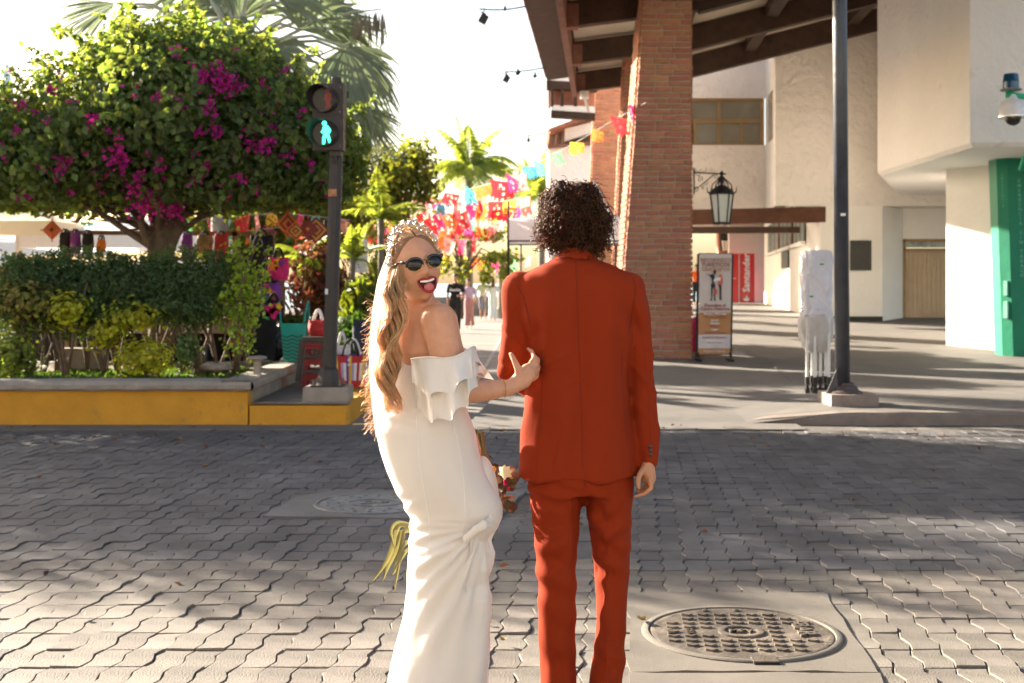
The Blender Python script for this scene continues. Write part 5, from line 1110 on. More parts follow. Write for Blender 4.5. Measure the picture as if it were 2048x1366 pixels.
# teal basket with zigzag weave
dB_ = 16.0; TEAL = M('teal_plastic', (.01,.36,.3), rough=.4, var=.1, bump=.3, bscale=40); TEALD = M('teal_dark', (.004,.1,.09), rough=.5, bump=0)
c = P(588,722,dB_); t = thing('woven_basket', tuple(c), 'teal zigzag woven plastic basket with tall loop handles and a plant', 'basket')
h_ = 76*dB_/F; rb, rt = .115, .155
mb = MB(); mb.lathe([(rb*.9,0),(rb,.01),(rb+(rt-rb)*.5,h_*.5),(rt,h_),(rt-.01,h_),(rb*.9,.05)], c, 4, sx=1.35, sy=1.35); mb.v = [tuple(c+Matrix.Rotation(PI/4,3,'Z')@(Vector(v)-c)) for v in mb.v]; mb.build('body', TEAL, t)
mb = MB()
for row in range(7):
    z = .02+row*h_*.095
    for i in range(12):
        u0, u1 = i/12, (i+1)/12; 
        def bp(u, z_, r0=rb): hw_ = (rb+(rt-rb)*z_/h_)*.955; return Vector((c.x-hw_+2*hw_*u, c.y-hw_-.006, c.z+z_))
        za = z+(.02 if i % 4 < 2 else 0)*(i % 2)+(.02 if i % 4 >= 2 else 0)*(1-i % 2)
        tri = lambda k_: .03*abs((k_ % 6)-3)/3
        mb.add([bp(u0,z+tri(i)), bp(u1,z+tri(i+1)), bp(u1,z+tri(i+1)+.018), bp(u0,z+tri(i)+.018)], [(0,1,2,3)])
mb.build('weave_band', TEALD, t)['kind'] = 'stuff'
for sx in (-1,1):
    mb = MB(); p0 = c+Vector((sx*.12,-.12,h_*.95)); p1 = c+Vector((sx*.15,.1,h_*.95)); mb.tube([p0*(1-u)+p1*u+Vector((sx*.03*math.sin(PI*u)+sx*.02,0,.3*math.sin(PI*u))) for u in [i/14 for i in range(15)]], .012, 7); mb.build('handle', TEAL, t, smooth=True)
P_, N_ = cloud([((c.x,c.y,c.z+h_+.03),(.17,.15,.08),1)], 600, 3, .9, .4, 2); leaf_obj('plant', P_, N_, .05, leafmat('basket_leaf',(.09,.12,.03)), t, 3, .5, -.3)
# stack of plastic stools
dS_ = 15.15; DSt = M('stool_plastic', (.045,.035,.035), rough=.45, var=.15, bump=.1, spec=.5); RSt = M('stool_red', (.25,.015,.02), rough=.45)
c0 = P(630,774,dS_)
for k in range(3):
    t = thing('plastic_stool', (c0.x, dS_, TH+.05*k+ (0 if k < 2 else .05)), ['dark red plastic stool at the bottom of the nested stack','dark red plastic stool in the middle of the nested stack','dark brown plastic stool on top of the nested stack'][k], 'stool', 'nested plastic stools by the signal')
    m_ = (RSt, RSt, DSt)[k]; fo = (.66,.72,1.0)[k]; lw = (.05,.05,.085)[k]; zb = TH+.04*k; hh = .5; sc = 1+.0*k
    mb = MB(); mb.box((c0.x,dS_,zb+hh+.02), (.27,.27,.03)); mb.box((c0.x,dS_,zb+hh-.015), (.285,.285,.035)); mb.build('seat', m_, t)
    for (a, b) in ((-1,-1),(1,-1),(1,1),(-1,1)):
        mb = MB(); q0 = Vector((c0.x+a*.125*fo, dS_+b*.125*fo, zb+hh)); q1 = Vector((c0.x+a*.17*fo, dS_+b*.17*fo, zb)); mb.beam(q0, q1, lw, .02, up=Vector((0,1,0))); mb.beam(q0, q1, .02, lw, up=Vector((0,1,0))); mb.build('leg', m_, t)
    for z_ in (.12,.3):
        mb = MB()
        for (a, b, c_, e) in ((-1,-1,1,-1),(1,-1,1,1),(1,1,-1,1),(-1,1,-1,-1)): f_ = (.17-.045*z_/hh)*fo; mb.beam((c0.x+a*f_,dS_+b*f_,zb+z_),(c0.x+c_*f_,dS_+e*f_,zb+z_), .015, .045)
        mb.build('stretcher', m_, t)
bag(618,655,640,672,15.3,REDC,'red and white plastic basket bag on top of the stools',22,WHC,31,prints=None)
# plaid woven bag
dW_ = 15.0; c = P(704,774,dW_); t = thing('woven_bag', tuple(c), 'plaid purple yellow and red woven shopping bag on the raised pavement', 'bag')
w0, w1, h_ = .165, .205, 64*dW_/F
def wb(u, v, y=-.07): ww = w0+(w1-w0)*v*(1-.0); return Vector((c.x-ww+2*ww*u+.0, c.y+y*(1-.5*v), c.z+h_*v-.012*math.sin(PI*u)*v))
cols = [YLW,REDC,WHC,PUR,YLW,WHC,REDC,M('woven_lilac',(.4,.34,.5))]; mb = MB()
seq = [0,1,7,2,3,0,7,2,1,2,0,7]; nu = len(seq); V_, F_, M_ = [], [], []
for i, s_ in enumerate(seq):
    for j_ in range(9):
        e = .0015*((i+j_) % 2); q = [wb(i/nu,j_/9), wb((i+1)/nu,j_/9), wb((i+1)/nu,(j_+1)/9), wb(i/nu,(j_+1)/9)]
        mi = s_ if 2 <= j_ <= 6 or s_ in (0,) else {0:3,7:1,2:1}.get(s_, s_); mb.add([p+Vector((0,-e,0)) for p in q], [(0,1,2,3)], mi)
mb.build('front_weave', cols, t, recalc=False)['kind'] = 'stuff'
mb = MB(); mb.prism([wb(0,0,-.066), wb(1,0,-.066), wb(1,1,-.066), wb(0,1,-.066)], (0,.12,0)); mb.build('body', PUR, t)
for k, hm in enumerate((IRONB, WHC)):
    mb = MB(); y_ = -.06+.1*k; a, b = wb(.25+.1*k,1), wb(.7+.05*k,1); mb.tube([a*(1-u)+b*u+Vector((0,y_,.2*math.sin(PI*u)**.7)) for u in [i/14 for i in range(15)]], .011, 6); mb.build('handle', hm, t, smooth=True)
for z_ in (.88, .72): mb = MB(); mb.ell(wb(.42,z_)+Vector((0,-.01,0)), (.017,.008,.017), 8); mb.build('bead', WHC, t)
bag(706,738,640,704,16.4,M('bag_navy',(.03,.035,.06)),'navy fabric bag standing behind the plaid woven bag',0,None,35)
mb = MB(); q0 = P(680,705,16.0); bag(668,700,690,712,16.1,WHC,'small white bag behind the plaid bag and signal plinth',26,WHC,36)
# gods eye ornaments
def eye(px, py, r_px, d, cols_, label, yaw=0):
    c = P(px, py, d); r_ = r_px*d/F; t = thing('yarn_ornament', tuple(c), label, 'ornament', 'yarn diamonds hung on a string'); Rm = Matrix.Rotation(yaw, 3, 'Z')
    for k, m_ in enumerate(cols_):
        a, b = r_*(1-k/len(cols_)), r_*(1-(k+1)/len(cols_))
        mb = MB(); vs = []
        for q in range(4): an = q*PI/2; vs += [c+Rm@Vector((math.cos(an)*a, -.006*k, math.sin(an)*a)), c+Rm@Vector((math.cos(an)*b, -.006*(k+1), math.sin(an)*b))]
        mb.add(vs+[v+Rm@Vector((0,.01,0)) for v in vs], [(2*q, 2*q+1, (2*q+3) % 8, (2*q+2) % 8) for q in range(4)]+[(8+2*q, 8+(2*q+2) % 8, 8+(2*q+3) % 8, 8+2*q+1) for q in range(4)]+[(2*q, (2*q+2) % 8, 8+(2*q+2) % 8, 8+2*q) for q in range(4)]); mb.build('yarn_band', m_, t, recalc=False)
    mb = MB(); 
    mb.tube([c+Vector((0,0,r_)), c+Vector((0,0,r_+.25))], .004, 4); mb.build('thread', COR, t)
    for an in (0, PI/2, PI, 3*PI/2): mb = MB(); mb.ell(c+Rm@Vector((math.cos(an)*r_*1.08,0,math.sin(an)*r_*1.08)), .014, 6); mb.build('tassel', COR, t)
BRW = M('yarn_brown', (.16,.05,.03)); ORY = M('yarn_orange', (.6,.14,.03)); DRD = M('yarn_dark_red', (.22,.02,.03)); YYY = M('yarn_mustard', (.5,.28,.05))
eye(575,448,26,15.6,[ORY,BRW,ORY,DRD],'leftmost of the four yarn diamonds beside the signal', .7)
eye(592,462,21,15.5,[ORY,BRW,YYY,BRW,ORY],'second yarn diamond from the left, orange and brown', 0)
eye(616,458,21,15.5,[DRD,BRW,DRD,BRW,ORY],'third yarn diamond from the left, dark red and brown', 0)
eye(632,460,27,15.6,[DRD,YYY,DRD,YYY,BRW],'rightmost yarn diamond, red and mustard stripes, nearest the signal', .3)
eye(104,460,20,16.8,[ORY,COR,ORY,DRD],'single orange yarn diamond hanging at far left above the hedge', 0)
mb = MB(); c = P(20,580,18); mb.grid(lambda u, v: (c.x-.25+.5*u, c.y+.1*math.sin(u*5), c.z-.3+.6*v+.2*u), 8, 8); solo(mb, 'hanging_cloth', M('cloth_coral',(.7,.06,.07),trans=.4), 'bright coral red cloth at the far left beside the hedge', 'cloth')
# info board
t = thing('info_board', P(716,600,23), 'white notice board with an orange header left of the woman', 'notice board')
q = lambda px, py: P(px, py, 23)
mb = MB(); mb.prism([q(698,545),q(735,545),q(735,478),q(698,478)], (0,.05,0)); mb.build('board', WHC, t); mb = MB(); mb.prism([q(697,478),q(736,478),q(736,469),q(697,469)], (0,.055,0)); mb.build('header', TER, t)
mb = MB()
for k in range(9): mb.prism([q(705+R.uniform(0,3),487+k*6),q(728-R.uniform(0,8),487+k*6),q(728-R.uniform(0,8),485.5+k*6),q(705,485.5+k*6)], (0,-.004,0))
mb.build('print', M('print_blue',(.2,.35,.5),bump=0), t)['kind'] = 'stuff'
for px in (699,734): mb = MB(); mb.beam(q(px,545)+Vector((0,.03,0)), Vector((xx(px,23),23.03,.2)), .05,.05, up=Vector((0,1,0))); mb.build('post', SW, t)
# thin poles
for (px, d, pyt, r_, lb) in ((330,24.5,-60,.045,'black street lamp pole rising over the bougainvillea crown'),(652,19.0,440,.035,'thin black pole just left of the signal post')):
    mb = MB(); mb.tube([(xx(px,d),d,.2),(xx(px,d),d,zy(pyt,d))], r_, 10)
    if pyt > 0: mb.box((xx(px,d),d-.03,1.35),(.08,.02,.2))
    else: mb.lathe([(.06,0),(.09,.02),(.09,.1),(.05,.12)], (xx(px,d),d,zy(62,d)), 12); mb.beam((xx(px,d),d,zy(60,d)), (xx(px,d)+.25,d,zy(68,d)), .03,.03)
    solo(mb, 'lamp_pole', IRONB, lb, 'pole')

# ================================================================ GAZEBO, FAR BUILDING, PEOPLE
dz = 24.2; t = thing('gazebo', (xx(1130,dz), dz, .02), 'white pop-up gazebo with black legs partly behind the man', 'gazebo')
GZ = M('gazebo_fabric', (.82,.81,.86), rough=.8, var=.04, scale=2, bump=.4, bscale=4, trans=.3)
xg0, xg1, yg0, yg1 = xx(1016,dz), xx(1251,dz), dz, dz+2.3; ze, zv = zy(438,dz), zy(480,dz); ap = P(1192,362,dz+.9)
cs = [Vector((xg0,yg0,ze)),Vector((xg1,yg0,ze)),Vector((xg1,yg1,ze)),Vector((xg0,yg1,ze))]
for k in range(4):
    a, b = cs[k], cs[(k+1)%4]
    mb = MB(); mb.grid(lambda u, v: ap*(1-v)+(a*(1-u)+b*u)*v+Vector((0,0,-.22*math.sin(PI*v)+.015*math.sin(u*20+v*9))), 14, 10); mb.build('roof_panel', GZ, t, smooth=True)
    mb = MB(); mb.grid(lambda u, v: a*(1-u)+b*u+Vector((0,0,-(ze-zv)*v))+Vector((0,.01*math.sin(u*40),0)), 30, 3); mb.build('valance', GZ, t, smooth=True)
    mb = MB(); mb.beam(a+Vector((0,0,zv-ze-.02)), b+Vector((0,0,zv-ze-.02)), .03,.03); mb.build('truss', IRONB, t)
    mb = MB(); mb.box((a.x,a.y,(ze+.02)/2), (.035,.035,ze-.02)); mb.build('leg', IRONB, t)
for (px, d, y0, y1) in ((1017,26,402,640),(1042,33,485,640)): mb = MB(); mb.tube([(xx(px,d),d,.0),(xx(px,d),d,zy(y0,d))], .022, 8); solo(mb,'bunting_pole',IRONB,'slim black pole rising from the gazebo left corner' if px == 1017 else 'second slim pole just right of the gazebo corner','pole')
dN = 42; t = thing('far_house', (xx(1140,dN), dN, 0), 'white house wall with a tiled roof edge and balcony beams beyond the pillars', 'house')
pn = lambda px, py, o=0: P(px, py, dN)+Vector((0,o,0))
polystand('wall', STUCCO_W, [pn(1098,640),pn(1185,640),pn(1185,290),pn(1098,290)], (0,3,0), t)
mb = MB(); mb.prism([pn(1094,292,-.3),pn(1190,284,-.3),pn(1190,290,-.3),pn(1095,298,-.3)], (0,1,0)); mb.build('eave_beam', WOODR, t)
mb = MB(); mb.prism([pn(1096,262,-.5),pn(1190,226,-.5),pn(1190,234,-.5),pn(1100,268,-.5)], (0,4,0)); mb.build('roof', TILES, t)
polystand('gable_wall', STUCCO_W, [pn(1128,282,.2),pn(1190,262,.2),pn(1190,242,.2),pn(1130,256,.2)], (0,.3,0), t)
for px in (1100,1113,1126): mb = MB(); mb.beam(pn(px,292), pn(px+1,262), .09,.09, up=Vector((0,1,0))); mb.build('strut', WOODR, t)
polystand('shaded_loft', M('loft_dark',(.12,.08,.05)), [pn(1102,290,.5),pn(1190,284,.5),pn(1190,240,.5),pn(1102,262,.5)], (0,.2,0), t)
dM_ = 34; t = thing('upper_balcony', (xx(1150,dM_), dM_, 4), 'far upper balcony with dark beams and brick infill under the portal eave', 'balcony'); pm = lambda px, py, o=0: P(px, py, dM_)+Vector((0,o,0))
polystand('fascia', STUCCO_W, [pm(1094,160),pm(1185,168),pm(1185,140),pm(1094,140)], (0,.3,0), t)
polystand('beam', WOOD, [pm(1093,178),pm(1195,182),pm(1195,166),pm(1093,160)], (0,.3,0), t); polystand('lower_beam', WOOD, [pm(1102,234),pm(1190,240),pm(1190,226),pm(1102,220)], (0,.3,0), t)
polystand('infill', BRICKS, [pm(1097,214,.25),pm(1190,216,.25),pm(1190,180,.25),pm(1097,176,.25)], (0,.1,0), t)
polystand('ledge', STUCCO_W, [pm(1102,221,.0),pm(1190,227,.0),pm(1190,213,.0),pm(1102,210,.0)], (0,.2,0), t)
for px in (1101,1121,1148): polystand('post', WOOD, [pm(px,213,-.02),pm(px+6,213,-.02),pm(px+6,176,-.02),pm(px,176,-.02)], (0,.15,0), t)
mb = MB(); c = P(1169,190,30); mb.box(c, (.2,.3,.16)); mb.box(c+Vector((0,-.16,0)), (.15,.02,.11)); mb.beam(c, c+Vector((.1,.1,-.4)), .05,.05); solo(mb, 'floodlight', LEG, 'small pale floodlight fixed to the far pillar top', 'floodlight')
# string spotlights by the eave
def wirel(a, b, sag, d, lamps, label):
    t = thing('spotlight_cable', P(a[0],a[1],d), label, 'cable lights')
    mb = MB(); A, Bv = P(a[0],a[1],d), P(b[0],b[1],d); mb.tube([A.lerp(Bv,u)+Vector((0,0,-sag*math.sin(PI*u))) for u in [i/10 for i in range(11)]], .012, 5); mb.build('cable', IRONB, t)
    for (px, py, s_, ro) in lamps:
        c = P(px, py, d); mb = MB(); Rm = Matrix.Rotation(ro, 3, 'Y'); mb.box(c, (.11*s_,.12*s_,.13*s_), Rm); mb.beam(c+Vector((0,0,.05)), c+Vector((.01,0,.17*s_)), .015,.015, up=Vector((0,1,0))); mb.box(c+Vector((0,0,.09*s_)), (.09*s_,.02,.02), Rm); mb.build('spotlight', BLK, t)
wirel((958,18),(1050,13),.03,19,[(967,38,1.0,.5),(1010,18,.35,0)],'cable with one black spotlight at the top centre against the sky')
wirel((1008,144),(1092,135),.02,23,[(1013,158,.9,.5),(1036,146,.6,.6),(1070,152,.5,.9)],'cable with three small spotlights below the tiled eave')
wirel((1052,272),(1100,262),.02,30,[(1057,281,.6,.3)],'tiny spotlight on a cable left of the far house roof')
# far lamp column, low wall
t = thing('garden_column', P(1001,636,52)+Vector((0,0,0)), 'pale stone lamp column at the far end of the street', 'lamp column'); c = Vector((xx(1001,52),52,.0))
mb = MB(); mb.lathe([(.2,0),(.2,.4),(.12,.5),(.1,1.7),(.16,1.85),(.16,1.9)], c, 12); mb.build('shaft', CAP, t); mb = MB(); mb.box(c+Vector((0,0,2.12)), (.34,.34,.42)); mb.lathe([(.24,2.33),(.05,2.5)], c, 4); mb.build('lantern', M('column_lantern',(.5,.42,.32)), t)
mb = MB(); mb.box((-2.5, 57, .42), (14, .4, .84)); solo(mb, 'low_wall', CAP, 'low stone wall closing the far end of the pedestrian street', 'wall')
t = thing('church_spire', P(14,560,130), 'pale church spire in the far distance above the left trees', 'spire'); c = P(14,190,130); mb = MB(); mb.lathe([(.9,-18),(.9,-1),(.35,2.5),(.12,2.6),(.3,2.9),(.05,3.3)], c, 8); mb.build('spire', M('far_stone',(.6,.62,.66)), t)
# distant people
SK = M('skin_far', (.42,.22,.14), rough=.6, bump=0); HAIRD = M('hair_dark', (.025,.015,.012), rough=.6, bump=0)
def walker(px, pyf, h, label, top, bottom, stride=.12, dress=False, hair=HAIRD, face=-1, arms=((-.27,.0),(.27,.0)), longhair=False, zg=.02, d=None, lean=0, short=False):
    d = d or (CAMZ-zg)*F/(pyf-HY); x = xx(px,d); t = thing('person', (x,d,zg), label, 'person'); s = h/1.75; V3 = lambda a, b, c_: Vector((x+a*s, d+b*s, zg+c_*s))
    mb = MB(); mb.ell(V3(lean,0,1.63), (.078*s,.092*s,.115*s), 12); mb.caps(V3(lean*.8,0,1.5), V3(lean*.9,0,1.56), .05*s, .05*s)
    mb.ell(V3(lean*.5,0,1.3), (.17*s,.1*s,.18*s), 12); mb.ell(V3(0,0,1.05), (.14*s,.1*s,.2*s), 12); mb.ell(V3(0,0,.93), (.16*s,.11*s,.13*s), 12)
    mb.ell(V3(lean,face*.095,1.62), (.014*s,.02*s,.022*s), 6)
    for q, (ax, ay) in zip((-1,1), arms):
        sh = V3(q*.18+lean*.5,0,1.4); el = V3(q*.22+ax*.3,ay*.3,1.13); ha = V3(q*.2+ax*.5,ay+.02,.88) if ay == 0 else V3(ax,ay,1.1); mb.chain([sh,el,ha],[.05*s,.04*s,.03*s]); mb.ell(ha+(ha-el).normalized()*.06*s,(.035*s,.025*s,.05*s),8)
    for q in (-1,1): hp = V3(q*.09,0,.9); kn = V3(q*.095,-q*stride*.5,.5); an = V3(q*.09,-q*stride*1.3,.1); mb.chain([hp,kn,an],[.085*s,.055*s,.04*s]); mb.ell(V3(q*.09,-q*stride*1.3-.06,.04),(.04*s,.11*s,.04*s),8)
    me = fuse(mb, .022, 3); shift(me, (x,d,zg)); put(me, 'body', SK, t, True)
    mb = MB(); mb.ell(V3(lean*.5,0,1.3), (.19*s,.12*s,.19*s), 12); mb.ell(V3(0,0,1.05), (.165*s,.12*s,.22*s), 12)
    for q, (ax, ay) in zip((-1,1), arms): mb.caps(V3(q*.18+lean*.5,0,1.39), V3(q*.215+ax*.2,ay*.2,1.22), .07*s,.06*s)
    me = fuse(mb, .022, 3); shift(me, (x,d,zg)); put(me, 'shirt', top, t, True)
    mb = MB()
    if dress: mb.rings([(V3(0,0,.12),.2*s,.19*s,2),(V3(0,0,.5),.17*s,.16*s,2),(V3(0,0,.9),.18*s,.14*s,2),(V3(0,0,1.12),.14*s,.11*s,2)], 20)
    else:
        for q in (-1,1): hp = V3(q*.09,0,.92); kn = V3(q*.095,-q*stride*.5,.5); an = V3(q*.09,-q*stride*1.3,.14); mb.chain([hp,kn] if short else [hp,kn,an],[.105*s,.08*s,.07*s])
        mb.ell(V3(0,0,.93), (.18*s,.13*s,.14*s), 12)
    me = fuse(mb, .022, 3); shift(me, (x,d,zg)); put(me, 'skirt' if dress else ('shorts' if short else 'trousers'), bottom, t, True)
    mb = MB(); mb.ell(V3(lean,.018*-face,1.665), (.088*s,.1*s,.105*s), 14)
    if longhair: mb.ell(V3(lean,.05*-face,1.48), (.1*s,.06*s,.2*s), 12)
    me = fuse(mb, .02, 2); shift(me, (x,d,zg)); put(me, 'hair', hair, t, True)
    return t, V3
BTS = M('tshirt_black', (.015,.015,.017), rough=.9, bump=.2); BPN = M('trousers_black', (.02,.02,.022), rough=.9)
t, V3 = walker(911,664,1.74,'walking man in a black band t-shirt with white lettering and black trousers', BTS, BPN, .2, arms=((-.05,0),(.12,-.25)), d=37.0)
mb = MB(); mb.text('Beatles', V3(0,-.135,1.27), .115, (1,0,0), (0,0,1), depth=.004, bold=.003); mb.build('lettering', WHT, t)
walker(938,655,1.6,'woman in a pink skirt and lilac shirt walking behind the man in black', M('lilac_shirt',(.45,.36,.5)), M('pink_skirt',(.4,.2,.2)), .25, dress=True, arms=((-.1,-.2),(.1,0)), longhair=True, d=40, lean=-.02)
walker(966,637,1.68,'man in a pale green shirt and grey shorts seen from behind far down the street', M('sage_shirt',(.5,.52,.4)), M('grey_shorts',(.2,.2,.24)), .1, short=True, face=1, d=49)
walker(986,638,1.62,'woman in a long pale blue dress seen from behind at the end of the street', M('pale_dress',(.6,.66,.66)), M('pale_dress2',(.55,.64,.64)), .08, dress=True, face=1, longhair=True, hair=M('hair_brown',(.16,.08,.04)), d=48.5)
walker(1393,615,1.6,'passer-by in an orange top just behind the nearest pillar', M('orange_top',(.8,.12,.02)), BPN, .1, zg=.62, d=50)
mb = MB(); mb.ell((0,0,0),(1,1,1),16); c = P(1394,672,22.9); mb.v = [(c.x+v[0]*.16, c.y+v[1]*.12, c.z+v[2]*.36+.05*fnoise((v[0]*2,v[1]*2,v[2]*3))) for v in mb.v]; solo(mb, 'hanging_garment', M('garment_magenta',(.35,.01,.08),bump=.4), 'dark magenta garment hung between pillar and tour banner', 'garment')
mb = MB(); mb.box(P(1396,705,22.9), (.12,.12,.3)); solo(mb, 'garment_stand', IRONB, 'dark foot of a clothes stand beside the pillar base', 'stand')

# ================================================================ PAPER BUNTING
BC = {}
for nm, c in (('pink',(.65,.04,.16)),('red',(.6,.03,.04)),('orange',(.7,.17,.04)),('yellow',(.7,.42,.05)),('green',(.15,.5,.2)),('blue',(.08,.33,.48)),('rose',(.75,.3,.28)),('aqua',(.12,.45,.42))):
    BC[nm] = M('paper_'+nm, c, rough=.7, var=.05, bump=0, trans=.5)
def flagmesh(seed, mat):
    R = random.Random(seed); mb = MB(); nu, nv = 9, 7; cur = R.uniform(-.5,.5); tw = R.uniform(-.5,.5)
    def f(u, v): return (-.5+u+.06*math.sin(v*4+seed), (.28*math.sin(u*PI+cur)*v+.25*tw*(u-.5)*v), -v*(.72+.08*math.sin(u*PI)))
    V = [f(i/nu, j/nv) for i in range(nu+1) for j in range(nv+1)]; Fc = []
    for i in range(nu):
        for j in range(nv):
            if j == nv-1 and i % 2: continue
            if 1 <= j < nv-1 and 1 <= i < nu-1 and (i+j) % 2 and R.random() < .4: continue
            q = nv+1; Fc.append((i*q+j, (i+1)*q+j, (i+1)*q+j+1, i*q+j+1))
    mb.add(V, Fc); me = mb.mesh('paper_flag'); me.materials.append(mat); return me
FM = {k: [flagmesh(q*17+3, m_) for q in range(3)] for k, m_ in BC.items()}
R = random.Random(77)
def bunting(pts, n, size, cols_, label, gap=None, jit=.25, wild=.5):
    """pts: (px,py,d) control points"""
    Q = [P(*p) for p in pts]; t = thing('bunting', tuple(Q[0]), label, 'bunting', 'paper bunting strung over the street')
    segs = [(Q[i], Q[i+1]) for i in range(len(Q)-1)]; mb = MB(); mb.tube(Q, .006, 4); mb.build('string', WHC, t)
    for k in range(n):
        u = (k+.5)/n*len(segs); i = min(int(u), len(segs)-1); p = segs[i][0].lerp(segs[i][1], u-i); dv = segs[i][1]-segs[i][0]
        c = cols_[k % len(cols_)] if R.random() > .12 else R.choice(list(BC)); s = size*R.uniform(.85,1.15)
        inst(R.choice(FM[c]), 'flag', t, p, (R.uniform(-wild,wild), R.uniform(-.35,.35), math.atan2(dv.y, dv.x)*.35+R.uniform(-.4,.4)), (s,s,s))
bunting([(1292,205,21.4),(1228,240,22.5),(1152,285,24),(1082,322,26),(1050,338,27)], 7, .34, ['pink','red','orange','yellow','green','aqua','blue'], 'nearest bunting string rising to the brick pillar', wild=.5)
bunting([(1050,338,27),(1010,360,29),(940,378,32),(860,398,35),(780,395,37)], 9, .5, ['rose','pink','red','orange','rose','red','pink'], 'bunting string that carries on left past the coconut palm')
rws = [((1060,395,34),(960,408,36),(840,398,34),(700,372,32),12,['rose','yellow','red','orange','pink','green','blue','rose']),((1050,415,40),(950,428,40),(840,425,38),(700,400,34),13,['pink','red','yellow','rose','aqua','red','orange']),((1010,440,44),(930,442,44),(830,440,42),(690,425,36),12,['rose','red','orange','pink','red']),((1000,455,48),(900,462,46),(800,458,40),(690,445,34),12,['rose','red','pink','red','orange','blue','rose']),((960,480,46),(880,478,44),(790,470,40),(690,452,36),10,['red','pink','rose','orange','yellow']),((1070,512,50),(1010,520,50),(940,515,50),(880,508,50),6,['rose','red','pink','orange'])]
lbs = ['highest of the bunting rows across the street','second row of bunting from the top','third row of bunting, mostly red and rose','fourth row of bunting, mixed blue and pink','fifth and lowest dense row of bunting','short low string of rose flags far down the street']
for (a, b, c_, d_, n_, cl_), lb in zip(rws, lbs): bunting([a,b,c_,d_], n_, .62 if n_ > 8 else .7, cl_, lb, wild=.35)
bunting([(700,440,28),(560,425,27),(400,440,26),(150,445,26),(-40,420,26)], 20, .42, ['rose','red','aqua','pink','green','yellow'], 'bunting seen in the gaps below the bougainvillea crown', wild=.3)
bunting([(700,470,30),(560,455,29),(400,470,28),(200,470,28)], 12, .42, ['pink','orange','rose','aqua'], 'lower bunting behind the hanging yarn diamonds', wild=.3)
# ================================================================ ACROSS THE STREET (behind the camera)
# unseen sunlit arcade, added so its bounce lights everything that faces the camera
t = thing('bounce_arcade', (0, -13, 0), 'unseen cream arcade added across the street to bounce sunlight', 'building')
OPW = M('bounce_wall', (.44,.39,.33), rough=.9, var=.04, bump=.2)
for k in range(9):
    x = -27+k*6
    mb = MB(); mb.box((x, -13, 2.0), (1.0, .8, 4.0)); mb.build('bounce_arcade_pillar', OPW, t)
mb = MB(); mb.box((-3, -13, 6.6), (50, .8, 5.2)); mb.build('bounce_upper_wall', OPW, t)
mb = MB(); mb.box((-3, -15.5, 2.0), (50, .3, 4.0)); mb.build('bounce_back_wall', OPW, t)
mb = MB(); mb.box((-3, -12.8, 9.3), (51, 1.4, .25)); mb.build('bounce_cornice', OPW, t)
for k in range(8):
    mb = MB(); mb.box((-24+k*6, -12.58, 6.5), (1.6, .06, 2.2)); w0 = mb.build('window', GLASSD, t)
    for z in (5.35, 7.65): mb = MB(); mb.box((-24+k*6, -12.54, z), (1.9, .1, .12)); mb.build('frame', WINF, w0)
mb = MB(); mb.prism([(-30,-10.5,-.02),(30,-10.5,-.02),(30,-15.4,-.02),(-30,-15.4,-.02)], (0,0,.14)); tag(mb.build('opposite_pavement', WALKC), None, None, None, 'structure')
# dry leaves blown against the kerb and over the street
RL = random.Random(9); Q, QN = [], []
for k in range(130):
    x = RL.uniform(-5.5,4.5); y = 13.0-abs(RL.gauss(0,1.1)) if RL.random() < .7 else RL.uniform(5,12); Q.append((x,y,.016)); QN.append((RL.uniform(-.3,.3),RL.uniform(-.3,.3),1.6))
DRY = M('dry_leaf', (.25,.13,.05), rough=.8, var=.5, bump=0, isl=.5, trans=.15)
V, T_ = leaves(np.array(Q), np.array(QN), .055, .6, 3, 0, .25); o = put(np_mesh('fallen_leaves', V, T_), 'fallen_leaves', DRY, None, False, False); o['kind'] = 'stuff'
c = GP(742,860,.02); mb = MB(); mb.grid(lambda u, v: (c.x-.07+.14*u, c.y-.03+.07*v+.02*math.sin(u*5), .012+.025*abs(v-.5)+.02*math.sin(u*3)), 6, 4); solo(mb, 'dead_leaf', DRY, 'curled brown dead leaf on the street beside the yellow corner kerb', 'leaf')
# ================================================================ THE COUPLE
SUIT = M('rust_suit', (.235,.027,.0065), rough=.9, var=.06, scale=4, bump=.3, bscale=500, spec=.12)
SEAM = M('suit_seam', (.11,.012,.005), rough=.9, var=.05, bump=0)
SKIN = M('skin', (.60,.31,.19), rough=.46, var=.09, scale=26, bump=.15, bscale=250, spec=.35)
SKIN.node_tree.nodes['Principled BSDF'].inputs['Subsurface Weight'].default_value = .12
SKIN.node_tree.nodes['Principled BSDF'].inputs['Subsurface Radius'].default_value = (.02,.008,.004)
SKINM = M('skin_tan', (.50,.24,.13), rough=.5, var=.06, scale=9, bump=.08, bscale=250, spec=.35)
HAIRM = M('curly_hair', (.085,.04,.018), rough=.5, var=.4, scale=30, bump=0, trans=.3, isl=.5, tint=(4.5,2.7,1.4), spec=.25)
HAIRK = M('hair_base_dark', (.02,.01,.006), rough=.8, var=.4, scale=30, bump=.5, bscale=80, spec=.1)
HAIRB = M('blonde_hair', (.66,.44,.24), rough=.42, var=.3, scale=20, bump=0, trans=.3, isl=.35, tint=(1.7,1.4,1.0), spec=.5)
HCAP = M('blonde_cap', (.26,.13,.06), rough=.5, var=.3, scale=25, bump=.5, bscale=160, spec=.45)
DM = 4.05
def pr_(d): return d/F
def rings_px(lst, d0, pw=2.3):
    out = []
    for it in lst:
        py, xl_, xr_, ry = it[:4]; d = d0+(it[4] if len(it) > 4 else 0); c = P((xl_+xr_)/2, py, d); out.append((c, (xr_-xl_)/2*d/F, ry, pw))
    return out
def chain_px(mb, pts, n=14):
    mb.chain([P(a, b, c) for a, b, c, r_ in pts], [r_ for *_, r_ in pts], n)
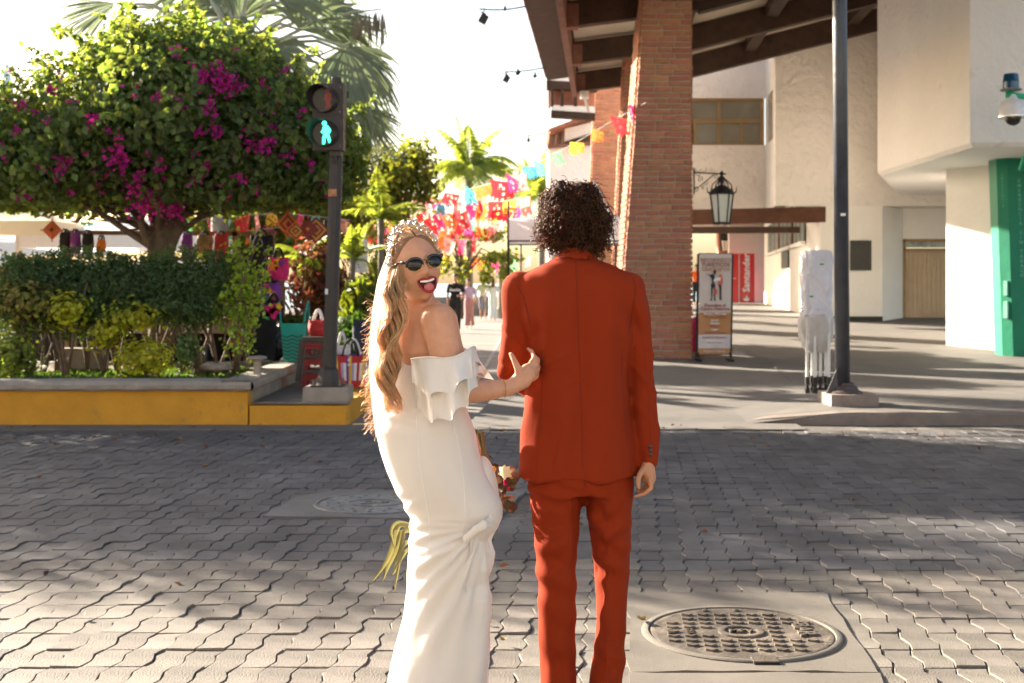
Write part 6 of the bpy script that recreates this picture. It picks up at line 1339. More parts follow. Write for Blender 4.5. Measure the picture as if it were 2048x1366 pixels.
def fold_noise(me, fn):
    """displace every vertex along its normal by fn(position)"""
    co, no = vco(me), vno(me); dsp = np.array([fn(Vector(p)) for p in co]); setco(me, co+no*dsp[:,None])
def px_of(p): return (1024+p.x*F/p.y, HY+(CAMZ-p.z)*F/p.y)
man = thing('person', (.19, DM, 0), 'man in a rust red suit with dark curly hair, seen from behind', 'person')
def adopt(me, name, mat, par, smooth=True): shift(me, ORG[par.name]); return put(me, name, mat, par, smooth, recalc=False)
# body
mb = MB()
mb.ell(P(1150,443,4.08), (.07,.072,.1), 20); mb.caps(P(1152,470,4.075), P(1152,530,4.07), .05, .056, 14)
mb.rings(rings_px([(540,1100,1205,.05),(556,1070,1235,.065),(580,1050,1250,.085),(650,1062,1248,.095),(760,1068,1240,.09),(880,1055,1262,.11),(960,1062,1258,.11)], DM), 28)
chain_px(mb, [(1046,580,4.06,.04),(1034,650,4.06,.03),(1024,738,4.05,.026),(1050,775,4.22,.03),(1080,770,4.34,.024)])
mb.ell(P(1095,768,4.38), (.045,.03,.03), 12)
chain_px(mb, [(1248,582,4.06,.04),(1274,680,4.065,.027),(1286,770,4.06,.024),(1293,860,4.04,.019),(1296,905,4.015,.017),(1296,932,4.0,.02)])
for (xc_, q) in ((1112,0),(1218,1)): chain_px(mb, [(xc_,960,DM,.06),(xc_+2+4*q,1200,DM-.01+.02*q,.033),(xc_-6*q,1470,DM+.01,.026)])
# hand: palm, four fingers, thumb
mb.caps(P(1296,930,4.0), P(1299,956,3.99), .021, .0225, 10); mb.caps(P(1292,934,4.01), P(1292,956,4.0), .016, .018, 10)
for k, (d_, kx, ky, sc_) in enumerate(((3.965,1302,962,1.0),(3.985,1303,960,1.06),(4.005,1301,957,1.0),(4.025,1298,955,.85))):
    a = P(kx-2,ky-4,d_); b = P(kx+1-k,ky+14*sc_,d_); c = P(kx-12-k*2,ky+25*sc_+k*1.5,d_+.004); e = P(kx-31+k*3,ky+31*sc_-k*2.5,d_+.01)
    mb.chain([a,b,c,e], [.0088,.008,.0073,.006], 8)
mb.chain([P(1288,938,3.985), P(1279,950,3.96), P(1276,963,3.955), P(1278,977,3.96)], [.013,.0098,.0088,.0066], 8)
for q in (-1, 1):    # ears hidden in curls
    mb.ell(P(1150+q*50,462,4.04), (.012,.02,.03), 8)
adopt(fuse(mb, .0052, 2), 'body', SKINM, man)
# jacket
mb = MB()
mb.rings(rings_px([(503,1117,1184,.058,.01),(512,1113,1188,.062,.008),(520,1101,1195,.066,.01),(529,1082,1218,.074),(540,1060,1248,.084),(551,1038,1268,.094),(565,1024,1277,.1),(595,1028,1272,.112),(650,1042,1264,.12),(710,1050,1260,.116),(760,1051,1256,.11),(820,1048,1260,.116),(880,1043,1270,.128),(930,1039,1279,.136),(952,1037,1282,.138)], DM, 2.35), 40)
chain_px(mb, [(1042,577,4.05,.062),(1037,620,4.05,.054),(1033,650,4.05,.0465),(1027,700,4.045,.045),(1022,740,4.04,.0475)])
chain_px(mb, [(1022,742,4.04,.047),(1040,762,4.12,.043),(1062,775,4.24,.038)])
chain_px(mb, [(1257,577,4.05,.06),(1267,620,4.055,.054),(1276,680,4.06,.0475),(1283,740,4.06,.0445),(1289,800,4.05,.0415),(1293,860,4.035,.0375),(1296.5,925,4.01,.0275)])
me = fuse(mb, .0066, 5)
def jfold(p):
    x, y = px_of(p); n_ = .0042*fnoise((p.x*7, p.y*6, p.z*3.2))+.0018*fnoise((p.x*21+4, p.y*14, p.z*11))
    # drag lines at the armholes and waist
    n_ += .004*math.sin((x*.45+y)*.075)*math.exp(-((x-1070)/26)**2-((y-690)/70)**2)
    n_ += .003*fnoise((p.x*16, p.y*10, p.z*13))*math.exp(-((x-1025)/34)**2-((y-725)/50)**2)*1.6
    n_ += .0045*math.sin((x*.9-y*.55)*.11)*math.exp(-((x-1272)/24)**2-((y-640)/60)**2)
    n_ += .002*fnoise((p.x*14, p.y*9, p.z*9))*math.exp(-((x-1285)/30)**2-((y-780)/90)**2)*1.4
    n_ += .006*math.sin((x-1165)*.045)*max(0,(y-840)/110)*(1 if p.y < 4.05 else 0)*.6
    if p.y < 4.03:
        n_ += .008*(math.exp(-((x-1098)/34)**2-((y-632)/60)**2)+math.exp(-((x-1218)/34)**2-((y-628)/60)**2))
        n_ += .0035*(1-abs(math.sin((x-1080)*.035+(y-760)*.012)))**2*math.exp(-((y-900)/60)**2)
        n_ += .004*(1-abs(math.sin((y-700)*.05+(x-1155)*.022)))**3*math.exp(-((y-745)/40)**2-((x-1120)/50)**2)
        n_ -= .005*math.exp(-((x-1075)/14)**2-((y-690)/90)**2)+.005*math.exp(-((x-1240)/14)**2-((y-700)/90)**2)
    n_ += .005*(1-abs(math.sin((y-600)*.045-(x-1020)*.05)))**3*(math.exp(-((x-1020)/26)**2-((y-700)/60)**2)+math.exp(-((x-1290)/26)**2-((y-760)/80)**2))
    n_ -= .002*math.exp(-((y-766)/26)**2)*math.cos((x-1155)*.05)
    n_ -= .0045*math.exp(-((x-(1158+ (y-520)*.012))/16)**2)*max(0,min(1,(y-560)/90))*(1 if p.y < 4.0 else 0)
    return n_*2.1
fold_noise(me, jfold); bv_me = me.copy(); adopt(me, 'jacket', SUIT, man)
def bvh(me): return BVHTree.FromPolygons([tuple(v.co) for v in me.vertices], [tuple(p.vertices) for p in me.polygons])
JB = bvh(bv_me)
CAMP = Vector((0,0,CAMZ))
def on_surf(B_, px, py, off=.0005):
    d = (P(px, py, 4)-CAMP).normalized(); h = B_.ray_cast(CAMP, d)
    if h[0] is None: return None
    return h[0]-d*off
def seam(B_, pts, mat, par, name='seam', r_=.0011, off=.0, n=24, close=False):
    out = []
    for i in range(len(pts)-1):
        for k in range(n):
            u = k/n; q = on_surf(B_, pts[i][0]*(1-u)+pts[i+1][0]*u, pts[i][1]*(1-u)+pts[i+1][1]*u, off)
            if q is not None and (not out or (q-out[-1]).length < .05): out.append(q)
    if len(out) > 2: mb = MB(); mb.tube(out, r_, 5); mb.build(name, mat, par)
seam(JB, [(1151,512),(1153,560),(1158,700),(1164,850),(1166,948)], SEAM, man)
seam(JB, [(1031,566),(1046,590),(1055,625),(1060,650)], SEAM, man, r_=.0016); seam(JB, [(1266,556),(1271,575),(1268,600),(1262,640),(1256,668)], SEAM, man, r_=.0016)
seam(JB, [(1085,700),(1083,800),(1076,880),(1073,948)], SEAM, man, r_=.0012); seam(JB, [(1243,700),(1246,800),(1256,880),(1262,948)], SEAM, man, r_=.0009)
seam(JB, [(1276,640),(1288,700),(1297,800),(1301,880),(1299,926)], SEAM, man, r_=.0006); seam(JB, [(1022,560),(1060,541),(1098,524)], SEAM, man, r_=.0007)
seam(JB, [(1118,880),(1110,915),(1106,948)], SEAM, man, r_=.0006)
def flap(B_, poly, th, mat, par, name):
    pts = [on_surf(B_, x, y, th) for x, y in poly]; bk = [on_surf(B_, x, y, -.004) for x, y in poly]; n = len(poly)
    if None in pts: return
    MB().add(pts+bk, [tuple(range(n))]+[(i, (i+1)%n, n+(i+1)%n, n+i) for i in range(n)]).build(name, mat, par)
flap(JB, [(1048,806),(1060,803),(1060,826),(1050,829)], .004, SUIT, man, 'pocket_flap')
# side vents: overlapping back edge
for (xa_, xb_) in ((1073,1104),(1262,1236)):
    g_ = MB(); g_.grid(lambda u, v: on_surf(JB, xa_+(xb_-xa_)*u + (3 if xa_ < 1100 else -6)*(1-v), 870+80*v, .0028*(1-u)*min(1,v*3)) or P(xa_,900,3.93), 6, 12); g_.build('vent_panel', SUIT, man, smooth=True)
# collar band
mb = MB()
def collar(u, v):
    a = PI*(1.06+.88*u) if False else PI*(.02+.96*u)+PI; c = P(1152, 520-23*v, 4.055); rx, ry = .066-.012*v, .066-.006*v
    return c+Vector((math.cos(a)*rx*(1+.06*(1-v)), math.sin(a)*ry*(1.05), .004*math.sin(a*2)+.012*abs(math.cos(a))*(1-v)-.012*abs(math.cos(a))**2))
mb.grid(collar, 28, 6)
def collar2(u, v): p = collar(u, v); c = P(1152, 510, 4.055); d = Vector((p.x-c.x, p.y-c.y, 0)); return p-d*.09
mb.grid(collar2, 28, 6)
for i in range(28): a, b = collar(i/28,1), collar((i+1)/28,1); c_, d_ = collar2((i+1)/28,1), collar2(i/28,1); mb.add([a+Vector((0,0,.0)), b, c_, d_], [(0,1,2,3)])
mb.build('collar', SUIT, man, smooth=True)
mb = MB(); mb.tube([collar(i/28,.04)+Vector((0,-.003,0)) for i in range(29)], .0012, 5); mb.build('collar_seam', SEAM, man)
# cuffs and buttons
BTN = M('dark_button', (.03,.022,.015), rough=.3, bump=0, spec=.6)
for y_ in (893,901,909):
    q = on_surf(JB, 1300.5+(y_-893)*.05, y_, .002); mb = MB(); mb.ell(q, (.0068,.003,.0068), 10); mb.build('button', BTN, man, smooth=True)
seam(JB, [(1284,931),(1298,934),(1311,929)], SEAM, man, r_=.0014)
# trousers
mb = MB()
mb.rings(rings_px([(880,1062,1262,.115),(930,1056,1266,.125),(965,1055,1268,.125),(985,1057,1266,.115)], DM), 30)
def leg(rows, n=26):
    vs = []
    for (py, a, b, ry, dy) in rows: c = P((a+b)/2, py, DM+dy); vs.append((c, (b-a)/2*DM/F, ry, 2.0))
    mb.rings(vs, n)
leg([(945,1056,1166,.1,0),(985,1057,1167,.1,0),(1020,1062,1163,.095,0),(1060,1067,1159,.09,-.005),(1110,1071,1155,.083,-.01),(1170,1075,1153,.078,-.01),(1240,1077,1152,.076,0),(1310,1079,1151,.076,.01),(1380,1080,1150,.08,.02),(1480,1079,1152,.085,.03)])
leg([(945,1168,1268,.1,0),(985,1171,1266,.1,0),(1020,1173,1264,.095,.01),(1060,1177,1262,.09,.02),(1110,1184,1260,.084,.03),(1170,1190,1256,.078,.03),(1240,1192,1254,.075,.02),(1310,1187,1250,.075,.0),(1380,1179,1243,.08,-.02),(1480,1172,1240,.085,-.03)])
me = fuse(mb, .0066, 4)
def tfold(p):
    x, y = px_of(p); k = 1 if p.y < 4.06 else 0
    n_ = .004*fnoise((p.x*6, p.y*6, p.z*5))+.002*fnoise((p.x*18+4, p.y*14, p.z*12))
    for (cx, cy, sl, sx_, sy_, am, wl) in ((1100,985,.35,50,26,.004,.16),(1215,1120,.45,40,46,.0045,.12),(1110,1150,.4,45,60,.0045,.1),(1115,1080,-.35,40,60,.003,.09),(1222,1060,-.5,36,40,.004,.12),(1220,1300,.6,40,50,.003,.09),(1120,1290,.3,36,60,.0025,.08),(1195,1040,.9,22,60,.004,.11)):
        n_ += 1.5*am*math.sin(((y-cy)-(x-cx)*sl)*wl+1)*math.exp(-((x-cx)/sx_)**2-((y-cy)/sy_)**2)*k
    if y > 985: n_ += k*.0045*(math.exp(-((x-(1139-.004*(y-985)))/6)**2)+math.exp(-((x-(1214+.004*(y-985)))/6)**2))
    return n_*1.7
fold_noise(me, tfold); TB = bvh(me); adopt(me, 'trousers', SUIT, man)
seam(TB, [(1170,975),(1168,955)], SEAM, man, r_=.0014); seam(TB, [(1137,1010),(1137,1160),(1136,1360)], SEAM, man, r_=.0004); seam(TB, [(1213,990),(1216,1160),(1219,1360)], SEAM, man, r_=.0004)
for (xc_, d_) in ((1116,4.08),(1207,4.02)):
    c = P(xc_,1510,d_); mb = MB(); mb.ell((c.x,c.y,.05), (.045,.06,.05), 14); mb.ell((c.x,c.y+.12,.038), (.042,.09,.038), 14); mb.box((c.x,c.y-.01,.012), (.07,.07,.024)); adopt(fuse(mb,.008,2), 'shoe', M('shoe_brown',(.08,.03,.015),rough=.35,bump=0), man)
# curly hair
R = random.Random(41)
lobes = [((1146,432),(66,.115,62)),((1108,445),(36,.09,46)),((1192,448),(30,.09,48)),((1165,400),(42,.09,40)),((1125,400),(40,.09,38)),((1122,470),(32,.07,24)),((1186,480),(30,.07,22)),((1150,476),(46,.1,26)),((1096,456),(20,.08,30))]
mb = MB()
for (a, b), (rx, ry, rz) in lobes: mb.ell(P(a,b,4.06), (rx*.79*4.06/F, ry*.84, rz*.86*4.06/F), 18)
me = fuse(mb, .009, 2)
fold_noise(me, lambda p: .016*noise.noise(p*24)+.009*noise.noise(p*55)); HB = bvh(me); hv, hn = vco(me).copy(), vno(me).copy()
adopt(me, 'hair', HAIRK, man, True)
mb = MB(); NR = np.random.RandomState(3)
for k in range(2300):
    i = NR.randint(len(hv)); p = Vector(hv[i]); n_ = Vector(hn[i]); 
    d = (n_*R.uniform(.25,1.0)+Vector((R.uniform(-1,1), R.uniform(-.5,.5), -R.uniform(.1,1.0)))).normalized(); cr = R.uniform(.005,.0105); L = R.uniform(.02,.05); tn = R.uniform(1.2,2.6); ph = R.uniform(0,6.28)
    a = d.orthogonal().normalized(); b = d.cross(a); m_ = 11; pts = []
    for q in range(m_): s = q/(m_-1); an = ph+tn*2*PI*s; pts.append(p-n_*.005+d*(L*s)+(a*math.cos(an)+b*math.sin(an))*cr*(.4+.6*s)+Vector((0,0,-.01*s*s)))
    r0 = R.uniform(.0011,.0024) if k % 5 else .0005
    mb.tube(pts, [r0*(1-.5*q/m_) for q in range(m_)], 3, cap=False)
mb.build('curls', HAIRM, man, smooth=True, recalc=False)['kind'] = 'stuff'

# ---------------------------------------------------------------- bride
DBR = 3.92
bride = thing('person', (-.2, DBR, 0), 'laughing woman in a white off-shoulder wedding dress and sunglasses looking back over her shoulder', 'person')
bride['label'] = 'laughing woman in a white off-shoulder dress and sunglasses looking back over her shoulder'
u_ = Vector((-.21, .03, .977)).normalized(); f_ = Vector((.41, -.91, 0)); f_ = (f_-u_*f_.dot(u_)).normalized(); r_ax = u_.cross(f_).normalized()
HC = P(828, 534, 3.88); HR = Matrix((r_ax, f_, u_)).transposed()
def H(x, y, z): return HC + HR @ Vector((x, y, z))
def headpt(dv, grow=0.0, plain=False):
    a, b, c = dv; x, y, z = a*.0765, b*.094, c*.116
    t_ = max(0, -c)
    x *= 1-.24*t_**1.8; 
    if b < 0: y *= (1.0 if c > -.3 else max(.55, 1-.9*(-c-.3)))
    else: y *= 1+.06*t_-.02*max(0,c)
    if plain: return Vector((x, y, z))*(1+grow)
    if b > 0:
        g_ = lambda cx, cz, sx, sz: math.exp(-((x-cx)/sx)**2-((z-cz)/sz)**2)
        y += .0215*g_(0,-.026,.0115,.013)+.011*g_(0,-.008,.008,.024)+.004*(g_(-.012,-.031,.006,.006)+g_(.012,-.031,.006,.006))
        y += .0075*(g_(-.036,-.026,.019,.016)+g_(.036,-.026,.019,.016)) - .007*(g_(-.03,.006,.016,.012)+g_(.03,.006,.016,.012)) + .003*g_(0,.03,.05,.014)
        y += .009*g_(0,-.108,.018,.014) - .005*g_(0,-.094,.02,.006)
        y -= .016*g_(0,-.066,.019,.0155)
        y -= .003*(g_(-.031,-.055,.004,.02)+g_(.031,-.055,.004,.02))
    return Vector((x, y, z))*(1+grow)
def headmesh(mb, fn, nu=84, nv=64):
    vs, fs = [], []
    for i in range(nv+1):
        th = PI*i/nv
        for k in range(nu): a = 2*PI*k/nu; q = fn((math.sin(th)*math.cos(a), math.sin(th)*math.sin(a), -math.cos(th))); vs.append(HC+HR@q)
    fs = [(i*nu+k, i*nu+(k+1)%nu, (i+1)*nu+(k+1)%nu, (i+1)*nu+k) for i in range(nv) for k in range(nu)]
    mb.add(vs, fs)
mb = MB(); headmesh(mb, headpt)
mb.caps(H(0,-.02,-.07), P(842,628,3.93), .05, .056, 14)
mb.rings(rings_px([(600,815,878,.05),(618,800,893,.07),(640,792,905,.082),(680,788,908,.09),(705,788,900,.09),(730,800,890,.07),(800,805,895,.07),(880,800,910,.08),(960,830,930,.08)], DBR), 28)
chain_px(mb, [(878,643,3.845,.058),(889,690,3.825,.0545),(903,735,3.815,.05),(921,776,3.815,.041)], 18)
chain_px(mb, [(921,778,3.815,.041),(945,783,3.825,.0355),(975,781,3.845,.0325),(1002,777,3.87,.0275),(1022,775,3.885,.0245)], 16)
# right hand holding the sleeve: palm, thumb and four fingers
chain_px(mb, [(1020,775,3.885,.0245),(1034,764,3.895,.0235),(1046,748,3.905,.0215),(1054,738,3.912,.018)], 14)
chain_px(mb, [(1028,773,3.89,.022),(1048,763,3.9,.0225),(1062,746,3.91,.0185)], 14)
for pts in (((1050,740,3.915,.0115),(1062,728,3.92,.0095),(1069,715,3.935,.0085),(1064,703,3.965,.0078),(1056,697,4.0,.0065)),
            ((1060,742,3.915,.0118),(1072,731,3.925,.0095),(1076,720,3.95,.0085),(1070,712,3.985,.0075)),
            ((1064,750,3.915,.0112),(1074,742,3.93,.009),(1077,733,3.955,.008),(1072,727,3.985,.007)),
            ((1064,758,3.918,.0105),(1073,753,3.935,.0082),(1075,746,3.96,.0072),(1071,740,3.985,.0062)),
            ((1040,757,3.893,.0135),(1036,738,3.893,.0118),(1029,722,3.9,.0098),(1022,708,3.912,.0078))):
    chain_px(mb, pts, 10)
# left arm reaching forward to the flowers
chain_px(mb, [(838,645,4.02,.05),(866,730,4.08,.042),(892,810,4.14,.034),(920,870,4.17,.024),(930,885,4.17,.022)], 12)
for k in range(4): chain_px(mb, [(934+k*3,872+k*5,4.15,.01),(950+k*2,872+k*5,4.145,.009),(958+k*2,878+k*5,4.12,.008)], 8)
chain_px(mb, [(865,900,DBR+.02,.085),(890,1100,DBR,.07),(885,1300,DBR,.05),(880,1490,DBR,.035)], 12); chain_px(mb, [(900,900,4.0,.1),(915,1100,4.03,.075),(905,1300,4.05,.05),(905,1490,4.05,.035)], 12)
me = fuse(mb, .0046, 2); SB = bvh(me); adopt(me, 'body', SKIN, bride)
# ears
for q in (-1,1):
    mb = MB(); mb.ell((0,0,0),(1,1,1),16); mb.v = [tuple(H(q*(.0745+.006*v[0]-.004*max(0,v[1])), .008+v[1]*.013*(1+.2*v[2])-.008*v[2]*0, -.018+v[2]*.027)) for v in mb.v]; mb.build('ear', SKIN, bride, smooth=True)
    mb = MB(); mb.tube([H(q*.081, .008+.0095*math.cos(a), -.014+.02*math.sin(a)) for a in [i*PI/10-.6 for i in range(14)]], .0022, 6); mb.build('ear_rim', SKIN, bride, smooth=True)
def face_y(x, z, off=.0):
    o_ = H(x, .2, z); h = SB.ray_cast(o_, -f_)
    return h[0]+f_*off if h[0] is not None else H(x, .09, z)
LIP = M('red_lipstick', (.32,.008,.012), rough=.28, bump=0, spec=.6); TEE = M('teeth', (.82,.76,.66), rough=.25, bump=0); TON = M('tongue', (.5,.13,.12), rough=.35, bump=.1); MOU = M('mouth_dark', (.08,.006,.008), rough=.6, bump=0)
up_l = [(x*1.1,z) for x,z in [(-.027,-.050),(-.018,-.0475),(-.008,-.0475),(0,-.0495),(.008,-.0475),(.018,-.0465),(.027,-.048)]]; lo_l = [(x*1.1,z) for x,z in [(.0275,-.05),(.025,-.065),(.018,-.079),(.008,-.087),(0,-.089),(-.008,-.087),(-.018,-.079),(-.025,-.066),(-.0275,-.052)]]
def lipy(x, z): return H(x, .0985-26*x*x*.42+(.0*z), z)
mb = MB(); mb.tube([lipy(x, z) for x, z in up_l], [.0018,.0033,.004,.0033,.004,.0033,.0018], 8); mb.build('upper_lip', LIP, bride, smooth=True)
mb = MB(); mb.tube([lipy(x, z) for x, z in lo_l], [.0018,.003,.0038,.0046,.005,.0046,.0038,.003,.0018], 8); mb.build('lower_lip', LIP, bride, smooth=True)
mb = MB(); oo = up_l+lo_l[1:-1]; mb.add([lipy(x, z)-f_*.004 for x, z in oo]+[lipy(0,-.066)-f_*.008], [(i, (i+1)%len(oo), len(oo)) for i in range(len(oo))]); mb.build('mouth', MOU, bride)
mb = MB(); mb.grid(lambda u, v: lipy(-.0235+.047*u, -.0495-.0095*v*(1-.45*(2*u-1)**2))-f_*.0005, 16, 3); mb.build('teeth', TEE, bride, smooth=True)
mb = MB(); mb.ell((0,0,0),(1,1,1),18); mb.v = [tuple(lipy(v[0]*.0165, -.0745+v[2]*.0135)+f_*(v[1]*-.005-.001)) for v in mb.v]; mb.build('tongue', TON, bride, smooth=True)
# sunglasses: browline frame, gold rims, dark lenses
GLS = M('dark_lens', (.004,.004,.004), rough=.05, var=0, bump=0, spec=.45); FRM = M('black_acetate', (.012,.01,.01), rough=.18, var=.2, bump=0, spec=.7); GOLD = M('gold', (.75,.42,.13), rough=.25, metal=1, bump=0)
def lens_pt(q, a, k=1.0):
    # rounded lens outline, flatter on top
    cx = q*.0325; rx, rz = .0245*k, .0205*k; x = cx+rx*math.cos(a); z = .001+rz*math.sin(a)*(1 if math.sin(a) < 0 else .82); return x, z
def gpt(x, z, o=0): return H(x, .104-3.2*x*x+o, z)
for q in (-1,1):
    mb = MB(); n = 28; ring = [gpt(*lens_pt(q, 2*PI*i/n)) for i in range(n)]; cen = gpt(q*.0325, .001, .004); mid = [gpt(*lens_pt(q, 2*PI*i/n, .55), .003) for i in range(n)]
    mb.add(ring+mid+[cen], [(i, (i+1)%n, n+(i+1)%n, n+i) for i in range(n)]+[(n+i, n+(i+1)%n, 2*n) for i in range(n)]); mb.build('lens', GLS, bride, smooth=True)
    mb = MB(); mb.tube([gpt(*lens_pt(q, a), .0012) for a in [PI*1.0+PI*i/16 for i in range(17)]], .0013, 6); mb.build('gold_rim', GOLD, bride, smooth=True)
    mb = MB(); top = [gpt(*lens_pt(q, a, 1.04), .0018) for a in [-.25+(PI+.5)*i/18 for i in range(19)]]; 
    mb.tube(top, [.0026+.0022*math.sin(PI*i/18) for i in range(19)], 8); ex = gpt(q*.0575,.012,-.001); ex2 = gpt(q*.068,.0155,-.006); mb.tube([gpt(q*.05,.012), ex, ex2], [.0052,.0058,.005], 8); mb.build('brow_frame', FRM, bride, smooth=True)
    mb = MB(); mb.tube([ex2, H(q*.0765,.06,.014), H(q*.0805,.02,.008), H(q*.08,-.012,-.004)], [(.0022,.0046)]*4, 8, up=(0,0,1)); mb.build('temple_arm', FRM, bride, smooth=True)
    mb = MB(); mb.ell(gpt(q*.059,.0135,.005), (.0015,.0015,.0022), 6); mb.build('rivet', GOLD, bride)
mb = MB(); mb.tube([gpt(-.0095,.009,.003), gpt(-.004,.0115,.004), gpt(.004,.0115,.004), gpt(.0095,.009,.003)], .0017, 6); mb.build('bridge', GOLD, bride, smooth=True)
# hair: cap, combed strands, long waves
def cap(dv):
    p = headpt(dv, 0, True); x, y, z = p; hl = .083-13.0*x*x
    k = (z-hl)/.006 if y > .012 else max((z-hl)/.006, (.012-y)/.012 + (0 if z > -.07 else (z+.07)/.02)); k = max(-1, min(1, k))
    part = -.0035*math.exp(-(x/.004)**2)*(1 if z > .05 and y > -.06 else 0)
    return p*(1+.055*k+(-.03 if k < 0 else .0))+p.normalized()*(part + .0012*math.sin(y*260+z*90+x*40)*(k > 0))
mb = MB(); headmesh(mb, cap, 110, 84); mb.build('hair_cap', HCAP, bride, smooth=True)
R = random.Random(13); mb = MB()
for k in range(520):     # combed from the parting back over the sides
    q = -1 if k % 3 else 1; v = R.random(); a0 = R.uniform(.1, 1.0)
    st = Vector((q*.004, .078*math.cos(a0*1.7), .0+.122*math.sin(.85+a0*.8)))
    pts = []
    for i in range(9):
        s = i/8; x = q*(.004+.078*math.sin(s*PI/2)); y = st.y*(1-s)+(-.01-.05*v)*s; zz = st.z*(1-s**1.6)+(-.02-.03*v)*s**1.6; p = Vector((x, y, zz)); 
        e = math.sqrt((p.x/.0775)**2+(p.y/.1)**2+(p.z/.1225)**2); p = p/e*(1.0+R.uniform(0,.012)); pts.append(H(*p))
    mb.tube(pts, R.uniform(.0007,.0013), 4, cap=False)
mb.build('combed_strands', HAIRB, bride, smooth=True, recalc=False)['kind'] = 'stuff'
mb = MB(); fz_ = MB()
path = [(801,515),(795,560),(790,600),(785,650),(778,700),(775,745),(780,790),(790,828)]; wid = [11,16,18,18,18,17,14,7]
for k in range(950):
    ox, oy = R.uniform(-1,1), R.uniform(-1,1); ph = R.uniform(0,6.28); fr_ = R.uniform(2.4,3.4); end = R.uniform(.62,1.0); lock = int((ox+1)*2.4); lph = lock*1.3+oy*.9+ph*.12; pts = []; n = 34; thin = k % 8 == 0
    for i in range(n):
        s = i/(n-1)*end*(len(path)-1); j_ = min(int(s), len(path)-2); q = s-j_; px = path[j_][0]*(1-q)+path[j_+1][0]*q; py = path[j_][1]*(1-q)+path[j_+1][1]*q; w__ = wid[j_]*(1-q)+wid[j_+1]*q
        g_ = min(1, s/2); wav = 8.5*g_*math.sin(lph+s*1.05*PI)+(4 if thin else 1.6)*g_*math.sin(ph+s*3.1)
        pts.append(P(px+ox*w__*(1.25 if thin else 1)+wav, py, 3.80+.028*oy+.012*math.cos(lph+s*1.5)+(.045*max(0,1-s/1.6))))
    (fz_ if thin else mb).tube(pts, [(.00065 if thin else R.uniform(.0006,.0013))*(1-.55*(i/n)**2) for i in range(n)], 3 if thin else 4, cap=False)
mb.build('long_hair', HAIRB, bride, smooth=True, recalc=False)['kind'] = 'stuff'
for k in range(260):      # flyaway frizz caught by the sun on her left
    y0 = R.uniform(600,860); x0 = 752+R.uniform(-8,12)-6*math.sin((y0-600)/260*PI); p = P(x0, y0, 3.82+R.uniform(-.02,.05)); d = Vector((-R.uniform(.3,1), R.uniform(-.3,.3), R.uniform(-1,.6))).normalized(); pts = []
    for i in range(8): pts.append(p.copy()); p = p+d*.0055; d = (d+Vector((R.uniform(-.4,.4),R.uniform(-.3,.3),R.uniform(-.5,.3)))).normalized()
    fz_.tube(pts, .00045, 3, cap=False)
fz_.build('loose_strands', HAIRB, bride, smooth=True, recalc=False)['kind'] = 'stuff'
# veil
VEIL = bpy.data.materials.new('veil_tulle'); VEIL.use_nodes = True; N = VEIL.node_tree.nodes; L = VEIL.node_tree.links
N.remove(N['Principled BSDF']); df = N.new('ShaderNodeBsdfDiffuse'); df.inputs[0].default_value = (.85,.84,.82,1); tl = N.new('ShaderNodeBsdfTranslucent'); tl.inputs[0].default_value = (.9,.88,.84,1); tp = N.new('ShaderNodeBsdfTransparent')
m1 = N.new('ShaderNodeMixShader'); m1.inputs[0].default_value = .6; m2 = N.new('ShaderNodeMixShader'); m2.inputs[0].default_value = .68; L.new(df.outputs[0], m1.inputs[1]); L.new(tl.outputs[0], m1.inputs[2]); L.new(tp.outputs[0], m2.inputs[1]); L.new(m1.outputs[0], m2.inputs[2]); L.new(m2.outputs[0], N['Material Output'].inputs[0])
def interp(tab, y):
    for (a, *va), (b, *vb) in zip(tab, tab[1:]):
        if y <= b: q = (y-a)/(b-a); return [m*(1-q)+n_*q for m, n_ in zip(va, vb)]
    return list(tab[-1][1:])
vt = [(488,786,806),(520,769,806),(560,755,806),(620,744,806),(700,737,806),(780,741,808),(860,751,810),(1000,790,830)]
for ly in range(2):
    mb = MB()
    def vf(u, v):
        y = 488+(930-60*ly-488)*v; a, b = interp(vt, y); x = a+(b-a)*u+2*math.sin(u*16+ly*2+v*2)*v; dd_ = 3.895+.03*ly-.02*math.sin(u*PI)+.012*math.sin(u*22+ly+v*3)*min(1,v*2)+.03*v*(1-u)
        return P(x, y, dd_)
    mb.grid(vf, 40, 50); mb.build('veil', VEIL, bride, smooth=True, recalc=False)
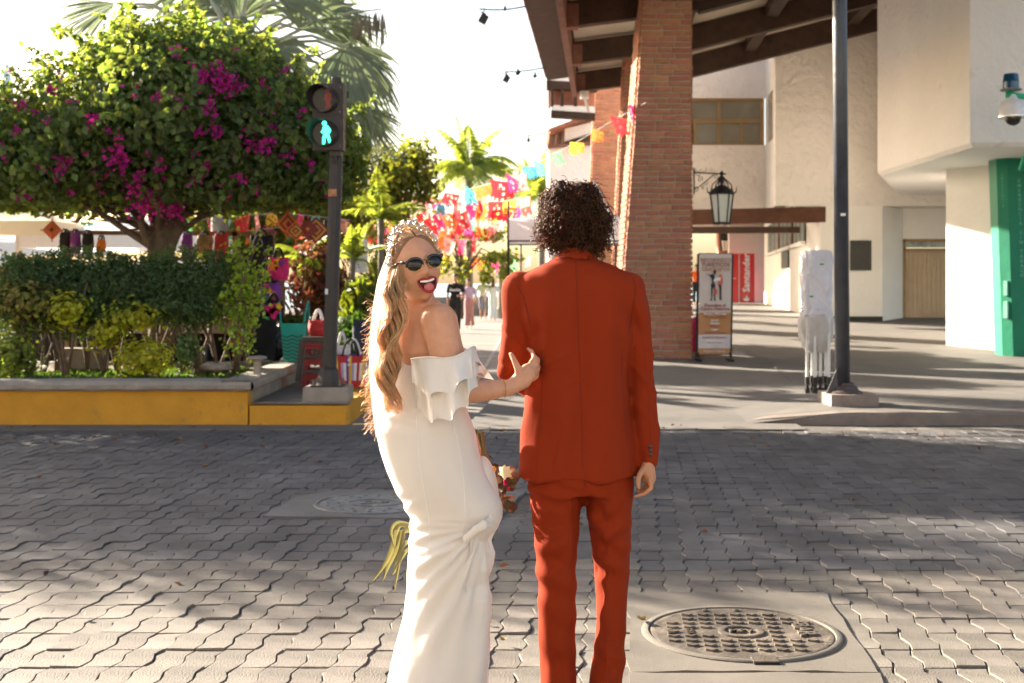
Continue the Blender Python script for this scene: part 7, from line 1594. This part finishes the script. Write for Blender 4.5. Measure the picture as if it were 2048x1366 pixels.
# tiara of beads and small petals
PEA = M('pearl', (.6,.54,.47), rough=.25, bump=0, spec=.6); CRY = M('crystal_blue', (.3,.35,.48), rough=.12, bump=0, spec=.9); GPE = M('gold_petal', (.6,.38,.2), rough=.3, metal=.7, bump=0); WPE = M('white_petal', (.55,.46,.38), rough=.4, bump=0)
parts = {'pearl': MB(), 'crystal': MB(), 'gold_leaf': MB(), 'petal': MB()}
def tpt(a, dy, h):
    p = cap(Vector((math.cos(a), .30+dy, math.sin(a)+.12)).normalized()); return H(*(p*(1.0+h/p.length)))
base = MB(); base.tube([tpt(PI*(-.02+1.04*i/30), 0, .002) for i in range(31)], .0025, 6); base.build('tiara_band', GOLD, bride, smooth=True)
for k in range(620):
    u = R.random(); a = PI*(.0+1.0*u); hgt = .002+.028*R.random()**.9*(.45+.55*math.sin(PI*min(1,max(0,(u-.05)/.9))))
    p = tpt(a, R.uniform(-.16,.1), hgt); t_ = R.random()
    if t_ < .28: parts['pearl'].ell(p, R.uniform(.0018,.0038), 6)
    elif t_ < .42: parts['crystal'].ell(p, (.0028,.002,.0034), 5)
    else:
        d = Vector((R.gauss(0,1),R.gauss(0,1)-.6,R.gauss(0,1))).normalized(); e = d.orthogonal().normalized(); s_ = R.uniform(.006,.011); b = d.cross(e)
        parts['gold_leaf' if t_ < .6 else 'petal'].add([p, p+e*s_*.5+b*s_*.35, p+e*s_+d*.0015, p+e*s_*.5-b*s_*.35], [(0,1,2,3)])
for nm, m_ in (('pearl',PEA),('crystal',CRY),('gold_leaf',GPE),('petal',WPE)): parts[nm].build('tiara_'+nm, m_, bride, recalc=False)['kind'] = 'stuff'
# earring, bracelet, rings
e0 = H(-.077, .014, -.046)
for k, (dz_, s_, m_) in enumerate(((0,.0042,GOLD),(-.009,.0034,GOLD),(-.017,.0042,PEA),(-.027,.005,PEA))): mb = MB(); mb.ell(e0+Vector((0,0,dz_)), s_, 8); mb.build('earring', m_, bride, smooth=True)
def brace(cx, cy, cd, rr, tilt): 
    c = P(cx, cy, cd); mb = MB(); ax = (P(1022,775,3.885)-P(975,781,3.845)).normalized(); a = ax.orthogonal().normalized(); b = ax.cross(a)
    mb.tube([c+(a*math.cos(t__)+b*math.sin(t__))*rr+ax*(.006*math.cos(t__+tilt)) for t__ in [2*PI*i/30 for i in range(31)]], .0011, 5); return mb
brace(1006,778,3.872,.0295,.6).build('bracelet', GOLD, bride, smooth=True)
mb = MB(); mb.ell(P(1074,727,3.925), .0035, 8); mb.ell(P(1061,722,3.915), .003, 8); mb.build('ring', GOLD, bride)
# dress
DRS = M('ivory_crepe', (.80,.76,.70), rough=.72, var=.02, scale=5, bump=.12, bscale=420, trans=.12, spec=.3, sheen=.2)
DRS2 = M('ivory_edge', (.83,.80,.75), rough=.7, bump=0)
prof = [(716,783,905,.088),(740,781,910,.095),(770,779,918,.1),(800,772,926,.105),(830,756,938,.12),(860,751,949,.128),(900,760,957,.135),(940,773,968,.138),(980,790,984,.136),(1010,808,996,.13),(1036,819,1000,.125),(1055,820,992,.122),(1075,818,976,.12),(1100,817,984,.12),(1130,816,986,.122),(1160,814,976,.124),(1190,812,984,.128),(1225,808,980,.13),(1260,800,979,.135),(1300,790,982,.145),(1340,780,974,.16),(1380,771,972,.175),(1430,755,990,.2),(1475,735,1020,.23),(1511,715,1050,.26)]
def dress(u, v):
    y = 716+(1511-716)*v; xl_, xr_, ry = interp(prof, y); a = 2*PI*u; ca, sa = math.cos(a), math.sin(a); d = DBR+.02
    c = P((xl_+xr_)/2, y, d); p = Vector((c.x+ca*(xr_-xl_)/2*d/F, c.y+sa*ry, c.z)); x, yy = px_of(p); n_ = 0
    if yy > 1040:      # gathers that fan out from the knot at her right hand side
        kx, ky = 968, 1052; th = math.atan2(yy-ky, kx-x); rr = math.hypot(x-kx, yy-ky); g_ = min(1, rr/90)*min(1,(yy-1040)/20)*(.12+.88*min(1,max(0,(x-822)/60)))
        n_ += (.0045*math.sin(th*17+.6*math.sin(rr*.03))+.003*math.sin(th*31+1.3+rr*.01))*g_*(1-.25*min(1,max(0,(yy-1250)/200)))
        n_ += .010*math.exp(-((th-.62)/.16)**2)*g_*math.exp(-((rr-110)/90)**2)+.006*math.exp(-((th-1.02)/.12)**2)*g_
        n_ += .014*fnoise((ca*3, sa*3, yy*.004))*max(0,(yy-1250)/250)
    if 1000 < yy < 1110: n_ += .0022*math.sin((yy+.18*x)*.2)*math.exp(-((yy-1065)/36)**2)*(1 if x < 960 else .3)
    if 800 < yy < 900: n_ += .0026*math.sin((yy-.3*(x-760))*.17)*math.exp(-((yy-832)/22)**2)*math.exp(-((x-790)/55)**2)
    if 960 < yy < 1060: n_ += .003*math.sin((yy+.5*x)*.16)*math.exp(-((yy-1012)/26)**2)*math.exp(-((x-812)/30)**2)
    n_ += .0022*fnoise((ca*3, sa*3, yy*.012))
    n_ += .012*math.exp(-((x-985)/26)**2-((yy-1010)/44)**2)
    return p+Vector((ca, sa, 0))*n_*1.35
mb = MB(); mb.grid(dress, 180, 260); me = mb.mesh('dress'); GB = bvh(me); me.transform(Matrix.Translation(-ORG[bride.name])); put(me, 'dress', DRS, bride, True)
seam(GB, [(832,832),(838,920),(848,985),(858,1040),(860,1096)], DRS2, bride, r_=.0011); seam(GB, [(905,836),(920,900),(928,970),(931,1030),(922,1080)], DRS2, bride, r_=.0011)
# twisted knot and the swag that falls from it
mb = MB()
for k in range(9):
    a = k*.7; mb.tube([P(930+R.uniform(-6,4),1078+R.uniform(-8,10),3.80), P(950+3*math.cos(a),1060+5*math.sin(a),3.785), P(968+3*math.cos(a+1),1050+7*math.sin(a+1),3.79), P(984+R.uniform(-5,5),1040+k*3-10,3.83)], [.0035,.0065,.0075,.005], 8)
adopt(fuse(mb, .0042, 3), 'knot', DRS, bride)
# overskirt edge falling in a cascade down her right side
mb = MB()
def casc(u, v):
    y = 1050+(1460-1050)*v; xe = [(1050,998),(1080,985),(1105,990),(1130,984),(1160,977),(1190,986),(1220,980),(1280,981),(1340,975),(1400,985),(1460,1000)]
    e, = interp(xe, y); x0 = e-46-22*v; x = x0+(e-x0)*u; return P(x+2.5*math.sin(v*26+u*3), y, 3.84-.012*math.sin(u*7+v*9)+.10*u-.03*v)
mb.grid(casc, 26, 90); mb.build('side_drape', DRS, bride, smooth=True)
mb = MB()      # rounded puff of fabric pushed forward at hip height
mb.ell((0,0,0),(1,1,1),30); mb.v = [tuple(P(972+v[0]*27+6*v[2]*0, 985-v[2]*72+v[0]*20, 3.985+v[1]*.075)+Vector((0,-.004*math.sin(v[2]*9),0))) for v in mb.v]; adopt(fuse(mb,.007,5), 'front_drape', DRS, bride)
# off-shoulder ruffle in two tiers
tops = [(822,719,3.82),(840,716,3.795),(862,715,3.768),(888,717,3.752),(912,713,3.75),(932,703,3.765),(946,694,3.81),(951,697,3.88),(944,708,3.96)]
bots = [(832,800,3.835),(850,836,3.80),(876,842,3.745),(904,834,3.70),(928,812,3.69),(946,786,3.705),(955,758,3.77),(964,748,3.88),(958,752,3.97)]
def curve(tab, u):
    s = u*(len(tab)-1); i = min(int(s), len(tab)-2); q = s-i
    p = [tab[max(i-1,0)], tab[i], tab[i+1], tab[min(i+2,len(tab)-1)]]
    return [.5*((2*p[1][k])+(-p[0][k]+p[2][k])*q+(2*p[0][k]-5*p[1][k]+4*p[2][k]-p[3][k])*q*q+(-p[0][k]+3*p[1][k]-3*p[2][k]+p[3][k])*q**3) for k in range(3)]
def ruff(frac, fold_n, amp, ph, off):
    def f(u, v):
        a, b = curve(tops, u), curve(bots, u); w__ = v*frac; x = a[0]*(1-w__)+b[0]*w__; y = a[1]*(1-w__)+b[1]*w__; d = a[2]*(1-w__)+b[2]*w__
        s_ = math.sin(u*fold_n*2*PI+ph+.9*math.sin(u*9)); k = v**1.1
        y += 5*k*math.sin(u*fold_n*2*PI+ph+1.4)+(2.5*math.sin(u*60)*(1-v)*.3); x += 4.5*k*math.sin(u*fold_n*2*PI+ph+2.2)
        return P(x, y, d-off*k-amp*k*s_-.0015*math.sin(u*70)*(1-v)**3)
    return f
mb = MB(); mb.grid(ruff(1.0, 5.5, .019, .4, .0), 190, 26); mb.build('lower_ruffle', DRS, bride, smooth=True, recalc=False)
mb = MB(); mb.grid(ruff(.58, 4.2, .017, 2.0, .024), 190, 20); mb.build('upper_ruffle', DRS, bride, smooth=True, recalc=False)
mb = MB(); mb.tube([P(*curve(tops, i/40)) for i in range(41)], .0035, 6); mb.build('ruffle_band', DRS, bride, smooth=True)
mb = MB(); mb.tube([dress(i/60, 0)+Vector((0,0,.001)) for i in range(61)], .0022, 5); mb.build('bodice_edge', DRS, bride, smooth=True)
mb = MB(); mb.grid(lambda u, v: P(922+(40+26*v)*u, 690+10*v+u*(34+26*v)+v*(46*(1-u)), 3.965+.02*math.sin(v*5+u*3)), 20, 20); mb.build('far_ruffle', DRS, bride, smooth=True, recalc=False)
# bouquet
bq = thing('bouquet', P(985,950,4.13), 'wedding bouquet with copper leaves, a white lily and trailing green fronds held low', 'bouquet')
STM = M('stem', (.13,.13,.05), rough=.6, bump=.2); COP = M('copper_leaf', (.11,.058,.038), rough=.55, var=.3, scale=8, bump=.1, trans=.25, isl=.3, tint=(1.6,1.3,.9)); LIL = M('lily_petal', (.8,.76,.6), rough=.5, bump=0, trans=.35); WIL = M('willow_leaf', (.13,.125,.055), rough=.5, bump=0, trans=.4, isl=.25, tint=(1.2,1.15,.7)); PNQ = M('blossom_pink', (.6,.02,.12), bump=0, trans=.2)
mb = MB(); ct = P(985,940,4.13)
for k in range(9): a = P(948+k*2.2, 862+R.uniform(-4,10), 4.10+.012*(k % 3)); mb.tube([a, P(958+k*1.5,905,4.11), P(975+k*2,945,4.12)], .0042, 6)
mb.build('stems', STM, bq, smooth=True)
def petal(mb, c, d, L, wd, cup=.25, n=6):
    d = Vector(d).normalized(); s = d.cross(Vector((.1,-1,.2))).normalized(); nn = s.cross(d)
    def f(u, v): w__ = wd*math.sin(PI*min(1,.08+v*.92))**.8; return c+d*(L*v)+s*((u-.5)*2*w__)+nn*(cup*L*(v*v*.5)+cup*w__*(2*abs(u-.5))**2)
    mb.grid(f, 4, n)
mb = MB()
for k in range(56):
    a = P(R.uniform(968,1024), R.uniform(932,1016), 4.09+R.uniform(-.03,.07)); petal(mb, a, (R.uniform(-.2,1), R.uniform(-.8,.2), R.uniform(-1,.5)), R.uniform(.026,.042), R.uniform(.014,.02), R.uniform(-.2,.3))
mb.build('leaf', COP, bq, smooth=True, recalc=False)
lc_ = P(1008,946,4.05); mb = MB()
for k in range(7): a = k*.9; petal(mb, lc_, (math.cos(a)*.8+.2, -.6, math.sin(a)*.8+.35), .042, .0085, .5)
mb.build('lily', LIL, bq, smooth=True, recalc=False)
mb = MB(); c2 = P(986,938,4.05)
for k in range(6): petal(mb, c2, (math.cos(k)*.8,-.6,math.sin(k)*.8), .018, .007, .5)
mb.build('yellow_flower', M('flower_yellow',(.8,.5,.08),bump=0,trans=.3), bq, smooth=True, recalc=False)
mb = MB()
for k in range(5): mb.ell(P(1012+R.uniform(-3,6),958+R.uniform(-6,22),4.04), (.005,.005,.007), 7)
mb.build('pink_bud', PNQ, bq, smooth=True)
mb = MB()
for (a, b) in (((1020,962),(1038,958)),((1018,975),(1036,968)),((1012,1000),(1018,1022)),((1000,1005),(1005,1024))): petal(mb, P(a[0],a[1],4.06), P(b[0],b[1],4.05)-P(a[0],a[1],4.06), .03, .006, .2)
mb.build('side_leaf', WIL, bq, smooth=True, recalc=False)
def long_leaf(pts, wd):
    mb = MB(); Q = [P(*curve(pts, i/14)) for i in range(15)]; V = []
    for i, q in enumerate(Q): t_ = (Q[min(i+1,14)]-Q[max(i-1,0)]).normalized(); s = t_.cross(Vector((0,1,0))).normalized(); w__ = wd*math.sin(PI*min(1,.1+i/14*.9))**.7; V += [q-s*w__+Vector((0,.002,0)), q+Vector((0,-.002,0)), q+s*w__+Vector((0,.002,0))]
    mb.add(V, [(3*i, 3*i+1, 3*i+4, 3*i+3) for i in range(14)]+[(3*i+1, 3*i+2, 3*i+5, 3*i+4) for i in range(14)]); mb.build('trailing_leaf', WIL, bq, smooth=True, recalc=False)
for pts, wd in (([(845,1062,4.08),(800,1050,4.06),(788,1085,4.06),(772,1125,4.05),(740,1168,4.05)],.009),([(850,1070,4.08),(805,1062,4.06),(792,1100,4.06),(775,1135,4.05),(764,1165,4.05)],.0085),([(855,1068,4.08),(815,1055,4.05),(803,1090,4.05),(797,1130,4.05),(788,1186,4.04)],.007),([(850,1080,4.08),(812,1085,4.05),(798,1110,4.05),(790,1140,4.05),(783,1150,4.05)],.008),([(850,1060,4.08),(800,1045,4.07),(782,1062,4.06),(790,1100,4.05)],.006),([(848,1090,4.08),(815,1100,4.05),(800,1120,4.05),(786,1148,4.04)],.007)):
    long_leaf(pts, wd)
